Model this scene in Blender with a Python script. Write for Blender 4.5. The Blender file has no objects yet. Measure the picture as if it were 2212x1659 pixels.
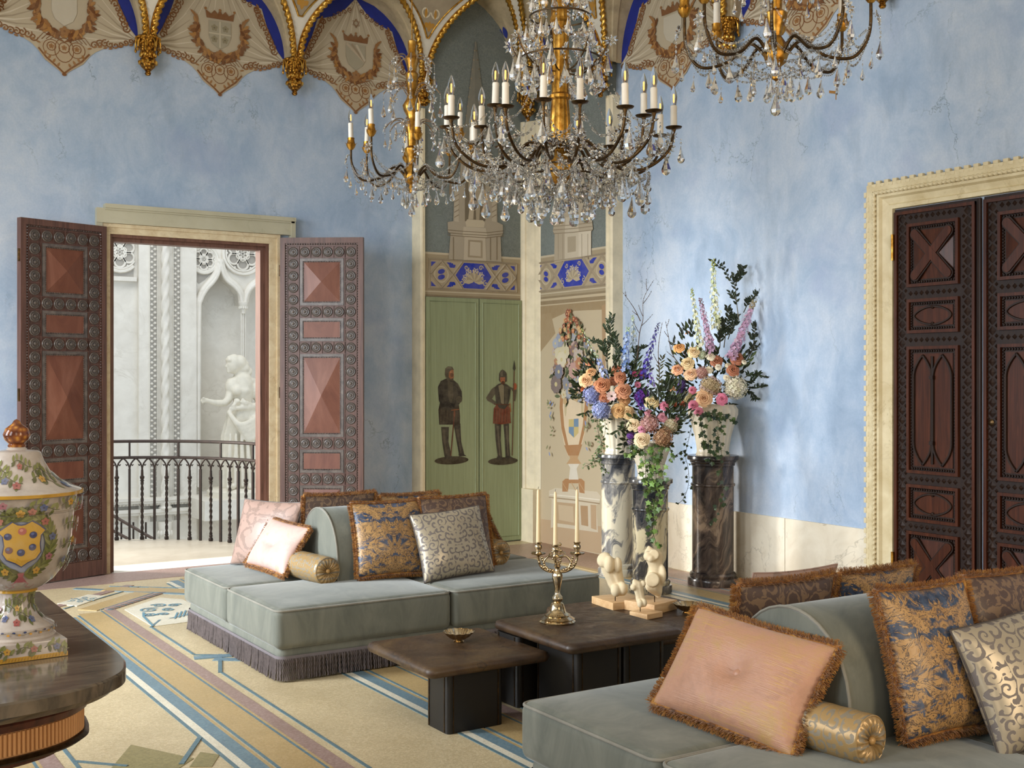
import bpy, math, random
from mathutils import Matrix, Vector, Euler
PI = math.pi
sin, cos, rad = math.sin, math.cos, math.radians
rnd = random.Random(7)
SC = bpy.context.scene
COL = SC.collection

# ------------------------------------------------------------------ camera, light, exposure
YAW = rad(32.35); FOC = 2550.0; CX = 1106.0; HZ = 815.0; EYE = 1.65
cam_d = bpy.data.cameras.new('camera'); cam = bpy.data.objects.new('camera', cam_d); COL.objects.link(cam)
cam.location = (0, 0, EYE); cam.rotation_euler = (PI/2, 0, -YAW)
cam_d.sensor_fit = 'HORIZONTAL'; cam_d.sensor_width = 36.0; cam_d.lens = 36.0*FOC/2212.0
cam_d.shift_y = -(829.5-HZ)/2212.0; cam_d.shift_x = 0.0
cam_d.clip_start = 0.05; cam_d.clip_end = 80
SC.camera = cam
vs_ = SC.view_settings
vs_.view_transform = 'Standard'; vs_.look = 'None'; vs_.gamma = 1.0; vs_.exposure = 0.12
vs_.use_curve_mapping = False
SC.cycles.max_bounces = 9; SC.cycles.diffuse_bounces = 4; SC.cycles.glossy_bounces = 4
SC.cycles.transmission_bounces = 8; SC.cycles.transparent_max_bounces = 12
SC.cycles.caustics_reflective = False; SC.cycles.caustics_refractive = False
SC.cycles.sample_clamp_indirect = 6.0
world = bpy.data.worlds.new('world'); SC.world = world; world.use_nodes = True
world.node_tree.nodes['Background'].inputs[0].default_value = (0.80, 0.90, 1.0, 1)
world.node_tree.nodes['Background'].inputs[1].default_value = 0.6

def area(name, loc, target, sx, sy, power, col):
    d = bpy.data.lights.new(name, 'AREA'); d.shape = 'RECTANGLE'; d.size = sx; d.size_y = sy
    d.energy = power; d.color = col
    o = bpy.data.objects.new(name, d); COL.objects.link(o); o.location = loc
    o.rotation_euler = (Vector(target)-Vector(loc)).to_track_quat('-Z', 'Y').to_euler()
    return o
# tall windows in the left wall, two warm fills added behind the camera, the stairwell skylight and an added stairwell lamp
for wy, wp_ in ((1.6, 110), (4.6, 190)):
    area('daylight_window_side', (-3.15, wy, 2.75), (3.0, wy, 1.9), 1.5, 3.2, wp_, (0.92, 0.955, 1.0))
area('daylight_window_side', (-3.15, 7.6, 2.75), (1.9, 7.7, 0.0), 1.5, 3.2, 205, (0.88, 0.94, 1.0)).data.spread = rad(85)
for wx, wp_ in ((-0.6, 45), (3.4, 110)):
    area('warm_fill_behind', (wx, -1.9, 2.6), (wx+0.2, 4.5, 0.6), 1.5, 3.0, wp_, (1.0, 0.78, 0.52))  # warm fill lamps added behind the camera to warm the sofas
area('stairwell_skylight', (2.8, 13.4, 8.2), (2.8, 13.6, 0), 6.0, 4.0, 290, (1.0, 0.985, 0.96))
area('added_stairwell_lamp', (-1.15, 13.9, 2.7), (6.4, 7.1, 1.2), 1.2, 2.3, 370, (1.0, 0.95, 0.88)).data.spread = rad(115)  # added lamp, aimed through the door to throw the flower shadow

# ------------------------------------------------------------------ projection of photo points on real planes
_F = Vector((sin(YAW), cos(YAW), 0)); _R = Vector((cos(YAW), -sin(YAW), 0)); _U = Vector((0, 0, 1)); _C = Vector((0, 0, EYE))
def _ray(x, y): return _F + _R*((x-CX)/FOC) - _U*((y-HZ)/FOC)
def on_z(x, y, z=0.0):
    r = _ray(x, y); return _C + r*((z-EYE)/r.z)
def on_y(x, y, Y):
    r = _ray(x, y); return _C + r*(Y/r.y)
def on_x(x, y, X):
    r = _ray(x, y); return _C + r*(X/r.x)
def at_d(x, y, d): return _C + _ray(x, y)*d

# ------------------------------------------------------------------ colours
def lin(h):
    if not isinstance(h, str): return tuple(h)[:3]
    h = h.lstrip('#'); o = []
    for i in (0, 2, 4):
        c = int(h[i:i+2], 16)/255.0
        o.append(c/12.92 if c <= 0.04045 else ((c+0.055)/1.055)**2.4)
    return tuple(o)
def jit(h, a=0.12):
    c = lin(h); k = 1+rnd.uniform(-a, a)
    return tuple(max(0, min(1, v*k*(1+rnd.uniform(-a, a)*0.4))) for v in c)

# ------------------------------------------------------------------ materials
class NT:
    def __init__(s, name, rough=0.5, metal=0.0, spec=0.5):
        s.m = bpy.data.materials.new(name); s.m.use_nodes = True
        s.nt = s.m.node_tree; s.b = s.nt.nodes['Principled BSDF']
        s.b.inputs['Roughness'].default_value = rough; s.b.inputs['Metallic'].default_value = metal
        s.b.inputs['Specular IOR Level'].default_value = spec
        s._tc = None
    def node(s, t, **kw):
        n = s.nt.nodes.new(t)
        for k, v in kw.items(): setattr(n, k, v)
        return n
    def put(s, sock, v):
        if v is None: return
        if hasattr(v, 'is_output'): s.nt.links.new(v, sock)
        elif isinstance(v, str): sock.default_value = (*lin(v), 1)
        elif isinstance(v, (tuple, list)):
            v = tuple(v)
            if len(v) == 3 and len(sock.default_value) == 4: v = (*v, 1)
            sock.default_value = v
        else: sock.default_value = v
    def tc(s, kind='Object'):
        if s._tc is None: s._tc = s.node('ShaderNodeTexCoord')
        return s._tc.outputs[kind]
    def map(s, v, scale=(1, 1, 1), rot=(0, 0, 0), loc=(0, 0, 0)):
        n = s.node('ShaderNodeMapping'); s.put(n.inputs['Vector'], v)
        n.inputs['Scale'].default_value = scale; n.inputs['Rotation'].default_value = rot; n.inputs['Location'].default_value = loc
        return n.outputs[0]
    def noise(s, v, scale=5, detail=3, rough=0.5, dist=0.0, out='Fac'):
        n = s.node('ShaderNodeTexNoise'); s.put(n.inputs['Vector'], v)
        n.inputs['Scale'].default_value = scale; n.inputs['Detail'].default_value = detail
        n.inputs['Roughness'].default_value = rough; n.inputs['Distortion'].default_value = dist
        return n.outputs[out]
    def voro(s, v, scale=5, feature='F1', out='Distance', rand=1.0):
        n = s.node('ShaderNodeTexVoronoi', feature=feature); s.put(n.inputs['Vector'], v)
        n.inputs['Scale'].default_value = scale; n.inputs['Randomness'].default_value = rand
        return n.outputs[out]
    def wave(s, v, scale=5, dist=0, detail=2, dscale=1, typ='BANDS', dirn='X'):
        n = s.node('ShaderNodeTexWave', wave_type=typ)
        if typ == 'BANDS': n.bands_direction = dirn
        s.put(n.inputs['Vector'], v); n.inputs['Scale'].default_value = scale; n.inputs['Distortion'].default_value = dist
        n.inputs['Detail'].default_value = detail; n.inputs['Detail Scale'].default_value = dscale
        return n.outputs['Fac']
    def ramp(s, f, stops, interp='LINEAR'):
        n = s.node('ShaderNodeValToRGB'); n.color_ramp.interpolation = interp; s.put(n.inputs[0], f)
        e = n.color_ramp.elements
        while len(e) < len(stops): e.new(0.5)
        for i, (p, c) in enumerate(stops):
            e[i].position = p
            e[i].color = (*lin(c), 1) if isinstance(c, (str, tuple)) else (c, c, c, 1)
        return n.outputs[0]
    def mix(s, f, a, b, blend='MIX'):
        n = s.node('ShaderNodeMix', data_type='RGBA', blend_type=blend)
        s.put(n.inputs[0], f); s.put(n.inputs[6], a); s.put(n.inputs[7], b)
        return n.outputs[2]
    def math(s, op, a, b=None, c=None):
        n = s.node('ShaderNodeMath', operation=op); s.put(n.inputs[0], a); s.put(n.inputs[1], b)
        if c is not None: s.put(n.inputs[2], c)
        return n.outputs[0]
    def vmath(s, op, a, b=None):
        n = s.node('ShaderNodeVectorMath', operation=op); s.put(n.inputs[0], a); s.put(n.inputs[1], b)
        return n.outputs['Value' if op in ('LENGTH', 'DISTANCE', 'DOT_PRODUCT') else 'Vector']
    def sep(s, v):
        n = s.node('ShaderNodeSeparateXYZ'); s.put(n.inputs[0], v); return n.outputs
    def comb(s, x=0, y=0, z=0):
        n = s.node('ShaderNodeCombineXYZ')
        for i, q in enumerate((x, y, z)): s.put(n.inputs[i], q)
        return n.outputs[0]
    def attr(s, name='Col'):
        n = s.node('ShaderNodeAttribute'); n.attribute_name = name; return n.outputs['Color']
    def col(s, v): s.put(s.b.inputs['Base Color'], v); return s
    def rough(s, v): s.put(s.b.inputs['Roughness'], v); return s
    def bump(s, h, strength=0.3, dist=0.01):
        n = s.node('ShaderNodeBump'); n.inputs['Strength'].default_value = strength; n.inputs['Distance'].default_value = dist
        s.put(n.inputs['Height'], h); s.nt.links.new(n.outputs[0], s.b.inputs['Normal']); return s
    def set(s, **kw):
        for k, v in kw.items(): s.put(s.b.inputs[k.replace('_', ' ')], v)
        return s

MT = {}
def simple(key, name, h, rough=0.5, metal=0.0, var=0.12, scale=6.0, bump=0.0, bscale=40.0, spec=0.5, bd=0.004, aniso=(1, 1, 1)):
    n = NT(name, rough, metal, spec); c = lin(h)
    v = n.map(n.tc(), aniso)
    f = n.noise(v, scale, 4, 0.6)
    lo = tuple(max(0, x*(1-var*2)) for x in c); hi = tuple(min(1, x*(1+var*1.6)) for x in c)
    n.col(n.ramp(f, [(0.25, lo), (0.5, c), (0.75, hi)]))
    if bump: n.bump(n.noise(v, bscale, 3, 0.6), bump, bd)
    MT[key] = n.m
    return n

def make_materials():
    # blue distempered plaster with cloudy wash, thin cracks and scuffs
    def plaster(key, name, off):
        n = NT(name, 0.85, 0, 0.25); v = n.map(n.tc(), loc=(off, 0, 0))
        big = n.noise(v, 0.9, 5, 0.62, 0.4); mid = n.noise(n.map(v, (1, 1, 0.75)), 4.0, 6, 0.7, 0.6); fine = n.noise(v, 60, 3, 0.7)
        f = n.math('ADD', n.math('MULTIPLY', big, 0.55), n.math('MULTIPLY', mid, 0.45))
        c = n.ramp(f, [(0.30, '8aa0ba'), (0.43, 'a3b6cd'), (0.53, 'b6c4d6'), (0.66, 'c9d1dc')])
        vio = n.ramp(n.noise(v, 1.7, 4, 0.6), [(0.56, 0.0), (0.72, 0.55)])
        c = n.mix(vio, c, '97a6c6')
        c = n.mix(n.ramp(fine, [(0.3, 0.0), (0.75, 0.32)]), c, '8da1b8')
        grey = n.ramp(n.noise(n.map(v, (1.8, 1.8, 0.6)), 1.6, 5, 0.6), [(0.57, 0.0), (0.76, 0.5)])
        c = n.mix(grey, c, '7d90a6')
        wv = n.vmath('ADD', n.map(v, (1, 1, 0.42)), n.vmath('MULTIPLY', n.noise(v, 3.0, 5, 0.7, 0, 'Color'), (0.35, 0.35, 0.35)))
        cr = n.voro(wv, 2.6, 'DISTANCE_TO_EDGE')
        crk = n.ramp(cr, [(0.0, .85), (0.006, 0.4), (0.014, 0.0)])
        msk = n.ramp(n.noise(v, 1.1, 3, 0.6), [(0.52, 0.0), (0.63, 0.8)])
        k = n.math('MULTIPLY', crk, msk)
        c = n.mix(k, c, '6d7c86')
        chip = n.ramp(n.noise(n.map(v, (1.6, 1.6, 0.6)), 5.5, 5, 0.75), [(0.735, 0.0), (0.755, 1.0)])
        c = n.mix(chip, c, '9a8f72')
        n.col(c); n.bump(n.math('ADD', n.math('MULTIPLY', fine, 0.5), n.math('MULTIPLY', k, -1.5)), 0.18, 0.004)
        MT[key] = n.m
    plaster('wall', 'blue_plaster', 0.0)
    # marbles
    def marble(key, name, base, vein, dark, scale=1.5, dist=3.0, rough=0.35, stretch=(1, 1, 1), rot=(0, 0, 0), lo=0.46, hi=0.52, vs=.5):
        n = NT(name, rough, 0, 0.5); v = n.map(n.tc(), stretch, rot)
        a = n.noise(v, scale, 6, 0.62, dist); b = n.noise(v, scale*2.7, 5, 0.6, dist*0.6)
        ab = n.math('ABSOLUTE', n.math('SUBTRACT', a, 0.5))
        c = n.mix(n.ramp(b, [(0.35, 0.0), (0.7, 1.0)]), base, vein)
        vv = n.ramp(ab, [(0.0, vs), (0.006, vs*.35), (0.02, 0.0)])
        vv = n.math('MULTIPLY', vv, n.ramp(n.noise(v, scale*.9, 3), [(.42, 0.0), (.6, 1.0)]))
        c = n.mix(vv, c, dark)
        n.col(c); MT[key] = n.m; return n
    marble('dado', 'cream_dado_marble', 'e6ddc9', 'd6cab3', '8f8470', 1.6, 1.4, 0.4, vs=0.9)
    marble('pale_stone', 'cream_carved_stone', 'd9cba6', 'c3b186', '9c8656', 2.2, 0.8, 0.55)
    marble('lintel', 'pale_grey_painted_stone', 'bcb79f', 'b0aa90', '93896c', 1.2, 0.4, 0.5)
    marble('yellow_marble', 'worn_yellow_marble', 'dccdab', 'c6b08a', '8d7048', 5.0, 0.8, 0.4)
    marble('stair_stone', 'white_stairwell_marble', 'eeeae0', 'e0dbd0', 'cbc4b6', 1.4, 1.0, 0.45)
    marble('grey_top', 'grey_veined_marble', '6a5d4d', '3f3931', '262320', 2.4, 2.6, 0.12, (0.5, 3.4, 1.0), (0, 0, 0.3), vs=0.9)
    marble('landing', 'worn_landing_marble', 'c4baa8', 'b5aa97', '9c9180', 1.4, 1.0, 0.4)
    def swirl(key, name, light, mid, dark, sc, thr, rough=0.2):
        n = NT(name, rough, 0, 0.5); v = n.map(n.tc(), (1, 1, 0.55), (0.5, 0.75, 0.2))
        d = n.noise(v, sc*1.3, 3, 0.55, 0.0, 'Color')
        vd = n.vmath('ADD', v, n.vmath('MULTIPLY', d, (0.42, 0.42, 0.42)))
        w = n.noise(n.map(vd, (0.8, 0.8, 3.4)), sc, 7, 0.66, 0.5)
        c = n.ramp(w, [(thr-0.12, dark), (thr-0.03, mid), (thr+0.02, light), (thr+0.14, light), (thr+0.17, mid), (thr+0.22, light)])
        n.col(c); MT[key] = n.m
    swirl('pillar_pale', 'white_and_grey_swirled_marble', 'cfc5ad', '7d7b78', '2c3038', 2.1, 0.505)
    swirl('pillar_mixed', 'black_and_cream_swirled_marble', 'c9bb98', '5b5650', '1d2027', 2.4, 0.52)
    swirl('pillar_dark', 'dark_brown_grey_marble', '8a7764', '574a41', '241f1f', 2.0, 0.56)
    simple('recess_shade', 'painted_recess_shade', 'aea9a0', 0.8, 0, 0.05)  # darker grey, shade of the gaps in white carving put into colour
    # paint and decoration
    n = NT('painted_fresco', 0.8, 0, 0.2); c = n.attr(); v = n.tc()
    c = n.mix(n.ramp(n.noise(v, 9, 5, 0.7), [(0.35, 0.0), (0.8, 0.22)]), c, 'b4a68c'); n.col(c); MT['fresco'] = n.m
    n = NT('glazed_painted_ceramic', 0.12, 0, 0.55); n.col(n.mix(n.ramp(n.noise(n.tc(), 25, 3), [(0.3, 0.0), (0.9, 0.3)]), n.attr(), 'c9b998')); MT['glaze_paint'] = n.m
    n = NT('urn_white_glaze', 0.1, 0, 0.55); n.col(n.ramp(n.noise(n.tc(), 14, 4, 0.6), [(0.3, 'a79b90'), (0.7, 'c4b9ae')])); MT['urn'] = n.m
    n = NT('petals', 0.65, 0, 0.25); n.col(n.attr()); n.set(Subsurface_Weight=0.0); MT['petal'] = n.m
    n = NT('leaves', 0.42, 0, 0.4); n.col(n.attr()); MT['leaf'] = n.m
    simple('plaster_white', 'white_rib_plaster', 'e4ddcd', 0.7, 0, 0.05, 8)
    simple('plaster_beige', 'beige_moulded_plaster', 'b5a586', 0.75, 0, 0.14, 9)
    simple('plaster_panel', 'grey_beige_web_plaster', 'a3947c', 0.8, 0, 0.08, 8)
    simple('fresco_beige', 'beige_fresco_ground', 'ac9a7e', 0.85, 0, 0.16, 5)
    simple('fresco_niche', 'painted_warm_niche_ground', 'cdbd9f', 0.85, 0, 0.12, 3.2)
    simple('pilaster', 'ivory_stone_pilaster', 'ded1b2', 0.6, 0, 0.08, 7, 0.15, 30)
    simple('ultramarine', 'ultramarine_paint', '1a2a86', 0.6, 0, 0.15, 6)
    # grey blue damask painted ground
    n = NT('grey_blue_painted_damask', 0.85, 0, 0.2); v = n.tc(); x, y, z = n.sep(v)
    vv = n.comb(n.math('PINGPONG', n.math('ADD', x, y), 0.19), 0, z)
    d1 = n.noise(vv, 13, 4, 0.6, 1.6)
    c = n.ramp(d1, [(0.40, '70756f'), (0.48, '828680'), (0.52, '6b716d'), (0.62, '7f837c')])
    c = n.mix(n.ramp(n.noise(v, 1.6, 4), [(0.35, 0.0), (0.75, 0.45)]), c, '868f8a'); n.col(c); MT['damask_wall'] = n.m
    n = NT('olive_green_door_paint', 0.5, 0, 0.35); v = n.tc()
    n.col(n.ramp(n.noise(n.map(v, (14, 14, 0.5)), 5, 5, 0.6), [(0.3, '858d69'), (0.55, '8f9773'), (0.8, '98a07c')])); MT['green'] = n.m
    # gilding
    for key, nm, a, b, d_, r in (('gold', 'old_gilding', '6b4312', 'b07d2e', 'dcae58', 0.36), ('gold_bright', 'bright_gilding', '8a5a17', 'c8963c', 'e9c26c', 0.28), ('bronze', 'dark_bronze', '2a2016', '4a3822', '6d5230', 0.38)):
        n = NT(nm, r, 0.9); f = n.noise(n.tc(), 22, 5, 0.65); n.col(n.ramp(f, [(0.3, a), (0.5, b), (0.72, d_)])); n.bump(n.noise(n.tc(), 70, 3), 0.3, 0.002); MT[key] = n.m
    n = NT('carved_gilding', 0.34, 0.9); f = n.voro(n.tc(), 46); n.col(n.ramp(f, [(0.05, 'd9a94f'), (0.4, 'b07a2b'), (0.75, '5b3810')])); n.bump(n.math('MULTIPLY', f, -1.0), 0.9, 0.012); MT['gold_carved'] = n.m
    # woods
    def wood(key, name, a, b, c_, rough=0.4, sc=1.0, grain=(18, 18, 1.0)):
        n = NT(name, rough, 0, 0.28 if 'wood' in name and ('dark_red' in name or 'black' in name) else 0.5); v = n.map(n.tc(), grain)
        f = n.noise(v, 2.2*sc, 6, 0.65, 0.8); n.col(n.ramp(f, [(0.28, a), (0.5, b), (0.75, c_)])); n.bump(f, 0.12, 0.002); MT[key] = n.m
    wood('wood_frame', 'carved_brown_walnut', '402a23', '5f4238', '765346', 0.42)
    wood('wood_panel', 'reddish_walnut_panel', '5c3022', '744634', '875a48', 0.46, 0.8, (3, 3, 1))
    wood('wood_rosette', 'greyed_dark_walnut', '3a332f', '5d544e', '7d726a', 0.3, 2.0, (3, 3, 3))
    wood('wood_black', 'near_black_carved_wood', '180d08', '24140c', '332012', 0.5)
    wood('wood_red', 'dark_red_brown_wood', '2e1309', '43200f', '5a2e1a', 0.36)
    wood('wood_jamb', 'brown_door_lining', '4a3127', '6a483b', '7d5a4a', 0.45)
    wood('oak', 'pale_oak_block', 'c69a6a', 'd9b17f', 'e4c294', 0.5, 1.0, (1.2, 14, 14))
    wood('apron', 'gilded_fluted_wood', 'a87648', 'bd8a58', 'cc9a68', 0.4, 1.0, (2, 2, .5))
    wood('console_wood', 'dark_mahogany', '2c1712', '47251b', '5e3325', 0.3)
    # velvet and fabrics
    def velvet(key, name, a, b):
        n = NT(name, 0.75, 0, 0.2); v = n.tc()
        f = n.noise(n.map(v, (1.2, 1.2, 0.5)), 4.2, 6, 0.68, 1.2); n.col(n.ramp(f, [(0.3, a), (0.7, b)]))
        n.set(Sheen_Weight=0.45, Sheen_Roughness=0.35); n.put(n.b.inputs['Sheen Tint'], (0.85, 0.88, 0.88, 1)); n.bump(n.noise(v, 220, 2), 0.08, 0.001); MT[key] = n.m
    velvet('velvet', 'grey_green_velvet', '5f625a', '7a7b70')
    velvet('velvet_pipe', 'grey_green_piping', '78756b', '8e8b80')
    simple('cord', 'taupe_bullion_cord', '5d5452', 0.8, 0, 0.18, 30, 0.4, 180, 0.2)
    simple('tape', 'mauve_grey_tape', '6d6669', 0.8, 0, 0.06, 30)
    n = NT('burnt_orange_fringe', 0.7, 0, 0.25); n.col(n.ramp(n.noise(n.tc(), 38, 4, 0.7), [(0.3, '54310f'), (0.5, '8a561c'), (0.72, 'b8883a')])); n.set(Sheen_Weight=0.4); MT['fringe'] = n.m
    def sym(n, k=1.0):
        x, y, z = n.sep(n.tc()); return n.comb(n.math('ABSOLUTE', x), 0, n.math('MULTIPLY', z, k)), x, z
    n = NT('pink_silk_with_gold_thread', 0.36, 0, 0.5); v = n.tc(); f = n.noise(v, 7, 5, 0.65, 0.8); st = n.noise(n.map(v, (4, 4, 90)), 3, 3, 0.6)
    c = n.ramp(f, [(0.35, 'a87c62'), (0.5, 'b5866b'), (0.68, 'b08a58')]); c = n.mix(n.math('MULTIPLY', n.ramp(st, [(0.52, 0.0), (0.62, 1.0)]), n.ramp(n.noise(v, 4, 3), [(0.48, 0.0), (0.6, 0.8)])), c, 'bf9850'); n.col(c); n.bump(n.math('ADD', st, n.noise(v, 26, 4, 0.7, 0.8)), 0.4, 0.006); n.set(Sheen_Weight=0.2); MT['pink_silk'] = n.m
    n = NT('pale_pink_silk', 0.5, 0, 0.5); v = n.tc(); f = n.noise(v, 9, 5, 0.6, 0.8); n.col(n.ramp(f, [(0.35, 'bb9c92'), (0.55, 'c7aa9f'), (0.75, 'b99c7c')])); n.bump(n.noise(n.map(v, (6, 6, 60)), 3, 3), 0.2, 0.003); MT['pale_pink'] = n.m
    def damask(key, name, ground, fig, sc=9.0, thr=0.5, third=None, rough=0.4, metal=0.0, seed=0.0):
        n = NT(name, rough, metal, 0.45); s2, x, z = sym(n); s2 = n.map(s2, loc=(seed, 0, seed*0.7))
        d = n.noise(s2, sc*0.7, 2, 0.5, 0, 'Color'); sd = n.vmath('ADD', s2, n.vmath('MULTIPLY', d, (0.16, 0.16, 0.16)))
        pet = n.math('SINE', n.math('MULTIPLY', n.voro(sd, sc, 'F1'), 17.0)); leaf = n.noise(sd, sc*2.2, 5, 0.6, 2.2)
        f = n.math('ADD', n.math('MULTIPLY', pet, 0.16), leaf)
        m = n.ramp(f, [(thr-0.02, 0.0), (thr+0.02, 1.0)])
        g = ground if third is None else n.ramp(n.noise(n.map(s2, (0.5, 1, 2.4)), sc*0.55, 3, 0.6, 0.8), [(0.42, ground), (0.56, third)])
        n.col(n.mix(m, g, fig)); n.bump(n.math('ADD', m, n.noise(n.tc(), 14, 3)), 0.18, 0.006); MT[key] = n.m
    n = NT('blue_and_gold_damask', 0.38, 0, 0.5); s2, x, z = sym(n); d = n.noise(s2, 9, 2, 0.5, 0, 'Color'); sd = n.vmath('ADD', s2, n.vmath('MULTIPLY', d, (0.12, 0.12, 0.12)))
    zone = n.ramp(n.noise(n.map(s2, (1, 1, 1.9), (0, 0, 0), (0.4, 0, 0.2)), 6.5, 4, 0.6, 0.9), [(0.47, 0.0), (0.55, 1.0)])
    fine = n.noise(sd, 34, 4, 0.6, 1.8); lines = n.ramp(n.math('ABSOLUTE', n.math('SUBTRACT', fine, 0.5)), [(0.015, 1.0), (0.04, 0.0)]); leafm = n.ramp(n.noise(sd, 19, 4, 0.62, 1.4), [(0.50, 0.0), (0.53, 1.0)])
    gold = n.mix(lines, n.ramp(n.noise(s2, 16, 3), [(0.3, 'a07a4a'), (0.7, 'b8925f')]), '4b3d35'); blue = n.ramp(n.noise(s2, 30, 3), [(0.35, '252e42'), (0.65, '48556c')])
    n.col(n.mix(n.math('MULTIPLY', zone, n.math('SUBTRACT', 1.0, leafm)), gold, blue)); n.bump(n.math('ADD', leafm, n.noise(n.tc(), 14, 3)), 0.2, 0.006); MT['bluegold'] = n.m
    damask('brown_damask', 'brown_damask', '54423a', '7a624c', 13.0, 0.55, None, 0.45, 0.0, 1.7)
    damask('rose_silk', 'rose_brown_silk', 'a08578', '8a7367', 9.0, 0.56, None, 0.4, 0.0, 3.1)
    def scrollwork(key, name, ground, fig, sc, rough=0.3):
        n = NT(name, rough, 0.25, 0.5); s2, x, z = sym(n)
        nn = n.node('ShaderNodeTexVoronoi', feature='F1'); n.put(nn.inputs['Vector'], s2); nn.inputs['Scale'].default_value = sc; nn.inputs['Randomness'].default_value = 0.7
        loc = n.vmath('SUBTRACT', s2, n.vmath('MULTIPLY', nn.outputs['Position'], (1, 1, 1)))
        lx, ly, lz = n.sep(loc); r = n.vmath('LENGTH', loc); th = n.math('ARCTAN2', lz, lx)
        sp = n.math('SINE', n.math('ADD', th, n.math('MULTIPLY', n.math('POWER', r, 0.6), 13*sc**0.6)))
        m = n.ramp(n.math('ADD', sp, n.math('MULTIPLY', n.math('SUBTRACT', n.noise(s2, sc*3, 4, 0.6, 0.5), 0.5), 1.6)), [(0.42, 0.0), (0.55, 1.0)])
        n.col(n.mix(m, ground, fig)); n.rough(n.ramp(m, [(0.0, 0.3), (1.0, 0.6)])); n.bump(n.math('ADD', n.math('MULTIPLY', m, -0.6), n.noise(n.tc(), 10, 3)), 0.25, 0.006); MT[key] = n.m
    scrollwork('silver_scroll', 'silver_silk_with_grey_scrolls', 'a89c86', '736b66', 21)
    scrollwork('gold_scroll', 'gold_silk_bolster', 'a88a5c', '8c8270', 24.0)
    simple('gold_silk', 'gold_silk', 'b28a52', 0.35, 0.1, 0.15, 20, 0.2, 30)
    simple('dark_pipe', 'dark_silk_piping', '4c443f', 0.5)
    # tables and tableware
    n = NT('brown_slate', 0.34, 0, 0.5); v = n.tc(); f = n.noise(v, 4, 6, 0.66, 0.6); f2 = n.noise(v, 9, 5, 0.7, 1.5)
    c = n.ramp(f, [(0.3, '2a1d12'), (0.5, '44311f'), (0.7, '5a4529')]); c = n.mix(n.ramp(n.voro(n.vmath('ADD', v, n.vmath('MULTIPLY', n.noise(v, 5, 4, 0.6, 0, 'Color'), (0.2, 0.2, 0.2))), 4, 'DISTANCE_TO_EDGE'), [(0.0, 0.7), (0.02, 0.0)]), c, '1f1811')
    n.col(c); n.rough(n.ramp(f2, [(0.3, 0.30), (0.7, 0.6)])); n.bump(n.math('ADD', f2, f), 0.35, 0.008); MT['slate'] = n.m
    simple('black_leg', 'black_lacquered_panel', '15110d', 0.45, 0, 0.15, 8)
    n = NT('tarnished_silver', 0.16, 1.0); f = n.noise(n.tc(), 16, 5, 0.65); n.col(n.ramp(f, [(0.3, '8d7350'), (0.5, 'c9b48e'), (0.7, 'e2d8c4')])); n.bump(n.noise(n.tc(), 45, 4), 0.3, 0.004); MT['silver'] = n.m
    simple('wax', 'ivory_wax', 'e6cfa4', 0.5, 0, 0.03, 4)
    simple('candle_sleeve', 'ivory_candle_sleeve', 'e9dfcd', 0.5, 0, 0.04, 10)
    simple('black', 'black_wick', '171310', 0.7)
    simple('ceramic', 'cream_fluted_ceramic', 'd8cdb5', 0.28, 0, 0.06, 8)
    simple('torso', 'cream_plaster_cast', 'e0cda8', 0.75, 0, 0.07, 12, 0.2, 60)
    simple('statue', 'white_statuary_marble', 'e9e3d3', 0.6, 0, 0.05, 10, 0.15, 50)
    simple('iron', 'dark_wrought_iron', '33261f', 0.5, 0.3, 0.2, 20)
    simple('stem', 'brown_twig', '3b2d22', 0.7, 0, 0.2, 20)
    simple('cardboard', 'brown_card_tag', '9a7440', 0.8)
    n = NT('chandelier_crystal', 0.02, 0, 0.5); n.col('f4f2ec'); n.b.inputs['IOR'].default_value = 1.52; n.b.inputs['Transmission Weight'].default_value = 0.92; n.rough(n.ramp(n.noise(n.tc(), 30, 2), [(0.3, 0.01), (0.8, 0.06)])); MT['crystal'] = n.m
    n = NT('clear_bulb_glass', 0.02, 0, 0.4); n.col('ffffff'); n.b.inputs['IOR'].default_value = 1.12; n.b.inputs['Transmission Weight'].default_value = 1.0; MT['bulb'] = n.m
    n = NT('amber_filament', 0.4); n.col(n.ramp(n.noise(n.tc(), 50, 2), [(0.3, 'd98a2a'), (0.7, 'ffbe55')])); n.put(n.b.inputs['Emission Color'], (1.0, 0.55, 0.16, 1)); n.b.inputs['Emission Strength'].default_value = 1.6; MT['filament'] = n.m
    # floors
    def mosaic(key, name, a, b, tess=110.0, rough=0.4, dirt='8d7c58'):
        n = NT(name, rough, 0, 0.5); v = n.tc(); cellc = n.voro(v, tess, 'F1', 'Color'); e = n.voro(v, tess, 'DISTANCE_TO_EDGE')
        c = n.mix(n.sep(cellc)[0], a, b); c = n.mix(n.ramp(n.noise(v, 2.4, 4, 0.6), [(0.4, 0.0), (0.8, 0.35)]), c, dirt)
        c = n.mix(n.ramp(e, [(0.0, 0.4), (0.08, 0.0)]), c, '7d7058'); n.col(c); n.bump(n.ramp(e, [(0.0, 0.0), (0.1, 1.0)]), 0.15, 0.002); MT[key] = n.m
    mosaic('m_cream', 'cream_mosaic', 'd3c19c', 'bca882')
    mosaic('m_gold', 'ochre_mosaic', 'ad9160', 'bda273')
    mosaic('m_blue', 'blue_grey_mosaic', '5a7786', '748d98', 110, 0.4, '55645f')
    mosaic('m_teal', 'teal_line_mosaic', '4a6a77', '64828d', 110, 0.4, '55645f')
    mosaic('m_violet', 'mauve_mosaic', '8c7068', 'a58c84', 110, 0.4, '7c6a5a')
    mosaic('m_white', 'white_mosaic', 'e6dfcb', 'd6cdb6')
    mosaic('m_olive', 'olive_mosaic', '7d7448', '968a5b')
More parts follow.
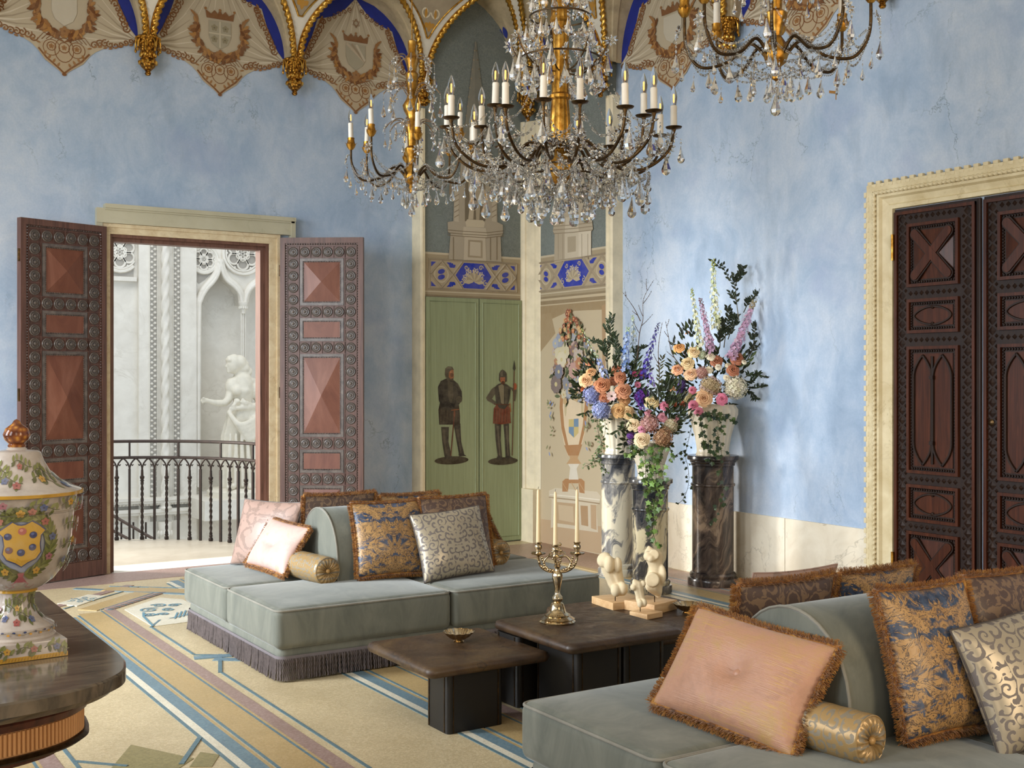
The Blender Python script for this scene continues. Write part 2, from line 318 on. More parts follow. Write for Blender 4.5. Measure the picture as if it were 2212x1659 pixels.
    mosaic('m_rose', 'rose_brown_mosaic', '9b7a68', 'b39280', 70)
make_materials()

# ------------------------------------------------------------------ mesh builder
class MB:
    def __init__(s):
        s.V = []; s.F = []; s.C = []; s.MI = []; s.T = None; s.c = (0.5, 0.5, 0.5); s.mi = 0; s.col = False
    def color(s, h): s.c = lin(h); s.col = True; return s
    def v(s, pts):
        b = len(s.V)
        if s.T is None: s.V.extend(tuple(p) for p in pts)
        else:
            T = s.T; s.V.extend(tuple(T @ Vector(p)) for p in pts)
        return b
    def f(s, idx):
        s.F.append(idx); s.C.append(s.c); s.MI.append(s.mi)
    def poly(s, pts):
        b = s.v(pts); s.f(tuple(range(b, b+len(pts))))
    def box(s, x0, x1, y0, y1, z0, z1):
        b = s.v([(x0, y0, z0), (x1, y0, z0), (x1, y1, z0), (x0, y1, z0), (x0, y0, z1), (x1, y0, z1), (x1, y1, z1), (x0, y1, z1)])
        for q in ((0, 3, 2, 1), (4, 5, 6, 7), (0, 1, 5, 4), (1, 2, 6, 5), (2, 3, 7, 6), (3, 0, 4, 7)): s.f(tuple(b+i for i in q))
        return s
    def grid(s, rows, closed=False):
        n = len(rows[0]); b = s.v([p for r in rows for p in r])
        for i in range(len(rows)-1):
            for j in range(n if closed else n-1):
                k = (j+1) % n
                s.f((b+i*n+j, b+i*n+k, b+(i+1)*n+k, b+(i+1)*n+j))
        return b, n
    def lathe(s, prof, n=24, o=(0, 0, 0), mod=None, a0=0.0, a1=2*PI, cap=True):
        full = abs(a1-a0-2*PI) < 1e-6
        m = n if full else n+1
        rows = []
        for (r, z) in prof:
            row = []
            for j in range(m):
                a = a0+(a1-a0)*j/n; rr = r*(mod(a, z, r) if mod else 1.0)
                row.append((o[0]+rr*cos(a), o[1]+rr*sin(a), o[2]+z))
            rows.append(row)
        b, k = s.grid(rows, full)
        if cap and full:
            if prof[0][0] > 1e-6: s.f(tuple(b+j for j in reversed(range(m))))
            if prof[-1][0] > 1e-6: s.f(tuple(b+(len(prof)-1)*m+j for j in range(m)))
        return s
    def tube(s, path, r, n=6, closed=False, cap=True, mod=None, flat=1.0, up=None):
        P = [Vector(p) for p in path]; N = len(P)
        if N < 2: return s
        T = []
        for i in range(N):
            a = P[i-1] if (i or closed) else P[i]; c = P[(i+1) % N] if (i < N-1 or closed) else P[i]
            d = c-a; T.append(d.normalized() if d.length > 1e-9 else Vector((0, 0, 1)))
        u = Vector(up) if up else (Vector((0, 0, 1)) if abs(T[0].z) < 0.9 else Vector((1, 0, 0)))
        rows = []; L = 0.0
        for i in range(N):
            t = T[i]; u = (u - t*u.dot(t))
            if u.length < 1e-6: u = t.orthogonal()
            u.normalize(); w = t.cross(u)
            if i: L += (P[i]-P[i-1]).length
            ri = r[i] if isinstance(r, (list, tuple)) else r
            row = []
            for j in range(n):
                a = 2*PI*j/n; q = ri*(mod(a, L) if mod else 1.0)
                row.append(P[i]+u*(q*cos(a))+w*(q*flat*sin(a)))
            rows.append(row)
        if closed: rows.append(rows[0])
        b, k = s.grid(rows, True)
        if cap and not closed:
            s.f(tuple(b+j for j in reversed(range(n)))); s.f(tuple(b+(N-1)*n+j for j in range(n)))
        return s
    def prism(s, pts, z0, z1):
        n = len(pts); b = s.v([(x, y, z0) for x, y in pts]+[(x, y, z1) for x, y in pts])
        s.f(tuple(b+i for i in reversed(range(n)))); s.f(tuple(b+n+i for i in range(n)))
        for i in range(n):
            j = (i+1) % n; s.f((b+i, b+j, b+n+j, b+n+i))
        return s
    def rbox(s, hx, hy, hz, r, seg=3, n=(6, 6, 2), o=(0, 0, 0), crown=0.0, fn=None):
        # rounded box with softly crowned top
        def ticks(h, m):
            inner = h-r; t = [-h+r*(1-cos(PI/2*i/seg)) for i in range(seg)]
            t = [-(inner+r*sin(PI/4*(seg-i)/seg)/sin(PI/4)) for i in range(seg)]
            t += [-inner+2*inner*i/m for i in range(m+1)]
            return t+[-q for q in reversed(t[:seg])]
        tx, ty, tz = ticks(hx, n[0]), ticks(hy, n[1]), ticks(hz, n[2])
        def push(p):
            c = Vector((max(-hx+r, min(hx-r, p[0])), max(-hy+r, min(hy-r, p[1])), max(-hz+r, min(hz-r, p[2]))))
            d = Vector(p)-c
            q = c+d.normalized()*r if d.length > 1e-9 else Vector(p)
            if crown and q.z > 0: q.z += crown*max(0, 1-(q.x/hx)**2)*max(0, 1-(q.y/hy)**2)*(q.z/hz)
            if fn: q = fn(q)
            return (q.x+o[0], q.y+o[1], q.z+o[2])
        for ax in range(3):
            for sg in (-1, 1):
                A, B = ((ty, tz), (tx, tz), (tx, ty))[ax]
                h = (hx, hy, hz)[ax]*sg; rows = []
                for a in A:
                    row = []
                    for c in B:
                        p = ((h, a, c), (a, h, c), (a, c, h))[ax]; row.append(push(p))
                    rows.append(row)
                flip = (sg > 0) == (ax == 1)
                if flip: rows = rows[::-1]
                s.grid(rows)
        return s
    def ball(s, o, r, n=10, m=6, sz=1.0):
        return s.lathe([(max(1e-7, r*sin(PI*i/m)), -r*sz*cos(PI*i/m)) for i in range(m+1)], n, o, cap=False)
    def build(s, name, mats, parent=None, smooth=40, world=True, loc=None, rot=None, kind=None, merge=False):
        me = bpy.data.meshes.new(name); me.from_pydata(s.V, [], s.F)
        if isinstance(mats, str): mats = [mats]
        for m in mats: me.materials.append(MT[m])
        if len(mats) > 1: me.polygons.foreach_set('material_index', s.MI)
        if s.col:
            at = me.attributes.new('Col', 'FLOAT_COLOR', 'FACE'); buf = []
            for c in s.C: buf.extend((c[0], c[1], c[2], 1.0))
            at.data.foreach_set('color', buf)
        if merge:
            import bmesh
            bm = bmesh.new(); bm.from_mesh(me); bmesh.ops.remove_doubles(bm, verts=bm.verts, dist=1e-5); bm.to_mesh(me); bm.free()
        if smooth:
            me.polygons.foreach_set('use_smooth', [True]*len(me.polygons)); me.set_sharp_from_angle(angle=rad(smooth))
        me.update()
        return link(name, me, parent, world, loc, rot, kind)

WM = {}
def wm(o): return WM.get(o.name) or Matrix.Identity(4)
def link(name, me, parent=None, world=True, loc=None, rot=None, kind=None):
    o = bpy.data.objects.new(name, me); COL.objects.link(o)
    if loc is not None: o.location = loc
    if rot is not None: o.rotation_euler = rot
    L = Matrix.LocRotScale(Vector(loc or (0, 0, 0)), Euler(rot or (0, 0, 0)), Vector((1, 1, 1)))
    if parent is not None:
        o.parent = parent
        if world: o.matrix_parent_inverse = wm(parent).inverted(); WM[o.name] = L
        else: WM[o.name] = wm(parent) @ L
    else: WM[o.name] = L
    if kind: o['kind'] = kind
    return o
def tag(o, label=None, cat=None, group=None, kind=None):
    if label: o['label'] = label
    if cat: o['category'] = cat
    if group: o['group'] = group
    if kind: o['kind'] = kind
    return o
def thing(name, label=None, cat=None, loc=(0, 0, 0), rot=(0, 0, 0), group=None, kind=None):
    o = bpy.data.objects.new(name, None); COL.objects.link(o); o.location = loc; o.rotation_euler = rot
    o.empty_display_size = 0.1
    WM[o.name] = Matrix.LocRotScale(Vector(loc), Euler(rot), Vector((1, 1, 1)))
    return tag(o, label, cat, group, kind)
def copy_part(o, parent, loc=None, rot=None, scale=None, local=True):
    # a further child that shares its mesh
    c = o.copy(); COL.objects.link(c); c.parent = parent
    if local: c.matrix_parent_inverse = Matrix.Identity(4)
    if loc is not None: c.location = loc
    if rot is not None: c.rotation_euler = rot
    if scale is not None: c.scale = scale if isinstance(scale, (tuple, list)) else (scale,)*3
    return c
def copy_tree(o, parent=None, loc=None, rot=None, scale=None):
    c = o.copy(); COL.objects.link(c)
    if parent is not None: c.parent = parent
    if loc is not None: c.location = loc
    if rot is not None: c.rotation_euler = rot
    if scale is not None: c.scale = (scale,)*3
    for ch in KIDS(o): copy_tree(ch, c)
    return c
def KIDS(o): return list(o.children)

# ------------------------------------------------------------------ flat painting on a plane (murals, inlays)
class Paint:
    def __init__(s, O, U, V, N, off=0.0015):
        s.mb = MB(); s.O = Vector(O); s.U = Vector(U); s.Vv = Vector(V); s.N = Vector(N); s.l = off; s.step = 0.00004
        s.flip = s.U.cross(s.Vv).dot(s.N) < 0
        s.warp = None
    def p(s, u, v):
        if s.warp: return s.warp(u, v, s.l)
        return s.O+s.U*u+s.Vv*v+s.N*s.l
    def poly(s, pts, c):
        s.mb.color(c); q = [s.p(u, v) for u, v in pts]
        if s.flip: q = q[::-1]
        s.mb.poly(q); s.l += s.step
    def strip(s, L, R, c):
        s.mb.color(c)
        for i in range(len(L)-1):
            q = [s.p(*L[i]), s.p(*R[i]), s.p(*R[i+1]), s.p(*L[i+1])]
            if s.flip: q = q[::-1]
            s.mb.poly(q)
        s.l += s.step
    def line(s, pts, w, c, taper=False):
        L, R = [], []; n = len(pts)
        for i, (x, y) in enumerate(pts):
            a = pts[max(0, i-1)]; b = pts[min(n-1, i+1)]
            dx, dy = b[0]-a[0], b[1]-a[1]; d = math.hypot(dx, dy) or 1
            h = w*0.5*((1-0.8*i/(n-1)) if taper else 1)
            L.append((x+dy/d*h, y-dx/d*h)); R.append((x-dy/d*h, y+dx/d*h))
        s.strip(R, L, c)
    def ell(s, u, v, a, b, c, n=14, rot=0):
        cr, sr = cos(rot), sin(rot)
        s.poly([(u+a*cos(t)*cr-b*sin(t)*sr, v+a*cos(t)*sr+b*sin(t)*cr) for t in [2*PI*i/n for i in range(n)]], c)
    def ring(s, u, v, r, w, c, n=18, ry=None):
        ry = ry or r; A = [(u+(r+w/2)*cos(2*PI*i/n), v+(ry+w/2)*sin(2*PI*i/n)) for i in range(n+1)]
        B = [(u+(r-w/2)*cos(2*PI*i/n), v+(ry-w/2)*sin(2*PI*i/n)) for i in range(n+1)]
        s.strip(B, A, c)
    def spiral(s, u, v, r, w, c, a0=0, turns=1.6, sg=1, n=22):
        pts = []
        for i in range(n+1):
            t = i/n; q = r*(1-0.88*t); a = a0+sg*turns*2*PI*t
            pts.append((u+q*cos(a), v+q*sin(a)))
        s.line(pts, w, c)
    def leaf(s, u, v, ang, L, W, c, lobes=0):
        ca, sa = cos(ang), sin(ang); n = 7; A = []; B = []
        for i in range(n+1):
            t = i/n; h = W*sin(PI*min(1, t*1.02))**0.8*0.5
            if lobes: h *= 0.72+0.5*abs(sin(t*PI*lobes))
            A.append((u+ca*L*t-sa*h, v+sa*L*t+ca*h)); B.append((u+ca*L*t+sa*h, v+sa*L*t-ca*h))
        s.strip(A, B, c)
    def flower(s, u, v, r, c, cc, n=5):
        for i in range(n):
            a = 2*PI*i/n+0.3; s.ell(u+cos(a)*r*0.55, v+sin(a)*r*0.55, r*0.5, r*0.42, c, 9, a)
        s.ell(u, v, r*0.26, r*0.26, cc, 9)
    def build(s, name, mat='fresco', parent=None, **kw): return s.mb.build(name, mat, parent, smooth=0, **kw)
def arc(cx, cy, r, a0, a1, n=10): return [(cx+r*cos(a0+(a1-a0)*i/n), cy+r*sin(a0+(a1-a0)*i/n)) for i in range(n+1)]
def bez(P, n=16):
    # Catmull-Rom through points
    P = [Vector(p) for p in P]; out = []
    for i in range(len(P)-1):
        p0 = P[max(0, i-1)]; p1 = P[i]; p2 = P[i+1]; p3 = P[min(len(P)-1, i+2)]
        for k in range(n):
            t = k/n
            out.append(0.5*((2*p1)+(p2-p0)*t+(2*p0-5*p1+4*p2-p3)*t*t+(3*p1-p0-3*p2+p3)*t**3))
    out.append(P[-1]); return out

# ------------------------------------------------------------------ room shell
YB = 10.2; XR = 6.65; XL = -3.3; YF = -2.2; ZC = 5.9
def struct(name, mb, mats, parent=None, smooth=0): return mb.build(name, mats, parent, smooth=smooth, kind=None if parent else 'structure')
floor = struct('floor', MB().box(XL-.3, XR+.3, YF-.3, YB+.4, -0.12, 0.0), 'm_cream')
struct('ceiling', MB().box(XL-.3, XR+.3, YF-.3, YB+.3, ZC, ZC+.15), 'plaster_white')
DX0, DX1, DZ = 2.43, 3.87, 2.86
w = MB(); w.box(XL-.3, DX0, YB, YB+.14, 0, ZC); w.box(DX1, XR+.3, YB, YB+.14, 0, ZC); w.box(DX0, DX1, YB, YB+.14, DZ, ZC)
wall_back = struct('wall_back', w, 'wall')
wall_right = struct('wall_right', MB().box(XR, XR+.3, YF-.3, YB, 0, ZC), 'wall')
w = MB(); ys = [YF-.3, 0.85, 2.35, 3.85, 5.35, 6.85, 8.35, YB]
for i in range(0, 7, 2): w.box(XL-.3, XL, ys[i], ys[i+1], 0, ZC)
for i in (1, 3, 5): w.box(XL-.3, XL, ys[i], ys[i+1], 0, 1.1); w.box(XL-.3, XL, ys[i], ys[i+1], 4.4, ZC)
struct('wall_left', w, 'wall')
w = MB(); xs = [XL-.3, -1.35, 0.15, 2.65, 4.15, XR+.3]
for i in (0, 2, 4): w.box(xs[i], xs[i+1], YF-.3, YF, 0, ZC)
for i in (1, 3): w.box(xs[i], xs[i+1], YF-.3, YF, 0, 1.1); w.box(xs[i], xs[i+1], YF-.3, YF, 4.2, ZC)
struct('wall_front', w, 'wall')
# marble dado, in slabs
bb = thing('baseboard_back', kind='structure')
for i, (a, b) in enumerate(((-3.3, -1.6), (-1.595, 0.3), (0.305, 2.385), (3.955, 4.6), (4.605, 5.32))):
    MB().box(a, b, YB-.018, YB, 0, 0.53).build('marble_slab', 'dado', bb, 0)
br = thing('baseboard_right', kind='structure')
for a, b in ((8.62, 7.45), (7.445, 6.55), (6.545, 5.725), (3.89, 2.3), (2.295, 0.6)):
    MB().box(XR-.018, XR, b, a, 0, 0.565).build('marble_slab', 'dado', br, 0)

# ------------------------------------------------------------------ mosaic floor
_hk = [0]
def band(name, x0, x1, y0, y1, mat, h=0.0022, zz=0.0):
    _hk[0] += 1; h += 0.000012*_hk[0]
    MB().box(x0, x1, y0, y1, zz, zz+h).build(name, mat, floor, 0)
def diag(name, pts, w, mat, h=0.0044):
    _hk[0] += 1; h += 0.00002*_hk[0]-.0014
    a = Vector((*pts[0], 0)); b = Vector((*pts[1], 0)); d = (b-a).normalized(); n = Vector((-d.y, d.x, 0))*(w/2)
    mb = MB(); q = [a-n, b-n, b+n, a+n]; mb.prism([(p.x, p.y) for p in q], 0, h); mb.build(name, mat, floor, 0)
PER = 1.036
for k in range(-3, 5):
    o = k*PER; ye = 8.45 if k in (0, -1) else 9.55; y0 = 0.5
    if k >= 3: ye = 8.0
    band('mosaic_line', 1.677+o, 1.695+o, y0, ye-.1, 'm_teal'); band('mosaic_strip', 1.695+o, 1.735+o, y0, ye-.05, 'm_white')
    band('mosaic_band', 1.735+o, 1.803+o, y0, ye, 'm_blue'); band('mosaic_line', 1.803+o, 1.818+o, y0, ye, 'm_gold')
    band('mosaic_line', 1.828+o, 1.843+o, y0, ye+.05, 'm_teal'); band('mosaic_band', 1.843+o, 2.002+o, y0, ye+.1, 'm_gold')
    band('mosaic_line', 2.002+o, 2.016+o, y0, ye+.14, 'm_teal'); band('mosaic_strip', 2.016+o, 2.03+o, y0, ye+.14, 'm_gold')
    band('mosaic_band', 2.03+o, 2.105+o, y0, ye+.17, 'm_violet'); band('mosaic_line', 2.15+o, 2.167+o, y0, 6.45 if k == 0 else ye-.3, 'm_teal')
band('mosaic_line', 2.15, 2.167, 6.95, 7.85, 'm_teal')
band('mosaic_band', XL, 2.36, 9.68, YB-.02, 'm_violet'); band('mosaic_band', 2.36, 5.3, 9.72, YB-.02, 'm_violet')
band('mosaic_band', 6.02, 6.6, 3.0, 9.8, 'm_rose', 0.0010)
band('mosaic_band', 5.95, 6.02, 3.0, 8.6, 'm_gold'); band('mosaic_strip', 4.6, 6.44, 9.0, 9.72, 'm_rose', 0.0034)
# diagonal interlace near the doorway
for pts, w_, m in (((( 2.067, 8.62), (2.62, 9.12)), .075, 'm_violet'), (((2.01, 8.63), (2.60, 9.17)), .014, 'm_teal'), (((1.93, 8.66), (2.60, 9.28)), .15, 'm_gold'),
                   (((2.045, 9.60), (3.0, 8.60)), .05, 'm_blue'), (((1.75, 8.9), (2.45, 9.52)), .07, 'm_violet'), (((1.80, 8.80), (2.50, 9.42)), .014, 'm_teal'),
                   (((2.25, 9.46), (3.1, 8.72)), .16, 'm_gold'), (((2.30, 9.56), (3.1, 8.9)), .014, 'm_teal'), (((2.15, 7.84), (2.27, 8.05)), .017, 'm_teal'),
                   (((2.155, 6.93), (2.29, 6.84)), .017, 'm_teal'), (((2.29, 6.86), (2.15, 6.44)), .022, 'm_teal'), (((2.13, 6.85), (2.34, 6.80)), .07, 'm_blue'), (((2.22, 6.76), (2.36, 6.66)), .06, 'm_blue'),
                   (((1.68, 5.32), (1.50, 5.0)), .022, 'm_teal'), (((1.13, 5.28), (1.3, 5.1)), .017, 'm_teal')):
    diag('mosaic_band', pts, w_, m)
MB().prism([(1.39, 5.39), (1.12, 4.9), (1.30, 4.78), (1.57, 5.05)], 0, .0022).build('mosaic_diamond', 'm_olive', floor, 0)
MB().prism([(1.62, 5.12), (1.52, 4.95), (1.60, 4.90), (1.68, 5.04)], 0, .0024).build('mosaic_diamond', 'm_olive', floor, 0)
MB().prism([(2.16, 8.55), (2.50, 8.86), (2.62, 8.7), (2.62, 7.9), (2.17, 7.86)], 0, .0040).build('mosaic_panel', 'm_white', floor, 0)
MB().prism([(1.80, 9.02), (2.07, 9.27), (2.17, 9.14), (1.90, 8.85)], 0, .0058).build('mosaic_panel', 'm_white', floor, 0)
pt = Paint((0, 0, .0062), (1, 0, 0), (0, 1, 0), (0, 0, 1)); tb = '5f8797'
for (u, v, r, a0, sg) in ((2.30, 8.42, .075, 0.5, 1), (2.40, 8.55, .06, 2.5, -1), (2.25, 8.25, .05, 4.0, 1), (2.42, 8.36, .05, 1.0, 1), (2.34, 8.22, .045, 3.5, -1), (2.5, 8.5, .05, 0, 1)):
    pt.spiral(u, v, r, .016, tb, a0, 1.5, sg)
for i in range(4): pt.line([(2.36+.035*i, 8.02+.02*i), (2.44+.035*i, 8.22+.02*i)], .012, tb)
pt.line([(2.33, 8.05), (2.5, 8.12)], .012, tb); pt.line([(2.17, 7.86), (2.2, 8.2), (2.24, 8.35)], .017, tb)
for i in range(6):
    a = i*PI/3; pt.spiral(1.985+.075*cos(a), 9.07+.075*sin(a), .03, .008, tb, a, 1.2)
pt.ring(1.985, 9.07, .03, .01, tb)
pt.build('mosaic_scroll', 'fresco', floor)
for i in range(26):
    u = i/25; pos = [(2.075+.5*u, 8.60+.46*u, 0)][0]
    MB().prism([(pos[0]+.017*cos(a)*1.5-.0*sin(a), pos[1]+.012*sin(a)*1.5) for a in [2*PI*j/8 for j in range(8)]], 0, .0060).build('mosaic_roundel', ('m_teal', 'm_violet', 'm_rose')[i % 3], floor, 0)

# ------------------------------------------------------------------ vault: ribs, ropes, webs, corbels
ceil = bpy.data.objects['ceiling']
SPR = 4.53
def gfw(dz): return .165+.60*dz*dz
def KF(h): return 1.10 if h > .62 else 1.62
def lat(dz, h):
    R = KF(h)*h; return .035+(R-math.sqrt(max(0, R*R-dz*dz)))*(h-.035)/h
def top(h): return h*math.sqrt(2*KF(h)-1)*.9995
def vault(P, S, blue):
    # P(s, g, z) maps along-wall, forward, up; S corbel positions ascending; blue: bays that are the corner niche
    sg = 1
    for i in range(len(S)-1):
        h = (S[i+1]-S[i])/2; N = 12; ts = [top(h)*k/N for k in range(N+1)]
        niche = i in blue
        for side in (0, 1):
            s0 = S[i] if side == 0 else S[i+1]; d = 1 if side == 0 else -1
            path = [P(s0+d*(lat(t, h)), gfw(t)+.012, SPR+t) for t in [top(h)*k/84 for k in range(85)]]
            MB().tube(path, .024, 10, mod=lambda a, L: 1+.34*cos(2*(a-L*58))).build('rope_moulding', 'gold_bright', ceil, 60)
            MB().tube([P(s0+d*(lat(t, h)-.028), gfw(t)+.004, SPR+t) for t in ts], .0075, 6).build('gilt_fillet', 'gold', ceil, 60)
            # moulded intrados from the rib back to the wall
            prof = ((0.0, .0), (.10, .0), (.13, .012), (.30, .016), (.33, .03), (.55, .034), (.60, .018), (.8, .02), (1.0, .02))
            rows = [[P(s0+d*(lat(t, h)+q), gfw(t)*(1-u), SPR+t) for (u, q) in prof] for t in ts]
            mb = MB(); mb.grid(rows); mb.build('arch_soffit', 'plaster_beige', ceil, 30)
            if niche:
                pn = Paint((0, 0, 0), (1, 0, 0), (0, 0, 1), (0, 1, 0))
                pn.warp = lambda u, v, l, s0=s0, d=d, h=h: Vector(P(s0+d*(lat(v, h)+.036+l), gfw(v)*(1-u), SPR+v))
                for v in (.16, .30, .44, .56): 
                    pn.leaf(.42, v-.05, PI/2, .10, .22, '24368f'); pn.leaf(.60, v-.02, PI/2-.4, .06, .14, '24368f')
                pn.build('blue_ornament', 'fresco', ceil)
        # blue lunette behind the arch
        if not niche:
            pts = [(S[i]+lat(t, h), SPR+t) for t in ts]+[(S[i+1]-lat(t, h), SPR+t) for t in reversed(ts)]
            mb = MB(); mb.poly([P(a, .003, z) for a, z in pts]); mb.build('blue_lunette', 'ultramarine', ceil, 0)
    # webs above each corbel
    for i in range(1, len(S)-1):
        hl = (S[i]-S[i-1])/2; hr = (S[i+1]-S[i])/2; tt = min(top(hl), top(hr)); N = 10
        rows = []; inner = []
        for k in range(N+1):
            t = tt*k/N; a = S[i]-lat(t, hl)+.01; b = S[i]+lat(t, hr)-.01; g = gfw(t)
            rows.append([P(a+(b-a)*q, g, SPR+t) for q in (0, .25, .5, .75, 1)])
        mb = MB(); mb.grid(rows); mb.build('vault_web', 'plaster_white', ceil, 30)
        L = []; Rr = []
        for k in range(N*2+1):
            t = tt*k/(N*2); a = S[i]-lat(t, hl)+.105; b = S[i]+lat(t, hr)-.105
            if b-a > .004: L.append((a, t)); Rr.append((b, t))
        rows = [[P(l[0]+(r[0]-l[0])*q, gfw(l[1])+.006, SPR+l[1]) for q in (0, .5, 1)] for l, r in zip(L, Rr)]
        if len(rows) > 2:
            mb = MB(); mb.grid(rows); mb.build('web_panel', 'plaster_panel', ceil, 30)
            edge = [P(a, gfw(t)+.008, SPR+t) for a, t in reversed(L)]+[P(b, gfw(t)+.008, SPR+t) for b, t in Rr]
            MB().tube(edge, .009, 6).build('gilt_fillet', 'gold_bright', ceil, 60)
            pn = Paint((0, 0, 0), (1, 0, 0), (0, 0, 1), (0, 1, 0)); s0 = S[i]
            mid = lambda v, hl=hl, hr=hr: (lat(v, hr)-lat(v, hl))/2
            pn.warp = lambda u, v, l, s0=s0: Vector(P(s0+mid(v)+u, gfw(v)+.007+l, SPR+v))
            c = '24368f' if (i in blue or i-1 in blue) and False else 'b9852f'
            v0 = L[0][1]
            for (du, dv, a, LL) in ((0, .05, PI/2, .09), (-.01, .09, PI*.8, .055), (.01, .09, PI*.2, .055)): pn.leaf(du, v0+dv, a, LL, .045, c)
            for sgn in (-1, 1): pn.spiral(sgn*.055, v0+.21, .05, .014, 'd9cdb2', 0 if sgn < 0 else PI, 1.3, sgn); pn.leaf(sgn*.05, v0+.16, PI/2, .08, .03, c)
            pn.build('web_ornament', 'fresco', ceil)
    # plain cove from the rib line up to the ceiling
    rows = []
    for i in range(len(S)-1):
        h = (S[i+1]-S[i])/2; t = top(h)
        for q in ((S[i]+S[i+1])/2,): rows.append([P(q, gfw(t), SPR+t), P(q, gfw(t)+.45, SPR+t+.45), P(q, 1.9, ZC)])
    mb = MB(); mb.grid(rows); mb.build('vault_cove', 'plaster_white', ceil, 60)
PB = lambda s, g, z: (s, YB-g, z)
PR = lambda s, g, z: (XR-g, s, z)
SB = [-1.19, .12, 1.433, 2.743, 4.058, 5.362, 6.50]
SR = [2.39, 3.96, 5.53, 7.10, 8.672, 9.90]
vault(PB, SB, (5,)); vault(PR, SR, (4,))

# web and cove in the very corner of the room
h1 = (SB[6]-SB[5])/2; h2 = (SR[5]-SR[4])/2; N = 10; rows = []
for k in range(N+1):
    t1_, t2_ = top(h1)*k/N, top(h2)*k/N
    a = Vector(PB(SB[6]-lat(t1_, h1), gfw(t1_), SPR+t1_)); b = Vector(PR(SR[5]-lat(t2_, h2), gfw(t2_), SPR+t2_)); rows.append([a.lerp(b, q) for q in (0, .25, .5, .75, 1)])
mb = MB(); mb.grid(rows); mb.build('vault_web', 'plaster_white', ceil, 30)
mb = MB(); mb.grid([[rows[-1][0], rows[-1][4]], [rows[-1][0]+Vector((0, -.45, .45)), rows[-1][4]+Vector((-.45, 0, .45))], [Vector((rows[-1][0].x, YB-1.9, ZC)), Vector((XR-1.9, rows[-1][4].y, ZC))]]); mb.build('vault_cove', 'plaster_white', ceil, 30)

cm = MB(); n8 = 16
cm.lathe([(.001, -.325), (.018, -.32), (.026, -.305), (.02, -.288), (.03, -.275), (.058, -.25), (.07, -.215), (.062, -.19), (.066, -.185), (.056, -.178), (.058, -.13), (.07, -.10), (.084, -.085), (.10, -.02), (.10, 0), (.03, .01)], n8)
cmesh = cm.build('body', 'gold_carved', None, 30)
ca = MB()
for i in range(8):
    a = 2*PI*i/8; x, y = .096*cos(a), .096*sin(a); t = (-sin(a), cos(a))
    pth = [(x+t[0]*q*.034, y+t[1]*q*.034, -.095+zz) for q, zz in ((-1, 0), (-.95, .04), (-.6, .065), (0, .082), (.6, .065), (.95, .04), (1, 0))]
    ca.tube(pth, .0065, 5); ca.ball((x+t[0]*.034, y+t[1]*.034, -.115), .011, 7, 5, 1.8)
for i in range(20):
    a = 2*PI*i/20; ca.ball((.101*cos(a), .101*sin(a), -.012), .0075, 6, 4)
for i in range(10):
    a = 2*PI*i/10; ca.ball((.068*cos(a), .068*sin(a), -.215), .017, 6, 4); ca.ball((.06*cos(a+.3), .06*sin(a+.3), -.15), .014, 6, 4, 1.6)
amesh = ca.build('arcading', 'gold_bright', None, 40)
BODY, ARC = cmesh.data, amesh.data
bpy.data.objects.remove(cmesh); bpy.data.objects.remove(amesh)
def corbel(P, s, label):
    q = P(s, .112, SPR-.005); t = thing('gilded_corbel', label, 'corbel', q, group='gilded corbels under the vault ribs')
    for nm, me in (('body', BODY), ('arcading', ARC)): link(nm, me, t, world=False, kind='stuff' if nm == 'arcading' else None)
corbel(PB, 2.743, 'gilded carved corbel on the blue wall left of the crest with the quartered shield')
corbel(PB, 4.058, 'gilded carved corbel on the blue wall between the quartered and the striped shield')
corbel(PB, 5.362, 'gilded corbel behind the small chandelier at left edge of the painted corner')
corbel(lambda s, g, z: (6.43, 9.86, z), 0, 'gilded corbel in the very corner behind the large chandelier')
corbel(lambda s, g, z: (6.44, 8.66, z), 0, 'gilded corbel on the right edge of the painted corner beside the blue wall')
corbel(PR, 7.10, 'gilded corbel on the right wall partly hidden behind the upper right chandelier')
corbel(PR, 5.53, 'gilded corbel of which only the tip shows right of the upper right chandelier')

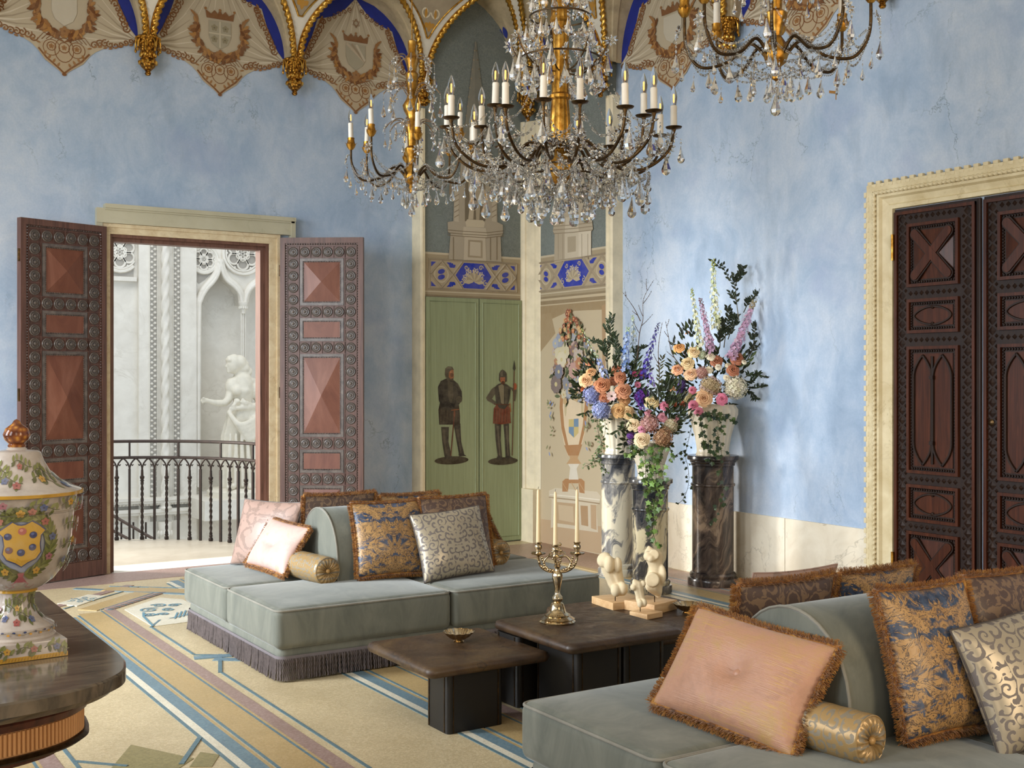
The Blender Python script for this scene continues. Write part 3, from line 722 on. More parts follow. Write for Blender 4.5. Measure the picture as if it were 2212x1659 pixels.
# painted draperies with crests
def drapery(P, s0, h, kind, label, stars=False):
    k = h/.655
    p = Paint((0, 0, 0), (1, 0, 0), (0, 0, 1), (0, 1, 0), .006)
    p.warp = lambda u, v, l: Vector(P(s0+u*k, l, v))
    cr, br, b2 = 'b9ab92', '7b4f2b', '94683d'
    half = [(.62, 4.515), (.54, 4.60), (.47, 4.72), (.42, 4.86), (.385, 4.97), (.33, 4.985), (.22, 5.02), (.11, 5.10), (0, 5.22)]
    low = [(.62, 4.505), (.50, 4.47), (.36, 4.43), (.25, 4.365), (.18, 4.30), (.15, 4.25), (.07, 4.195), (.03, 4.165), (.018, 4.15), (0, 4.135)]
    out = [(-u, v) for u, v in low[:-1]]+[(0, 4.135)]+[(u, v) for u, v in reversed(low[:-1])]+half[1:]+[(-u, v) for u, v in reversed(half[:-1])][:-1]
    p.poly(out, cr)
    # folds gathered at the three ties
    for sgn in (-1, 1):
        for i in range(7):
            a = -.32-.1*i; L = .50-.025*i
            x, y = sgn*(.60), 4.52
            e = (x-sgn*L*cos(a*.55), y-L*sin(a*.6)*.55-.10+.05*i)
            m_ = ((x+e[0])/2, (y+e[1])/2-.02)
            p.line([(x, y), m_, e], .020, ('cfc3ad', 'a0917a')[i % 2], True)
        for i in range(5): p.line([(sgn*.01*i, 5.20-.01*i), (sgn*(.03+.035*i), 5.02), (sgn*(.05+.07*i), 4.86-.02*i)], .016, ('cfc3ad', 'a3947d')[i % 2], True)
    # lower corner flap with roundels
    flap = [(-.21, 4.33), (-.15, 4.25), (-.05, 4.18), (0, 4.14), (.05, 4.18), (.15, 4.25), (.21, 4.33), (.19, 4.39), (.1, 4.42), (-.1, 4.42), (-.19, 4.39)]
    p.poly(flap, 'b3a083')
    for u in (-.10, 0, .10):
        p.ring(u, 4.365, .042 if u == 0 else .034, .008, br); p.flower(u, 4.365, .022, b2, br)
    p.ring(0, 4.345, .075, .007, br, ry=.10)
    for sgn in (-1, 1):
        p.line([(sgn*.2, 4.34), (sgn*.14, 4.27), (sgn*.05, 4.20), (0, 4.155)], .014, br); p.ring(sgn*.1, 4.355, .065, .006, br)
        for i in range(4): p.leaf(sgn*(.16-.035*i), 4.285-.028*i, PI/2+sgn*.5, .045, .02, b2)
        for i in range(9):
            t = i/8; u = sgn*(.24+.34*t); v = 4.420+.075*t+.012*sin(t*9)
            p.spiral(u, v, .036-.012*t, .010, br, t*5, 1.3, sgn); p.leaf(u-sgn*.02, v-.028, (PI if sgn > 0 else 0)+.3*sgn, .04, .016, b2)
        for i in range(10):
            t = i/9; u = sgn*(.54-.16*t); v = 4.60+.35*t
            p.spiral(u-sgn*.042, v, .034, .010, br, t*6, 1.3, -sgn); p.leaf(u-sgn*.02, v+.02, PI/2+sgn*.7, .045, .018, b2)
        for i in range(6):
            t = i/5; p.spiral(sgn*(.33-.27*t), 4.955+.15*t, .026, .008, br, t*5, 1.3, sgn)
        for a in range(5): p.line([(0, 4.41), (sgn*(.04+.03*a), 4.445+.006*a), (sgn*(.075+.034*a), 4.43-.006*a)], .006, br)
    p.ell(0, 4.145, .018, .014, br)
    # crest
    p.poly([(-.10, 4.79), (.10, 4.79), (.10, 4.66), (.07, 4.59), (0, 4.545), (-.07, 4.59), (-.10, 4.66)], 'a39a84' if kind != 'pale' else 'c2b9a6')
    if kind == 'quart':
        p.line([(0, 4.79), (0, 4.56)], .012, 'c0b59c'); p.line([(-.1, 4.68), (.1, 4.68)], .012, 'c0b59c')
        for u, v in ((-.05, 4.73), (.05, 4.73), (-.05, 4.63), (.045, 4.63)): p.flower(u, v, .03, '8d8368', '6f6650')
    if kind == 'strip':
        for i in range(3): p.line([(-.095+.05*i, 4.785), (.095, 4.63-.02*i+.05*i*.5)], .022, ('b7a68e', '97866e', 'bfb29b')[i])
    p.poly([(-.12, 4.81), (.12, 4.81), (.13, 4.88), (.08, 4.85), (.05, 4.885), (.02, 4.855), (0, 4.90), (-.02, 4.855), (-.05, 4.885), (-.08, 4.85), (-.13, 4.88)], br)
    for u in (-.13, 0, .13): p.ell(u, 4.89, .012, .012, b2)
    for sgn in (-1, 1):
        for i in range(11):
            t = i/10; a = -PI/2+sgn*(.12+t*1.75); R = .205
            u = R*cos(a)*.98; v = 4.68+.165*sin(a)*1.15
            for q in range(5): p.leaf(u+rnd.uniform(-.012, .012), v+rnd.uniform(-.012, .012), a+sgn*(1.3-.65*q)+.4*rnd.uniform(-1, 1), rnd.uniform(.05, .095), .030, (br, b2, '6a4020', 'a5763f')[(i+q) % 4], 2)
        for q in range(4): p.leaf(sgn*.2, 4.74+.02*q, PI/2-sgn*(.1+.25*q), .09, .022, b2)
    p.flower(0, 4.50, .04, b2, br)
    if stars:
        T = [(.04*cos(PI/2+2*PI*i/3), 4.985+.04*sin(PI/2+2*PI*i/3)) for i in range(4)]; p.line(T, .007, br)
        T = [(.04*cos(-PI/2+2*PI*i/3), 4.985+.04*sin(-PI/2+2*PI*i/3)) for i in range(4)]; p.line(T, .007, br)
    o = p.build('painted_drapery', 'fresco'); tag(o, label, 'mural', 'painted draperies under the vault')
drapery(PB, 2.088, .655, 'pale', 'painted drapery with a plain pale shield above the left end of the doorway')
drapery(PB, 3.400, .657, 'quart', 'painted drapery with a mottled quartered shield between two gilded corbels')
drapery(PB, 4.710, .652, 'strip', 'painted drapery with crown, striped shield and six pointed star', True)
drapery(PR, 7.886, .785, 'pale', 'painted drapery on the right wall next to the painted corner')
drapery(PR, 6.315, .785, 'quart', 'painted drapery on the right wall behind the crystals of the upper right chandelier')

# ------------------------------------------------------------------ painted corner
YN, XN = 10.05, 6.56
nb = struct('wall_niche_back', MB().box(5.34, 6.65, YN, YB, 0, SPR+.95), 'damask_wall')
nr = struct('wall_niche_right', MB().box(XN, XR, 8.70, YN, 0, SPR+.95), 'damask_wall')
def pilaster(name, pts, zz):
    t = thing(name, kind='structure')
    mb = MB(); mb.prism(pts, 0, zz); mb.build('pilaster_shaft', 'pilaster', t, 0)
    return t
t1 = pilaster('trim_1', [(5.312, YB), (5.312, 10.035), (5.32, 10.02), (5.333, 10.015), (5.336, 10.022), (5.346, 10.022), (5.349, 10.015), (5.36, 10.02), (5.368, 10.035), (5.368, YB)], SPR-.3)
t2 = pilaster('trim_2', [(6.56, YN), (6.468, YN), (6.472, 10.02), (6.488, 10.0), (6.503, 9.995), (6.512, 9.965), (6.524, 9.935), (6.535, 9.905), (6.538, 9.87), (6.548, 9.835), (6.56, 9.82)], SPR-.3)
t3 = pilaster('trim_3', [(XR, 8.60), (6.535, 8.60), (6.522, 8.615), (6.522, 8.635), (6.53, 8.642), (6.53, 8.66), (6.522, 8.668), (6.522, 8.69), (6.535, 8.705), (XR, 8.705)], SPR-.3)
for t, (x0, x1, y0, y1) in ((t1, (5.302, 5.378, 10.005, YB)), (t2, (6.46, 6.56, 9.81, YN)), (t3, (6.51, XR, 8.59, 8.715))):
    MB().box(x0, x1, y0, y1, 0, .53).build('pilaster_plinth', 'pilaster', t, 0)
def paint_back(off=.002): return Paint((0, YN, 0), (1, 0, 0), (0, 0, 1), (0, -1, 0), off)
def paint_right(off=.002): return Paint((XN, 0, 0), (0, 1, 0), (0, 0, 1), (-1, 0, 0), off)
def ub(x, y): p = on_y(x, y, YN); return (p.x, p.z)
def ur(x, y): p = on_x(x, y, XN); return (p.y, p.z)
STN = ('a08f74', '8d7c62', 'b9a98d', '776850')
def frieze(paint, u0, u1, z0, z1, par, ground, wallmat, name):
    # blue-grounded tracery panel between two painted mouldings
    zb0, zb1 = z0+.085, z1-.075; U0, U1 = u0+.06, u1-.06; W = U1-U0; H = zb1-zb0
    paint.poly([(u0, z0), (u1, z0), (u1, z1), (u0, z1)], 'a39377'); paint.poly([(u0, z1-.02), (u1, z1-.02), (u1, z1), (u0, z1)], 'c3b59b')
    paint.poly([(u0, z0), (u1, z0), (u1, z0+.02), (u0, z0+.02)], '8c7b60'); paint.poly([(u0, z0+.045), (u1, z0+.045), (u1, z0+.055), (u0, z0+.055)], 'c5b89e')
    paint.poly([(U0-.02, zb0-.015), (U1+.02, zb0-.015), (U1+.02, zb1+.015), (U0-.02, zb1+.015)], '7d6d54'); paint.poly([(U0-.01, zb0-.005), (U1+.01, zb0-.005), (U1+.01, zb1+.005), (U0-.01, zb1+.005)], 'ad9d82')
    bl = '2236a0'
    zc = (zb0+zb1)/2
    hexa = [(U0+W*.29, zc), (U0+W*.385, zb1-.01), (U0+W*.615, zb1-.01), (U0+W*.71, zc), (U0+W*.615, zb0+.01), (U0+W*.385, zb0+.01)]
    paint.poly(hexa, bl)
    um = U0+W/2
    for k in range(9):
        a = PI/2+(k-4)*.42; R = H*.30; x, z = um+cos(a)*R*1.25, zc-H*.10+sin(a)*R
        paint.leaf(um, zc-H*.2, a, R*1.5, H*.14, ('b9aa8e', 'a2937a')[k % 2], 3)
        paint.spiral(x, z, H*.09, H*.035, 'c6b89d', a, 1.2, 1 if k % 2 else -1, 12)
    for sgn in (-1, 1): paint.spiral(um+sgn*W*.14, zc-H*.26, H*.12, H*.045, 'b4a58a', PI/2, 1.2, sgn, 14); paint.spiral(um+sgn*W*.085, zc+H*.3, H*.10, H*.04, 'b4a58a', 0, 1.2, sgn, 14)
    for sgn in (-1, 1):
        c = um+sgn*W*.375
        for dz in (-1, 1):
            for da in (-.9, 0, .9): paint.leaf(um+sgn*W*.25, zc+dz*H*.26, dz*PI/2+da, H*.17, H*.11, bl)
            for qq in (-1, 1): paint.poly([(c+qq*W*.115, zc+dz*H*.44), (c+qq*W*.06, zc+dz*H*.44), (c+qq*W*.115, zc+dz*H*.26)], bl)
        paint.ring(c, zc, H*.28, H*.05, 'c2b499'); paint.ell(c, zc+H*.10, H*.15, H*.09, bl, 10, .3); paint.ell(c, zc-H*.10, H*.15, H*.09, bl, 10, .3)
    # raised lattice
    for a, b in ((0, .25), (.25, 0), (.25, .5), (.5, .25)): pass
    mb = MB()
    for sgn in (-1, 1):
        c = um+sgn*W*.375; pts = [(c-W*.125, zc), (c, zb1-.005), (c+W*.125, zc), (c, zb0+.005)]
        for i in range(4):
            mb.tube([paint.p(*pts[i]), paint.p(*pts[(i+1) % 4])], .012, 4)
        x0 = um+sgn*W*.25; mb.tube([paint.p(x0, zc), paint.p(um+sgn*W*.14, zb1-.005)], .012, 4); mb.tube([paint.p(x0, zc), paint.p(um+sgn*W*.14, zb0+.005)], .012, 4)
    mb.tube([paint.p(U0-.012, zb0-.008), paint.p(U1+.012, zb0-.008), paint.p(U1+.012, zb1+.008), paint.p(U0-.012, zb1+.008), paint.p(U0-.012, zb0-.008)], .010, 4)
    mb.build('lattice', 'plaster_panel', par, 0)
    paint.build(name, 'fresco', par)
ZF0, ZF1 = 2.43, 2.86
frieze(paint_back(), 5.37, 6.465, ZF0, ZF1, nb, None, None, 'frieze_panel')
frieze(paint_right(), 9.815, 8.705, ZF0, ZF1, nr, None, None, 'frieze_panel')
# painted monument with statue and spire on the grey damask
p = paint_back(.011)
def P_(pts, c): p.poly([ub(x, y) for x, y in pts], c)
P_([(968, 560), (972, 505), (966, 500), (966, 480), (978, 478), (980, 405), (992, 400), (995, 330), (1060, 330), (1064, 400), (1072, 405), (1073, 480), (1085, 486), (1085, 505), (1080, 512), (1082, 566)], 'a89c88')
P_([(996, 330), (1024, 98), (1028, 98), (1058, 330)], '827f73'); P_([(1024, 98), (1028, 98), (1040, 200), (1046, 330), (1026, 330)], '77766c')
for i in range(12): 
    t = i/11; y = 330-220*t
    p.ell(*ub(996+28*t, y), .010, .008, '9a8a70', 6); p.ell(*ub(1058-30*t, y), .010, .008, '75664f', 6)
p.ell(*ub(1026, 96), .012, .03, '827f73', 8)
for x0 in (972, 1076): P_([(x0-3, 420), (x0, 300), (x0+3, 420)], '8b7b63')
P_([(1003, 478), (1003, 400), (1010, 372), (1025, 350), (1040, 372), (1047, 400), (1047, 478)], '6f6350')
for x0 in (985, 1066):
    P_([(x0-5, 478), (x0-5, 405), (x0+5, 405), (x0+5, 480)], 'b8ab96')
    for k in range(6): p.line([ub(x0-5, 470-11*k), ub(x0+5, 464-11*k)], .008, '897a63')
# the statue: legs, hips, torso
P_([(1010, 474), (1014, 440), (1012, 408), (1022, 404), (1023, 440), (1021, 474)], 'bbac93'); P_([(1027, 475), (1026, 440), (1024, 404), (1036, 406), (1036, 440), (1034, 475)], 'a99a81')
P_([(1010, 412), (1012, 380), (1018, 352), (1034, 352), (1038, 382), (1037, 412)], 'b3a48b'); p.ell(*ub(1026, 344), .035, .045, 'b3a48b', 10)
P_([(1004, 480), (1008, 474), (1042, 476), (1046, 482), (1044, 492), (1006, 490)], 'c3b59b')
P_([(1000, 562), (1002, 512), (998, 508), (1000, 490), (1048, 493), (1051, 511), (1047, 515), (1049, 564)], 'bdb09a'); P_([(1009, 556), (1010, 518), (1041, 520), (1041, 558)], '9c8d75'); P_([(1013, 552), (1014, 522), (1037, 524), (1037, 554)], 'bdb09a')
for y0 in (500, 506, 511): p.line([ub(966, y0-3), ub(1000, y0), ub(1050, y0+3), ub(1086, y0-1)], .007, '7d6e57')
for x0 in (978, 1058, 1072): p.line([ub(x0, 512), ub(x0, 562)], .010, '82735b')
p.build('painted_monument', 'fresco', nb)
p = paint_right(.011)
def P_(pts, c): p.poly([ur(x, y) for x, y in pts], c)
P_([(1199, 568), (1200, 505), (1196, 500), (1199, 483), (1206, 478), (1208, 420), (1222, 330), (1252, 330), (1270, 420), (1272, 470), (1281, 476), (1283, 495), (1279, 500), (1279, 552)], 'b0a28b')
P_([(1222, 560), (1222, 500), (1224, 470), (1250, 466), (1252, 498), (1252, 556)], 'c6b9a2'); P_([(1228, 546), (1228, 512), (1246, 510), (1246, 543)], 'aa9c84'); P_([(1252, 556), (1252, 500), (1279, 498), (1279, 552)], 'd0c3ad')
for y0 in (486, 494, 502): p.line([ur(1197, y0+3), ur(1240, y0), ur(1282, y0-5)], .008, '8f8069')
for x0 in (1208, 1218, 1259, 1272): p.line([ur(x0, 505), ur(x0, 560)], .008, '93856e')
p.build('painted_monument', 'fresco', nr)
# warm painted niche with pedestal and vase of flowers
p = paint_right(.0012)
p.poly([(8.705, 0), (9.815, 0), (9.815, ZF0), (8.705, ZF0)], 'bfae90')
P_([(1159, 652), (1324, 637), (1324, 645), (1159, 660)], '8f7c5f'); P_([(1166, 662), (1320, 648), (1318, 668), (1230, 672), (1168, 700)], '9a8463')
P_([(1166, 680), (1190, 676), (1200, 720), (1168, 760)], 'a08a69'); P_([(1300, 660), (1320, 652), (1322, 1190), (1306, 1186)], 'a88a68')
P_([(1160, 1120), (1322, 1140), (1322, 1200), (1160, 1172)], 'b89d7c')
P_([(1186, 1060), (1200, 1054), (1290, 1062), (1298, 1072), (1294, 1088), (1288, 1092), (1292, 1150), (1204, 1138), (1190, 1140), (1192, 1080), (1186, 1074)], 'cdbfa6')
P_([(1200, 1084), (1244, 1088), (1246, 1136), (1202, 1130)], 'b59a78'); P_([(1206, 1090), (1238, 1094), (1240, 1129), (1208, 1123)], 'c4ae8e'); P_([(1254, 1092), (1270, 1093), (1271, 1137), (1256, 1134)], 'ab8b67'); P_([(1276, 1090), (1288, 1091), (1289, 1145), (1277, 1141)], 'b79a78')
p.line([ur(1186, 1074), ur(1240, 1080), ur(1296, 1088)], .012, '9c876a'); p.line([ur(1188, 1068), ur(1240, 1073), ur(1296, 1080)], .010, 'e0d6c2')
# vase
OR, O2 = 'a87a50', 'b9946a'
P_([(1215, 1062), (1215, 1040), (1222, 1034), (1256, 1034), (1263, 1040), (1263, 1066), (1252, 1064), (1250, 1044), (1229, 1044), (1227, 1062)], OR)
for x0 in (1221, 1240, 1257): p.line([ur(x0-6, 1042), ur(x0+6, 1062)], .01, O2)
P_([(1229, 1036), (1232, 1010), (1226, 1000), (1253, 1000), (1246, 1012), (1250, 1036)], 'd6cdbb'); P_([(1224, 1002), (1232, 990), (1230, 984), (1250, 984), (1248, 990), (1256, 1002)], O2)
P_([(1227, 984), (1218, 955), (1212, 920), (1209, 880), (1211, 850), (1272, 850), (1270, 885), (1266, 925), (1258, 958), (1250, 984)], 'd9c4a4')
P_([(1211, 850), (1209, 880), (1213, 925), (1222, 962), (1228, 962), (1219, 920), (1216, 880), (1217, 850)], OR); P_([(1272, 850), (1270, 885), (1265, 925), (1255, 962), (1250, 962), (1259, 920), (1263, 880), (1265, 850)], OR); P_([(1219, 962), (1258, 960), (1250, 984), (1228, 984)], OR)
P_([(1229, 906), (1250, 904), (1250, 935), (1240, 946), (1229, 935)], 'c2ad72'); P_([(1240, 905), (1250, 904), (1250, 922), (1240, 922)], '6a86a0'); P_([(1229, 922), (1240, 922), (1240, 945), (1229, 934)], '6a86a0')
p.ell(*ur(1222, 880), .02, .09, 'c2b08a', 10); p.ell(*ur(1258, 880), .02, .09, 'c2b08a', 10)
def fade(h, k=.34):
    a, b = h, 'c2b191'; return ''.join('%02x' % int(int(a[i:i+2], 16)*(1-k)+int(b[i:i+2], 16)*k) for i in (0, 2, 4))
fl = [('66718f', 26), ('b8979a', 24), ('cfc4a6', 12), ('a3664a', 16), ('8d9bb5', 22), ('624650', 12), ('bd9a6b', 12), ('b3a7a8', 14)]
for i in range(64): 
    a = rnd.uniform(0, 2*PI); q = math.sqrt(rnd.random()); x = 1238+q*50*cos(a); y = 790+q*85*sin(a)
    for _ in range(2): p.leaf(*ur(x+rnd.uniform(-8, 8), y+rnd.uniform(-8, 8)), rnd.uniform(0, 6.28), .10, .035, ('3f4a30', '586344', '2e3626')[i % 3])
for c, nfl in fl:
    for i in range(nfl//2):
        a = rnd.uniform(0, 2*PI); q = math.sqrt(rnd.random()); x = 1238+q*44*cos(a); y = 795+q*75*sin(a)
        p.flower(*ur(x, y), rnd.uniform(.03, .055), fade(c), 'c0a56c', 6)
for x, y, r, c in ((1214, 762, .085, 'd3cdae'), (1226, 760, .07, 'cfc9aa'), (1218, 777, .08, 'ddd6bf'), (1213, 802, .07, 'b0848c'), (1206, 830, .09, '46394a'), (1212, 803, .07, '3a4a7a'), (1244, 800, .08, 'b77f86'), (1256, 785, .06, 'a3502d'), (1214, 735, .07, '7288b8'), (1205, 742, .05, '8ea0c8')): p.flower(*ur(x, y), r, fade(c, .42), 'c8ba8a', 8)
for i in range(34):
    t = rnd.random(); x = 1238+rnd.uniform(-26, 26)*(1.2-t); y = 735-62*t
    p.flower(*ur(x, y), .026, ('a85a3e', '8b4a3c', 'c07a55', 'c9a070')[i % 4], 'e0c98a', 5)
    p.leaf(*ur(x+5, y+6), rnd.uniform(0, 6.28), .05, .02, '6b6f4c')
for i in range(30):
    x = 1200-rnd.uniform(0, 14); y = rnd.uniform(840, 990); p.leaf(*ur(x if i % 2 else x+75+rnd.uniform(0, 12), y), rnd.uniform(2, 5), .05, .018, ('777a55', '8f8f6a', '7f8fb8')[i % 3])
p.build('painted_vase_of_flowers', 'fresco', nr)
# green double door with two painted men in armour
d3 = thing('door_3', kind='structure')
u0, u1, um = 5.372, 6.464, on_y(1032, 800, YN).x
for a, b in ((u0, um-.006), (um+.006, u1)):
    mb = MB(); mb.box(a, b, YN-.028, YN, 0.012, ZF0-.005)
    lf = mb.build('door_leaf', 'green', d3, 0)
    mb = MB(); q = [(a+.035, .06), (b-.035, .06), (b-.035, ZF0-.045), (a+.035, ZF0-.045), (a+.035, .06)]
    mb.tube([(x, YN-.029, z) for x, z in q], .006, 5); mb.build('moulding', 'green', lf, 30)
leafs = [o for o in d3.children if o.name.startswith('door_leaf')]
p = Paint((0, YN-.029, 0), (1, 0, 0), (0, 0, 1), (0, -1, 0), .001)
def ud(x, y): q = on_y(x, y, YN-.029); return (q.x, q.z)
def P_(pts, c): p.poly([ud(x, y) for x, y in pts], c)
AR, A2, A3 = '37322a', '4d4638', '292520'
def cz(ox, oy, s, pts): return [(850+(x+ox)/2.0236, 480+(y+oy)/2.0236) for x, y in pts]
Z = lambda pts: [(850+x/2.0236, 480+y/2.0236) for x, y in pts]
G = lambda pts, c: P_(Z(pts), c)
def E_(x, y, a, b, c, n=12): p.ell(*ud(850+x/2.0236, 480+y/2.0236), a, b, c, n)
def Ln(pts, w, c): p.line([ud(850+x/2.0236, 480+y/2.0236) for x, y in pts], w, c)
E_(254, 1041, .19, .04, '342c1e', 20)
G([(208, 895), (213, 960), (222, 1020), (240, 1030), (254, 1022), (240, 960), (242, 895)], AR); G([(262, 880), (276, 960), (286, 1015), (310, 1018), (296, 960), (293, 900), (292, 880)], AR)
G([(214, 905), (219, 960), (228, 1012), (234, 1012), (228, 960), (226, 905)], A2); G([(272, 905), (284, 960), (292, 1008), (297, 1008), (290, 960), (284, 905)], A2)
G([(222, 1018), (226, 1036), (262, 1034), (254, 1022)], A3); G([(284, 1012), (286, 1024), (318, 1022), (308, 1014)], A3)
G([(196, 820), (205, 780), (246, 780), (286, 800), (291, 850), (290, 885), (200, 885)], '332b22')
for x0 in (208, 222, 236, 250, 264, 278): Ln([(x0, 815), (x0-3, 880)], .006, '463b2c')
G([(194, 720), (206, 695), (232, 682), (262, 690), (282, 706), (298, 740), (300, 775), (284, 800), (252, 822), (206, 815), (200, 770)], AR); G([(236, 690), (258, 700), (262, 760), (250, 800), (238, 760)], A2)
G([(194, 725), (205, 705), (216, 715), (220, 780), (268, 795), (266, 812), (212, 806), (198, 780)], A3); G([(276, 712), (296, 740), (299, 780), (284, 796), (274, 780), (284, 770)], A3); E_(286, 775, .035, .035, A2)
G([(232, 690), (236, 672), (262, 672), (262, 694)], A2); G([(238, 645), (262, 645), (264, 680), (250, 686), (240, 676)], '8a5a3a'); E_(255, 668, .018, .02, '5d3722'); E_(250, 655, .01, .008, 'b07a52')
G([(224, 665), (226, 640), (238, 630), (256, 632), (264, 645), (252, 645), (242, 655), (240, 682), (228, 680)], A2); G([(228, 640), (238, 632), (252, 634), (258, 640)], '6a614e')
Ln([(268, 815), (250, 1022)], .012, '5b2f20'); Ln([(252, 822), (286, 818)], .010, '7a4a2a'); E_(266, 838, .012, .03, '6a3d28')
E_(478, 1044, .175, .038, '342c1e', 20)
G([(442, 880), (446, 950), (456, 1030), (474, 1030), (468, 950), (470, 880)], AR); G([(480, 880), (486, 950), (490, 1028), (510, 1028), (504, 950), (504, 880)], AR)
G([(450, 890), (456, 950), (462, 1020), (467, 1020), (462, 950), (460, 890)], '5b5344'); G([(490, 890), (494, 950), (498, 1020), (503, 1020), (500, 950), (498, 890)], '5b5344')
G([(452, 1024), (450, 1038), (478, 1036), (474, 1024)], A3); G([(488, 1024), (492, 1034), (522, 1030), (508, 1022)], A3)
G([(434, 880), (438, 815), (450, 795), (500, 795), (508, 815), (513, 878), (474, 884)], '6b3320')
for x0 in (446, 458, 470, 484, 496): Ln([(x0, 815), (x0-3, 876)], .007, '4c2417')
G([(440, 722), (456, 708), (474, 702), (494, 708), (512, 722), (508, 770), (500, 800), (484, 818), (462, 812), (448, 790)], AR); G([(458, 715), (474, 708), (482, 715), (482, 800), (470, 790)], '7a7058'); G([(484, 712), (500, 722), (498, 780), (486, 808)], A2)
G([(440, 720), (428, 730), (404, 768), (410, 780), (440, 796), (448, 786), (430, 772), (444, 748)], A2); G([(508, 720), (522, 742), (522, 782), (532, 782), (538, 735), (532, 705), (522, 706), (524, 726)], A2)
E_(530, 718, .022, .035, '9c4a2a'); Ln([(527, 640), (518, 1020)], .011, '5a3a26'); G([(527, 602), (521, 640), (527, 652), (534, 640)], '38382e')
G([(466, 676), (488, 676), (486, 700), (476, 706), (466, 698)], '9a5b3c'); E_(478, 702, .022, .018, '51301f'); E_(472, 686, .005, .004, '2a1a12', 6); E_(483, 686, .005, .004, '2a1a12', 6)
G([(460, 690), (461, 662), (468, 650), (476, 644), (486, 650), (494, 662), (495, 696), (488, 700), (489, 678), (466, 678), (467, 702)], AR); G([(466, 660), (476, 646), (478, 672), (468, 674)], '5a5142'); Ln([(438, 795), (508, 798)], .012, '4d2c1c'); Ln([(508, 790), (512, 830)], .010, '9c5a2a')
p.build('painted_armoured_man', 'fresco', d3)

# ------------------------------------------------------------------ open carved double door in the back wall
d1 = thing('door_1', kind='structure')
mb = MB(); y0, y1 = YB-.03, YB+.14
mb.box(2.395, 2.452, y0, y1, 0, 2.925); mb.box(3.853, 3.935, y0, y1, 0, 2.925); mb.box(2.452, 3.853, y0, y1, 2.855, 2.925)
mb.box(2.38, 2.41, y0-.012, y0+.02, 0, 2.94); mb.box(3.92, 3.95, y0-.012, y0+.02, 0, 2.94); mb.box(2.41, 3.92, y0-.012, y0+.02, 2.91, 2.94)
mb.build('door_frame', 'yellow_marble', d1, 0)
mb = MB(); mb.box(2.452, 2.492, YB+.02, y1, 0, 2.855); mb.box(3.782, 3.853, YB+.02, y1, 0, 2.855); mb.box(2.492, 3.782, YB+.02, y1, 2.797, 2.855)
mb.box(2.452, 2.47, YB-.01, YB+.02, 0, 2.855); mb.box(3.825, 3.853, YB-.01, YB+.02, 0, 2.855); mb.box(2.47, 3.825, YB-.01, YB+.02, 2.83, 2.855)
mb.build('door_lining', 'wood_jamb', d1, 0)
mb = MB(); mb.box(2.335, 4.065, YB-.06, YB, 2.942, 3.065); mb.box(2.40, 4.085, YB-.085, YB, 3.065, 3.10); mb.box(2.40, 4.075, YB-.072, YB, 3.05, 3.066); mb.box(4.045, 4.085, YB-.072, YB, 2.87, 3.066); mb.box(2.335, 2.385, YB-.05, YB, 2.86, 2.942)
mb.build('lintel', 'lintel', d1, 0)
MB().box(2.43, 3.87, YB-.02, YB+.36, -.01, .0036).build('threshold', 'stair_stone', d1, 0)
LW, LH = .755, 2.895
rows_full = (0, 5, 8, 16, 19, 24)
ROS = MB().lathe([(.046, 0), (.046, .006), (.041, .011), (.037, .006), (.031, .005), (.028, .012), (.024, .013), (.021, .007), (.014, .007), (.011, .015), (.005, .019), (.001, .0195)], 20).build('rosette', 'wood_rosette', None, 30)
ROSM = ROS.data; bpy.data.objects.remove(ROS)
def leafrow(i): return LH-.13-.1075*i
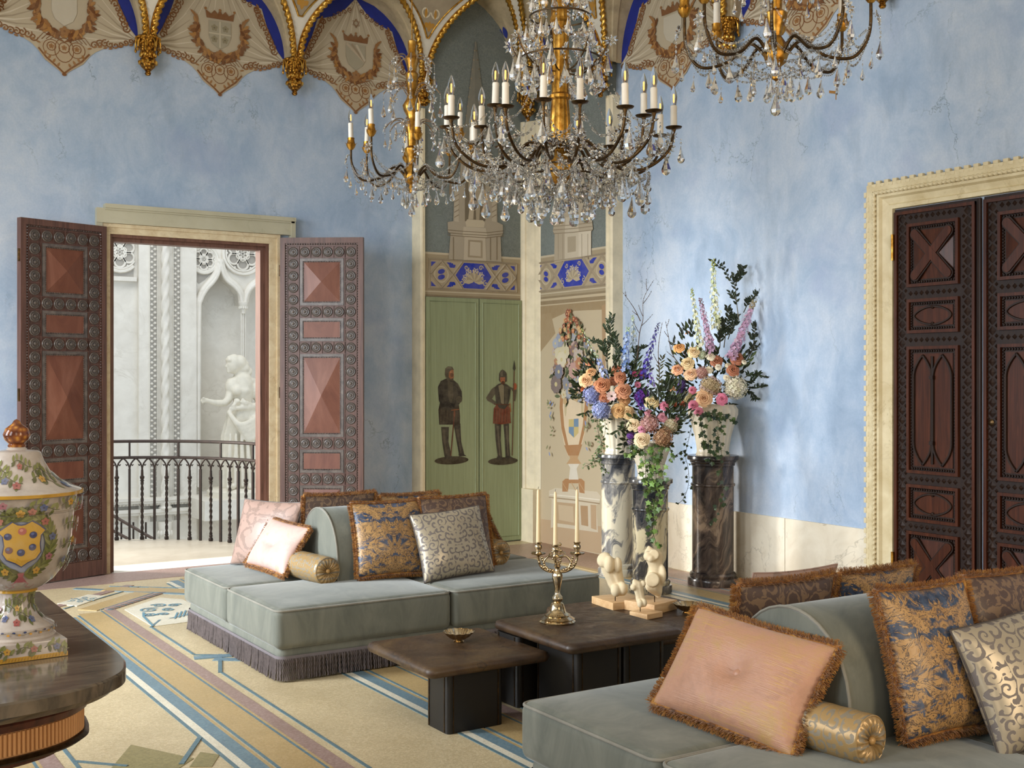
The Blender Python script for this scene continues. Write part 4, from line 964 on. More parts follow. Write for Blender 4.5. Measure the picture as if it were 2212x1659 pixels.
def make_leaf(loc, rz):
    mb = MB(); mb.box(0, LW, -.012, .035, 0, LH)
    mb.box(0, .045, -.022, -.012, 0, LH); mb.box(LW-.045, LW, -.022, -.012, 0, LH); mb.box(.045, LW-.045, -.022, -.012, LH-.05, LH); mb.box(.045, LW-.045, -.022, -.012, 0, .125)
    lf = mb.build('door_leaf', 'wood_frame', d1, 0, loc=loc, rot=(0, 0, rz), world=False)
    WM[lf.name] = Matrix.LocRotScale(Vector(loc), Euler((0, 0, rz)), Vector((1, 1, 1)))
    # ridge lattice between the rosettes
    mb = MB(); cx = [.119+.1045*i for i in range(6)]
    for i in range(25):
        z = leafrow(i)
        for x in (cx[0], cx[5]):
            mb.box(x-.052, x+.052, -.020, -.012, z+.051, z+.0565)
    for x in (cx[0]-.0525, cx[0]+.0525, cx[5]-.0525, cx[5]+.0525): mb.box(x-.003, x+.003, -.0205, -.012, leafrow(24)-.054, leafrow(0)+.054)
    for r in rows_full:
        z = leafrow(r)
        for i in range(1, 5): mb.box(cx[i]+.049, cx[i]+.055, -.0205, -.012, z-.054, z+.054)
        for s in (-1, 1): mb.box(cx[0]+.05, cx[5]-.05, -.020, -.012, z+s*.0538-.0025, z+s*.0538+.0025)
    mb.build('ridge_lattice', 'wood_frame', lf, 0, world=False)
    mb = MB(); k = 0     # toothed border
    n = 118
    for i in range(n):
        z = .13+(LH-.19)*i/n
        for x in (.054, LW-.054): mb.poly([(x-.008, -.012, z), (x+.008, -.012, z+.010), (x, -.025, z+.011)]); mb.poly([(x+.008, -.012, z+.010), (x-.008, -.012, z+.021), (x, -.025, z+.011)]); mb.poly([(x-.008, -.012, z), (x, -.025, z+.011), (x-.008, -.012, z+.021)])
    for i in range(28):
        x = .06+(LW-.12)*i/28
        for z in (.137, LH-.058): mb.poly([(x, -.012, z-.008), (x+.01, -.012, z+.008), (x+.011, -.025, z)]); mb.poly([(x+.01, -.012, z+.008), (x+.021, -.012, z-.008), (x+.011, -.025, z)]); mb.poly([(x, -.012, z-.008), (x+.011, -.025, z), (x+.021, -.012, z-.008)])
    mb.build('toothed_border', 'wood_rosette', lf, 0, world=False, kind='stuff')
    # panels
    for (r1, r2, pyr) in ((1, 4, 1), (6, 7, 0), (9, 15, 1), (17, 18, 0), (20, 23, 1)):
        zt = leafrow(r1)+.05; zb = leafrow(r2)-.05; xl, xr = .182, .578
        mb = MB(); fw = .024
        for a, b, c, d in ((xl, xl+fw, zb, zt), (xr-fw, xr, zb, zt), (xl+fw, xr-fw, zb, zb+fw), (xl+fw, xr-fw, zt-fw, zt)): mb.box(a, b, -.021, -.012, c, d)
        m = int((zt-zb)/.016)
        for i in range(m):
            z = zb+fw+(zt-zb-2*fw)*(i+.5)/m
            for x in (xl+fw+.006, xr-fw-.006): mb.ball((x, -.016, z), .006, 5, 3)
        m = int((xr-xl)/.016)
        for i in range(m):
            x = xl+fw+(xr-xl-2*fw)*(i+.5)/m
            for z in (zb+fw+.006, zt-fw-.006): mb.ball((x, -.016, z), .006, 5, 3)
        mb.build('panel_moulding', 'wood_rosette', lf, 0, world=False)
        mb = MB(); a, b, c, d = xl+fw+.01, xr-fw-.01, zb+fw+.01, zt-fw-.01
        P4 = [(a, -.0135, c), (b, -.0135, c), (b, -.0135, d), (a, -.0135, d)]
        if pyr:
            ap = ((a+b)/2, -.048, (c+d)/2)
            for i in range(4): mb.poly([P4[i], P4[(i+1) % 4], ap])
        else: mb.box(a, b, -.018, -.0125, c, d)
        mb.build('panel', 'wood_panel', lf, 0, world=False)
    for i in range(25):
        xs_ = cx if i in rows_full else (cx[0], cx[5])
        for x in xs_: link('rosette', ROSM, lf, False, (x, -.012, leafrow(i)), (PI/2, 0, 0))
    mb = MB(); 
    for z in (.35, 1.5, 2.6): mb.tube([(LW*.0-.004, .0, z-.05), (-.004, .0, z+.05)], .011, 8)
    mb.build('hinge', 'bronze', lf, 30, world=False)
    return lf
make_leaf((3.935, 10.115, .012), rad(-35.5))
lf2 = make_leaf((1.692, 9.90, .012), rad(19.0))
lf2['label'] = 'left leaf turned away from the windows, darker'

# ------------------------------------------------------------------ dark carved double door in the right wall
d2 = thing('door_2', kind='structure')
W = MB(); 
Y0, Y1, ZT = 5.51, 4.11, 2.822
prof = ((.0, .0), (0, .055), (.055, .055), (.055, .04), (.075, .04), (.085, .05), (.105, .05), (.12, .03), (.165, .018), (.175, .03), (.205, .03), (.21, .0))
def frame_pts(o, d):   # o: distance from outer edge inwards, d: projection from the wall
    return [(XR-d, 5.72-o, 0), (XR-d, 5.72-o, 3.005-o*.9), (XR-d, 3.90+o, 3.005-o*.9), (XR-d, 3.90+o, 0)]
rows = [frame_pts(o, d) for o, d in prof]
mb = MB()
for i in range(len(rows)-1):
    for k in range(3): mb.poly([rows[i][k], rows[i][k+1], rows[i+1][k+1], rows[i+1][k]])
mb.build('door_frame', 'pale_stone', d2, 0)
rp = [(XR-.052, 5.72-.066, z) for z in [.02+.0065*i for i in range(451)]]; rp2 = [(XR-.052, 5.654-.0065*i, 2.945) for i in range(262)]
for q in (rp, rp2): MB().tube(q, .0145, 8, mod=lambda a, L: 1+.26*cos(2*(a-L*90))).build('rope_moulding', 'pale_stone', d2, 60)
B = MB().box(-.026, .0, -.0, .022, -.018, .018).build('dentil', 'pale_stone', None, 0); BM_ = B.data; bpy.data.objects.remove(B)
for i in range(41):
    link('dentil', BM_, d2, True, (XR-.031, 5.72, .06+.072*i), (0, 0, 0))
    if i < 40: link('dentil', BM_, d2, True, (XR-.031, 5.70, .096+.072*i), (0, 0, 0))
for i in range(25):
    link('dentil', BM_, d2, True, (XR-.031, 5.69-.072*i, 3.005), (PI/2, 0, 0)); link('dentil', BM_, d2, True, (XR-.031, 5.654-.072*i, 2.985), (PI/2, 0, 0))
def dleaf(ya, yb, name, edge):
    # ya > yb ; panel inset from the hinge side .112, from the meeting side .15
    s = 1
    mb = MB(); mb.box(XR-.012, XR+.02, yb, ya, .015, ZT-.01); lf = mb.build(name, 'wood_black', d2, 0)
    fx = XR-.012
    def bar(m, y_a, y_b, z_a, z_b, d0, d1): m.box(fx-d1, fx-d0, min(y_a, y_b), max(y_a, y_b), z_a, z_b)
    mb = MB(); e = .022
    for a, b in ((ya-.005, ya-.005-e), (yb+.03+e, yb+.03)): bar(mb, a, b, .03, ZT-.03, 0, .018)
    for c in (ZT-.03-e, .05): bar(mb, ya-.005, yb+.03, c, c+e, 0, .0178)
    mb.build('edge_moulding', 'wood_red', lf, 0)
    pa, pb = (ya-.112, ya-.526) if edge == 'L' else (ya-.109, ya-.526)
    # carved interlace ground on stiles and rails
    mb = MB()
    def dia(y, z, r):
        t = fx-.012; q = [(fx-.001, y-r, z), (fx-.001, y, z-r), (fx-.001, y+r, z), (fx-.001, y, z+r)]
        for i in range(4): mb.poly([q[i], q[(i+1) % 4], (t, y, z)])
    stiles = (((ya-.03)+(pa+.02))/2, ((pb-.02)+(yb+.055))/2)
    z = .10
    while z < ZT-.08:
        for y in stiles: dia(y, z, .030); dia(y-.03, z+.033, .014); dia(y+.03, z+.033, .014)
        z += .066
    Zs = ((2.266, 2.70), (1.95, 2.183), (.996, 1.861), (.669, .92), (.14, .60))
    for zc in (2.745, 2.224, 1.905, .958, .634, .105):
        y = pa-.02
        while y > pb+.01: dia(y, zc, .018); y -= .045
    mb.build('carved_interlace', 'wood_black', lf, 0, kind='stuff')
    for k, (zb, zt) in enumerate(Zs):
        mb = MB(); fw = .021
        bar(mb, pa, pa-fw, zb, zt, 0, .022); bar(mb, pb+fw, pb, zb, zt, 0, .022); bar(mb, pa-fw, pb+fw, zb, zb+fw, 0, .022); bar(mb, pa-fw, pb+fw, zt-fw, zt, 0, .022)
        mb.build('panel_moulding', 'wood_red', lf, 0)
        mb = MB(); m = 18
        for i in range(int((zt-zb)/.022)):
            zz = zb+.03+(zt-zb-.06)*(i+.5)/int((zt-zb)/.022)
            for y in (pa-.033, pb+.033): mb.ball((fx-.004, y, zz), .009, 5, 3)
        for i in range(m):
            y = pa-.03-(pa-pb-.06)*(i+.5)/m
            for zz in (zb+.033, zt-.033): mb.ball((fx-.004, y, zz), .009, 5, 3)
        mb.build('bead_border', 'wood_black', lf, 0)
        a, b, c, d = pa-.05, pb+.05, zb+.05, zt-.05; yc, zc = (a+b)/2, (c+d)/2
        mb = MB()
        if k in (0, 4):
            q = [(fx-.002, a, c), (fx-.002, b, c), (fx-.002, b, d), (fx-.002, a, d)]; ap = (fx-.024, yc, zc)
            for i in range(4): mb.poly([q[i], q[(i+1) % 4], ap])
            mb.build('panel', 'wood_red', lf, 0)
            for s in (-1, 1):
                ang = math.atan2((d-c), (a-b))*s; L = math.hypot(a-b, d-c)*.42
                for (r, dd, mt) in ((.040, .024, 'wood_black'), (.030, .033, 'wood_red')):
                    pts = []
                    for i in range(25):
                        t = i/24*2*PI; ex = L if cos(t) > 0 else -L; x, y = ex+r*cos(t), r*sin(t)
                        pts.append((yc+x*cos(ang)-y*sin(ang), zc+x*sin(ang)+y*cos(ang)))
                    m2 = MB(); n = len(pts); dz = .001 if s > 0 else 0
                    m2.poly([(fx-dd-dz, u, v) for u, v in pts])
                    for i in range(n-1): m2.poly([(fx, *pts[i]), (fx, *pts[i+1]), (fx-dd-dz, *pts[i+1]), (fx-dd-dz, *pts[i])])
                    m2.build('cross_bar', mt, lf, 0)
        else:
            bar(mb, a, b, c, d, 0, .006); mb.build('panel', 'wood_red', lf, 0)
            m2 = MB()
            if k in (1, 3):
                pts = []; Wd, Hh = (a-b)*.47, (d-c)*.46
                for i in range(41):
                    t = 2*PI*i/40; u = Wd*cos(t); v = Hh*sin(t)*(1-.25*cos(t)**2)
                    pts.append((fx-.010, yc+u, zc+v))
                m2.tube(pts, .0085, 5, closed=False)
                for s in (-1, 1): m2.ball((fx-.01, yc, zc+s*Hh*.93), .014, 6, 4); m2.tube([(fx-.008, yc-.03, zc+s*Hh*1.05), (fx-.008, yc, zc+s*Hh*.85), (fx-.008, yc+.03, zc+s*Hh*1.05)], .006, 5)
            else:
                for s in (-1, 1):
                    y_ = yc+s*(a-b)*.25; w_ = (a-b)*.235; z1_, z2_ = c+.16, d-.16; pts = []
                    for i in range(9): t = i/8; pts.append((fx-.012, y_-w_*(1-t**1.9), z2_+(d-.012-z2_)*t))
                    for i in range(9): t = 1-i/8; pts.append((fx-.012, y_+w_*(1-t**1.9), z2_+(d-.012-z2_)*t))
                    for i in range(9): t = i/8; pts.append((fx-.012, y_+w_*(1-t**1.9), z1_-(z1_-c-.012)*t))
                    for i in range(9): t = 1-i/8; pts.append((fx-.012, y_-w_*(1-t**1.9), z1_-(z1_-c-.012)*t))
                    pts.append(pts[0]); m2.tube(pts, .010, 5)
                m2.tube([(fx-.014, yc, c+.02), (fx-.014, yc, d-.02)], .010, 6); m2.box(fx-.03, fx, yc-.016, yc+.016, d-.175, d-.15); m2.box(fx-.03, fx, yc-.016, yc+.016, c+.15, c+.175)
            m2.build('tracery', 'wood_black', lf, 0)
    return lf
dleaf(5.505, 4.825, 'door_leaf', 'L'); lf = dleaf(4.795, 4.115, 'door_leaf', 'R')
MB().tube([(XR-.035, 4.81, .03), (XR-.035, 4.81, ZT-.02)], .014, 8).build('meeting_strip', 'wood_black', d2, 30)
for z in (.35, 2.55): MB().tube([(XR-.04, 5.505, z-.09), (XR-.04, 5.505, z+.09)], .010, 8).build('hinge', 'gold', d2, 30)
mb = MB(); mb.lathe([(.001, 0), (.02, .001), (.022, .006), (.012, .012), (.001, .013)], 12); o = mb.build('keyhole_plate', 'bronze', lf, 30, loc=(XR-.014, 4.74, 1.36), rot=(0, -PI/2, 0))

# ------------------------------------------------------------------ white stairwell beyond the open door
LC = Vector((2.6, 10.85)); LR = 1.46
pts = [(LC.x+LR*1.03*cos(a), LC.y+LR*1.03*sin(a)) for a in [rad(-12+ (204)*i/40) for i in range(41)]]
pts = [(p_[0], max(p_[1], YB+.142)) for p_ in pts]
struct('floor_landing', MB().prism(pts, -.16, -.001), 'landing')
YW = 17.0
def wp(x, y, dy=0): return on_y(x, y, YW-dy)
def wz(x, y): q = wp(x, y); return (q.x, q.z)
w = MB()
xn0 = wz(425, 800)[0]; xn1 = wz(640, 800)[0]
w.box(-4.0, xn0, YW, YW+.6, -3, 7.5); w.box(xn1, 10.5, YW, YW+.6, -3, 7.5); w.box(xn0, xn1, YW, YW+.6, -3, -.02)
struct('wall_stairwell_far', w, 'stair_stone')
w = MB(); w.box(xn0-.1, xn1+.1, YW+.34, YW+.5, -.1, 7.5); struct('wall_stairwell_niche', w, 'stair_stone')
struct('wall_stairwell_side', MB().box(-4.0, -3.8, YB+.15, YW, -3, 7.5), 'stair_stone')
struct('wall_stairwell_other', MB().box(10.3, 10.5, YB+.15, YW, -3, 7.5), 'stair_stone')
struct('floor_stairwell', MB().box(-4, 10.5, YB+.15, YW+.6, -3.2, -3), 'stair_stone')
# ogee arches over the niches with traceried spandrels
ogee = thing('trim_4', kind='structure')
def ogl(pts, r, name='arch_moulding', dy=.03):
    P3 = [wp(x, y, dy) for x, y in pts]; P3 = bez(P3, 6); MB().tube(P3, r, 8).build(name, 'stair_stone', ogee, 60)
def Sx(x, y): return (200+x/2.183, 480+y/2.183)
o1 = [Sx(*q) for q in ((495, 1240), (495, 800), (497, 420), (505, 360), (530, 310), (565, 270), (585, 235), (601, 175))]
o2 = [Sx(*q) for q in ((601, 175), (618, 235), (640, 270), (675, 300), (698, 335), (706, 390))]
o3 = [Sx(*q) for q in ((718, 390), (726, 340), (745, 305), (775, 280), (800, 262), (830, 235), (845, 200))]
sp = MB()
def spand(poly):
    b = [wz(x, y) for x, y in poly]; n = len(b)
    A = [(x, YW-.0, z) for x, z in b]; Bk = [(x, YW+.34, z) for x, z in b]
    sp.poly(A)
    for i in range(n): sp.poly([A[i], A[(i+1) % n], Bk[(i+1) % n], Bk[i]])
top_y = 120
spand([o1[3], o1[4], o1[5], o1[6], o1[7], (Sx(601, 0)[0], top_y), (o1[3][0]-8, top_y), (o1[3][0]-8, o1[3][1])])
spand([o2[5], o2[4], o2[3], o2[2], o2[1], o2[0], (o2[0][0], top_y), (o3[6][0], top_y), o3[6], o3[5], o3[4], o3[3], o3[2], o3[1], o3[0]])
spand([o3[6], (o3[6][0], top_y), (640, top_y), (640, o3[6][1]+60), (o3[6][0]+10, o3[6][1]+10)])
sp.build('spandrel', 'stair_stone', ogee, 0)
for q in (o1, o2, o3): ogl(q, .055); ogl([(x+3.0*(1 if q is o1 else 0), y+4) for x, y in q], .03, dy=.07)
cl = MB(); 
for dx in (-4, 0, 4): cl.tube([wp(525.5+dx, 1060, .03-abs(dx)*.004), wp(525.5+dx, 662, .03-abs(dx)*.004)], .016, 8)
cl.build('colonnette', 'stair_stone', ogee, 60)
cp = MB(); b = wp(525.5, 660, .05)
cp.lathe([(.03, -.12), (.035, -.08), (.06, -.02), (.075, .02), (.075, .05), (.04, .06)], 12, b)
for i in range(10): a = 2*PI*i/10; cp.ball((b.x+.055*cos(a), b.y+.055*sin(a), b.z-.03), .018, 6, 4, 1.4)
cp.build('capital', 'stair_stone', ogee, 40)
# tracery
def tracery(cx_, cy_, R, clip, name):
    t = MB(); b = wp(cx_, cy_, .0)
    def C(u, v, r, w_, sweep=(0, 2*PI)):
        pts = [(b.x+u+r*cos(a), b.y-.02, b.z+v+r*sin(a)) for a in [sweep[0]+(sweep[1]-sweep[0])*i/24 for i in range(25)]]
        pts = [p for p in pts if clip(p)]
        if len(pts) > 2: t.tube(pts, w_, 6)
    C(0, 0, R, .030); C(0, 0, R*.86, .018)
    for k in range(6):
        a = PI/2+k*PI/3; C(R*.52*cos(a), R*.52*sin(a), R*.27, .018); C(R*.22*cos(a), R*.22*sin(a), R*.14, .012)
    for k in range(12):
        a = k*PI/6; t.ball((b.x+R*.8*cos(a), b.y-.02, b.z+R*.8*sin(a)), .02, 6, 4) if clip((b.x+R*.8*cos(a), 0, b.z+R*.8*sin(a))) else None
    t.build(name, 'stair_stone', ogee, 60)
b_ = wp(*Sx(706, 150)); MB().prism([(b_.x+.29*cos(a), b_.z+.29*sin(a)) for a in [2*PI*i/28 for i in range(28)]], 0, .004).build('tracery_shade', 'recess_shade', ogee, 0, loc=(0, YW-.001, 0), rot=(PI/2, 0, 0))  # grey disc, painted shade for the rose openings
tracery(*Sx(706, 150), .30, lambda p: True, 'rose_tracery')
xL0, xL1 = wz(244, 550)[0], wz(288, 550)[0]; zl = wz(260, 598)[1]
tl = MB(); tl.box(xL0-.7, xL1, YW-.012, YW, zl, 4.4); tl.build('tracery_shade', 'recess_shade', ogee, 0)
tracery(258, 545, .27, lambda p: p[0] < xL1+.01, 'spandrel_tracery')
MB().box(xL0-.8, xL1+.03, YW-.07, YW, zl-.06, zl).build('tracery_sill', 'stair_stone', ogee, 0)
x0, x1 = wz(421, 550)[0], wz(458, 550)[0]
q = [Sx(*p_) for p_ in ((484, 120), (575, 120), (580, 190), (560, 240), (530, 270), (500, 290), (486, 275))]
tl = MB(); tl.poly([(wz(*p_)[0], YW-.006, wz(*p_)[1]) for p_ in q]); tl.build('tracery_shade', 'recess_shade', ogee, 0)
tracery(*Sx(522, 175), .20, lambda p: True, 'spandrel_tracery')
# pilaster strips, carved leaf bands and the twisted column
pil = thing('trim_5', kind='structure')
xa, xb = wz(296, 800)[0], wz(420, 800)[0]
MB().box(xa, xb, YW-.10, YW, -3, 7.2).build('pilaster_shaft', 'stair_stone', pil, 0)
for xx in (331, 381.5):
    b = wp(xx, 800, .10); mb = MB()
    mb.box(b.x-.058, b.x-.05, b.y-.02, b.y, -.4, 6); mb.box(b.x+.05, b.x+.058, b.y-.02, b.y, -.4, 6)
    mb.build('leaf_band_fillet', 'stair_stone', pil, 0); MB().box(b.x-.05, b.x+.05, b.y-.004, b.y, -.4, 6).build('leaf_band_shade', 'recess_shade', pil, 0); mb = MB()  # grey strip paints the shade between the carved leaves
    for i in range(70):
        z = -.3+i*.075
        for s in (-1, 1):
            mb.lathe([(.001, -.02), (.02, -.008), (.024, .004), (.001, .022)], 6, (b.x+s*.022, b.y-.008, z+s*.018))
    mb.build('leaf_band', 'stair_stone', pil, 0, kind='stuff')
b = wp(357, 800, .20)
MB().tube([(b.x, b.y, -.02+.06*i) for i in range(90)], .052, 14, mod=lambda a, L: 1+.30*cos(3*(a-L*9))).build('twisted_column', 'stair_stone', pil, 60)
mb = MB(); mb.lathe([(.09, -.24), (.10, -.22), (.075, -.19), (.085, -.15), (.06, -.11), (.06, -.02)], 16, (b.x, b.y, .02)); mb.build('column_base', 'stair_stone', pil, 40)
MB().tube([(b.x, b.y, -3+.06*i) for i in range(42)], .06, 14, mod=lambda a, L: 1+.22*cos(3*(a-L*9))).build('twisted_column', 'stair_stone', pil, 60)
mb = MB(); mb.lathe([(.05, -.75), (.06, -.7), (.09, -.52), (.10, -.45), (.10, -.40)], 14, (b.x, b.y, 0))
for i in range(10): a = 2*PI*i/10; mb.ball((b.x+.085*cos(a), b.y+.085*sin(a), -.56), .03, 6, 4, 1.6)
mb.build('column_capital', 'stair_stone', pil, 40)
cor = thing('trim_6', kind='structure')
mb = MB()
for (z0, z1, d) in ((-.09, -.05, .20), (-.13, -.09, .17), (-.16, -.13, .12), (-.26, -.21, .16), (-.30, -.26, .13)):
    mb.box(-3.8, xa, YW-d, YW, z0, z1); mb.box(xa, xb, YW-d-.09, YW, z0, z1); mb.box(xb, 10.3, YW-d, YW, z0, z1)
mb.build('cornice', 'stair_stone', cor, 0)
mb = MB(); x = 3.6
while x < 7.3:
    dd = .30 if xa < x < xb else .21
    mb.ball((x, YW-dd+.08, -.145), .017, 6, 4); mb.ball((x, YW-dd+.10, -.28), .015, 6, 4); x += .05
mb.build('bead_row', 'stair_stone', cor, 0, kind='stuff')
for (a, b_) in ((3.3, xa-.06), (xb+.06, 6.0), (6.1, 7.4)):
    mb = MB(); z0, z1 = -2.4, -.42
    for (p_, q_, r_, s_) in ((a, a+.05, z0, z1), (b_-.05, b_, z0, z1), (a+.05, b_-.05, z1-.05, z1), (a+.05, b_-.05, z0, z0+.05)): mb.box(p_, q_, YW-.025, YW, r_, s_)
    mb.build('dado_panel', 'stair_stone', cor, 0)

# iron railing round the landing
rl = thing('iron_railing', 'dark wrought iron railing with pointed arches on the landing beyond the door', 'railing', (LC.x+LR*cos(rad(40)), LC.y+LR*sin(rad(40)), 0))
def rp_(a, z, r=LR): return (LC.x+r*cos(rad(a)), LC.y+r*sin(rad(a)), z)
A0, A1, ST = -12, 118, 4.86
for z, r in ((1.0, .016), (.835, .015)):
    mb = MB(); mb.tube([rp_(A0+(A1-A0)*i/60, z) for i in range(61)], r, 6, flat=.6); mb.build('rail', 'iron', rl, 30)
TW = MB().tube([(0, 0, .03+.0115*i) for i in range(50)], .0135, 8, mod=lambda a, L: 1+.25*cos(2*(a-L*55)))
TW.lathe([(.02, 0), (.024, .012), (.02, .03), (.013, .04)], 8); TW.ball((0, 0, .05), .02, 8, 5, .7)
TW.lathe([(.013, .59), (.022, .60), (.014, .61), (.022, .625), (.024, .64), (.014, .65), (.012, .71)], 8)
PLN = MB().box(-.011, .011, -.011, .011, 0, .72)
tw = TW.build('baluster', 'iron', None, 30); pl = PLN.build('baluster', 'iron', None, 0); TWM, PLM = tw.data, pl.data
bpy.data.objects.remove(tw); bpy.data.objects.remove(pl)
n = 0; a = 73.4-ST*17
while a < A1:
    ps = rp_(a, 0); twist = (n % 2 == 1)
    link('baluster', TWM if twist else PLM, rl, True, ps, (0, 0, rad(a)))
    if not twist and (n//2) % 2 == 0: MB().box(-.009, .009, -.009, .009, .84, .99).build('upright', 'iron', rl, 0, loc=ps, rot=(0, 0, rad(a)))
    mb = MB()
    for s, q in ((1, a), (-1, a+ST)):
        pth = [rp_(q+s*ST*u, z) for u, z in ((0, .69), (.02, .735), (.12, .775), (.30, .805), (.5, .828))]
        mb.tube(pth, .0085, 5)
        mb.tube([rp_(q+s*ST*u, z) for u, z in ((.10, .772), (.24, .752), (.30, .768))], .006, 4)
    mb.build('arch', 'iron', rl, 30)
    a += ST; n += 1
hr = thing('stair_handrail', 'dark iron handrail of the stairs going down behind the landing railing', 'handrail', at_d(300, 1180, 13.0))
for (p1, p2) in (((215, 1097), (345, 1172)), ((215, 1131), (300, 1176))): MB().tube([at_d(*p1, 13.0), at_d(*p2, 12.7)], .018, 6).build('rail', 'iron', hr, 30)
for x_ in (262, 288, 315): MB().tube([at_d(x_, 1128, 12.9), at_d(x_, 1240, 12.9)], .011, 5).build('baluster', 'iron', hr, 30)

# ------------------------------------------------------------------ sculpture: overlapping volumes fused into one skin
def fuse(o, vox, smooth=6, disp=0.0):
    m = o.modifiers.new('fuse', 'REMESH'); m.mode = 'VOXEL'; m.voxel_size = vox; m.use_smooth_shade = True
    m = o.modifiers.new('soften', 'SMOOTH'); m.factor = .5; m.iterations = smooth
def ellip(mb, c, r, n=14, m=9, rot=None):
    R = Euler(rot).to_matrix() if rot else None; rows = []
    for i in range(m+1):
        t = PI*i/m; row = []
        for j in range(n):
            a = 2*PI*j/n; q = Vector((r[0]*sin(t)*cos(a), r[1]*sin(t)*sin(a), r[2]*cos(t)))
            if R: q = R @ q
            row.append(q+Vector(c))
        rows.append(row)
    rows[0] = [rows[0][0]]*n; rows[-1] = [rows[-1][0]]*n
    mb.grid(rows, True)
def limb(mb, pts, rs, n=10, k=6):
    P = bez(pts, k); m = len(P)-1; R = []
    for i in range(m+1):
        u = i/m*(len(rs)-1); a = int(min(u, len(rs)-1.001)); R.append(rs[a]+(rs[a+1]-rs[a])*(u-a))
    mb.tube(P, R, n)
    ellip(mb, P[0], (R[0],)*3, n, 6); ellip(mb, P[-1], (R[-1],)*3, n, 6)
st_ = thing('marble_statue', 'white marble statue of a garlanded woman stretching out one arm beyond the door', 'statue', (0, 0, 0))
YS = 16.60
def S(x, y, dy=0): return on_y(*Sx(x, y), YS+dy)
mb = MB()
# head, hair, neck
ellip(mb, S(664, 668, -.02), (.105, .10, .145), 16, 12, (0, .12, 0)); ellip(mb, S(650, 690, -.02), (.05, .06, .06)); limb(mb, [S(633, 672, -.03), S(628, 682, -.03)], [.012, .017])
ellip(mb, S(637, 694, -.03), (.022, .03, .012)); ellip(mb, S(640, 706, -.03), (.026, .035, .022)); ellip(mb, S(640, 668, -.06), (.02, .02, .012))
for i in range(7): ellip(mb, S(641+i*13, 650-9*sin(i/6*PI)+i*4, -.03+.012*i), (.04, .085, .04))
for i in range(5): ellip(mb, S(640+i*10, 636-5*sin(i/4*PI), -.05), (.022, .03, .02))
for (x, y) in ((700, 665), (715, 680), (728, 695), (735, 710), (718, 702), (705, 690), (722, 668), (738, 698), (726, 714)): ellip(mb, S(x, y, rnd.uniform(-.03, .03)), (.045, .075, .042))
limb(mb, [S(682, 700), S(692, 735)], [.055, .065])
ellip(mb, S(690, 662), (.115, .12, .115)); ellip(mb, S(714, 690), (.085, .10, .085)); ellip(mb, S(735, 706), (.055, .07, .06))
# trunk
limb(mb, [S(704, 752), S(706, 800), S(708, 850), S(708, 885)], [.15, .165, .128, .17], 18); ellip(mb, S(704, 748), (.23, .10, .07), 18, 10)
ellip(mb, S(680, 795, -.11), (.075, .07, .07)); ellip(mb, S(720, 795, -.11), (.075, .07, .07))
ellip(mb, S(655, 778), (.095, .10, .125)); ellip(mb, S(770, 790), (.10, .11, .15))
for i in range(12): a = i*PI*2/12; ellip(mb, S(704+46*cos(a)*.8, 757+10*sin(a), -.08*sin(a+PI/2)-.02), (.03, .03, .018))
# arms and hands
limb(mb, [S(652, 800), S(640, 835, -.04), S(622, 852, -.08)], [.075, .06, .052]); limb(mb, [S(625, 852, -.08), S(585, 852, -.11), S(548, 843, -.12)], [.053, .047, .031])
ellip(mb, S(535, 840, -.12), (.05, .034, .036))
for k, (ex, ey) in enumerate(((511, 833), (509, 841), (512, 849), (518, 855))): limb(mb, [S(529, 835+k*4, -.12), S((529+ex)/2-2, (835+ey)/2+k*2-1, -.13), S(ex, ey, -.11)], [.013, .012, .009], 7, 4)
limb(mb, [S(535, 834, -.14), S(524, 828, -.16), S(517, 831, -.16)], [.014, .012, .009], 7, 4)
limb(mb, [S(774, 808), S(786, 840, -.02), S(780, 868, -.06)], [.08, .068, .06]); limb(mb, [S(780, 868, -.06), S(735, 872, -.17), S(680, 876, -.19)], [.06, .052, .034])
ellip(mb, S(664, 880, -.19), (.052, .035, .04))
for k in range(4): limb(mb, [S(656, 872+k*6, -.19), S(645, 876+k*6, -.20), S(646, 886+k*5, -.18)], [.014, .013, .010], 7, 4)
limb(mb, [S(664, 870, -.20), S(654, 862, -.22)], [.014, .010], 7, 4)
# flowers held at the waist
for i in range(14): ellip(mb, S(rnd.uniform(668, 740), rnd.uniform(836, 862), -.20+rnd.uniform(-.02, .02)), (.03, .03, .026), 8, 6)
# skirt with deep folds
rows = []
base = S(708, 880); foot_z = S(708, 1250).z
for i in range(19):
    t = i/18; z = base.z+(foot_z-base.z)*t; rx = .205+.075*min(1, t*3)**.7+.05*t; ry = .19+.10*t
    cxs = base.x+.02*t; row = []
    for j in range(64):
        a = 2*PI*j/64; f = 1+.10*min(1, t*3)*sin(9*a+2.5*sin(2*a)+t*1.4)+.05*min(1, t*2)*sin(17*a+1)
        row.append((cxs+rx*f*cos(a), base.y+ry*f*sin(a), z))
    rows.append(row)
mb.grid(rows, True); mb.poly(rows[0]); mb.poly(rows[-1][::-1])
for k in range(5): limb(mb, [S(642+8*k, 896+10*k, -.2), S(690+10*k, 955+16*k, -.30), S(748+6*k, 940+14*k, -.27), S(784, 900+8*k, -.12)], [.03, .05, .045, .03], 8)
for k in range(5): limb(mb, [S(650+26*k, 1000, -.29), S(645+30*k, 1110, -.32), S(640+34*k, 1240, -.31)], [.02, .035, .03], 8)
limb(mb, [S(660, 1248, -.28), S(640, 1250, -.40)], [.05, .035]); limb(mb, [S(740, 1248, -.28), S(745, 1250, -.40)], [.05, .035])
o = mb.build('figure', 'statue', st_, 0); fuse(o, .015, 2)
bz = S(708, 1252).z
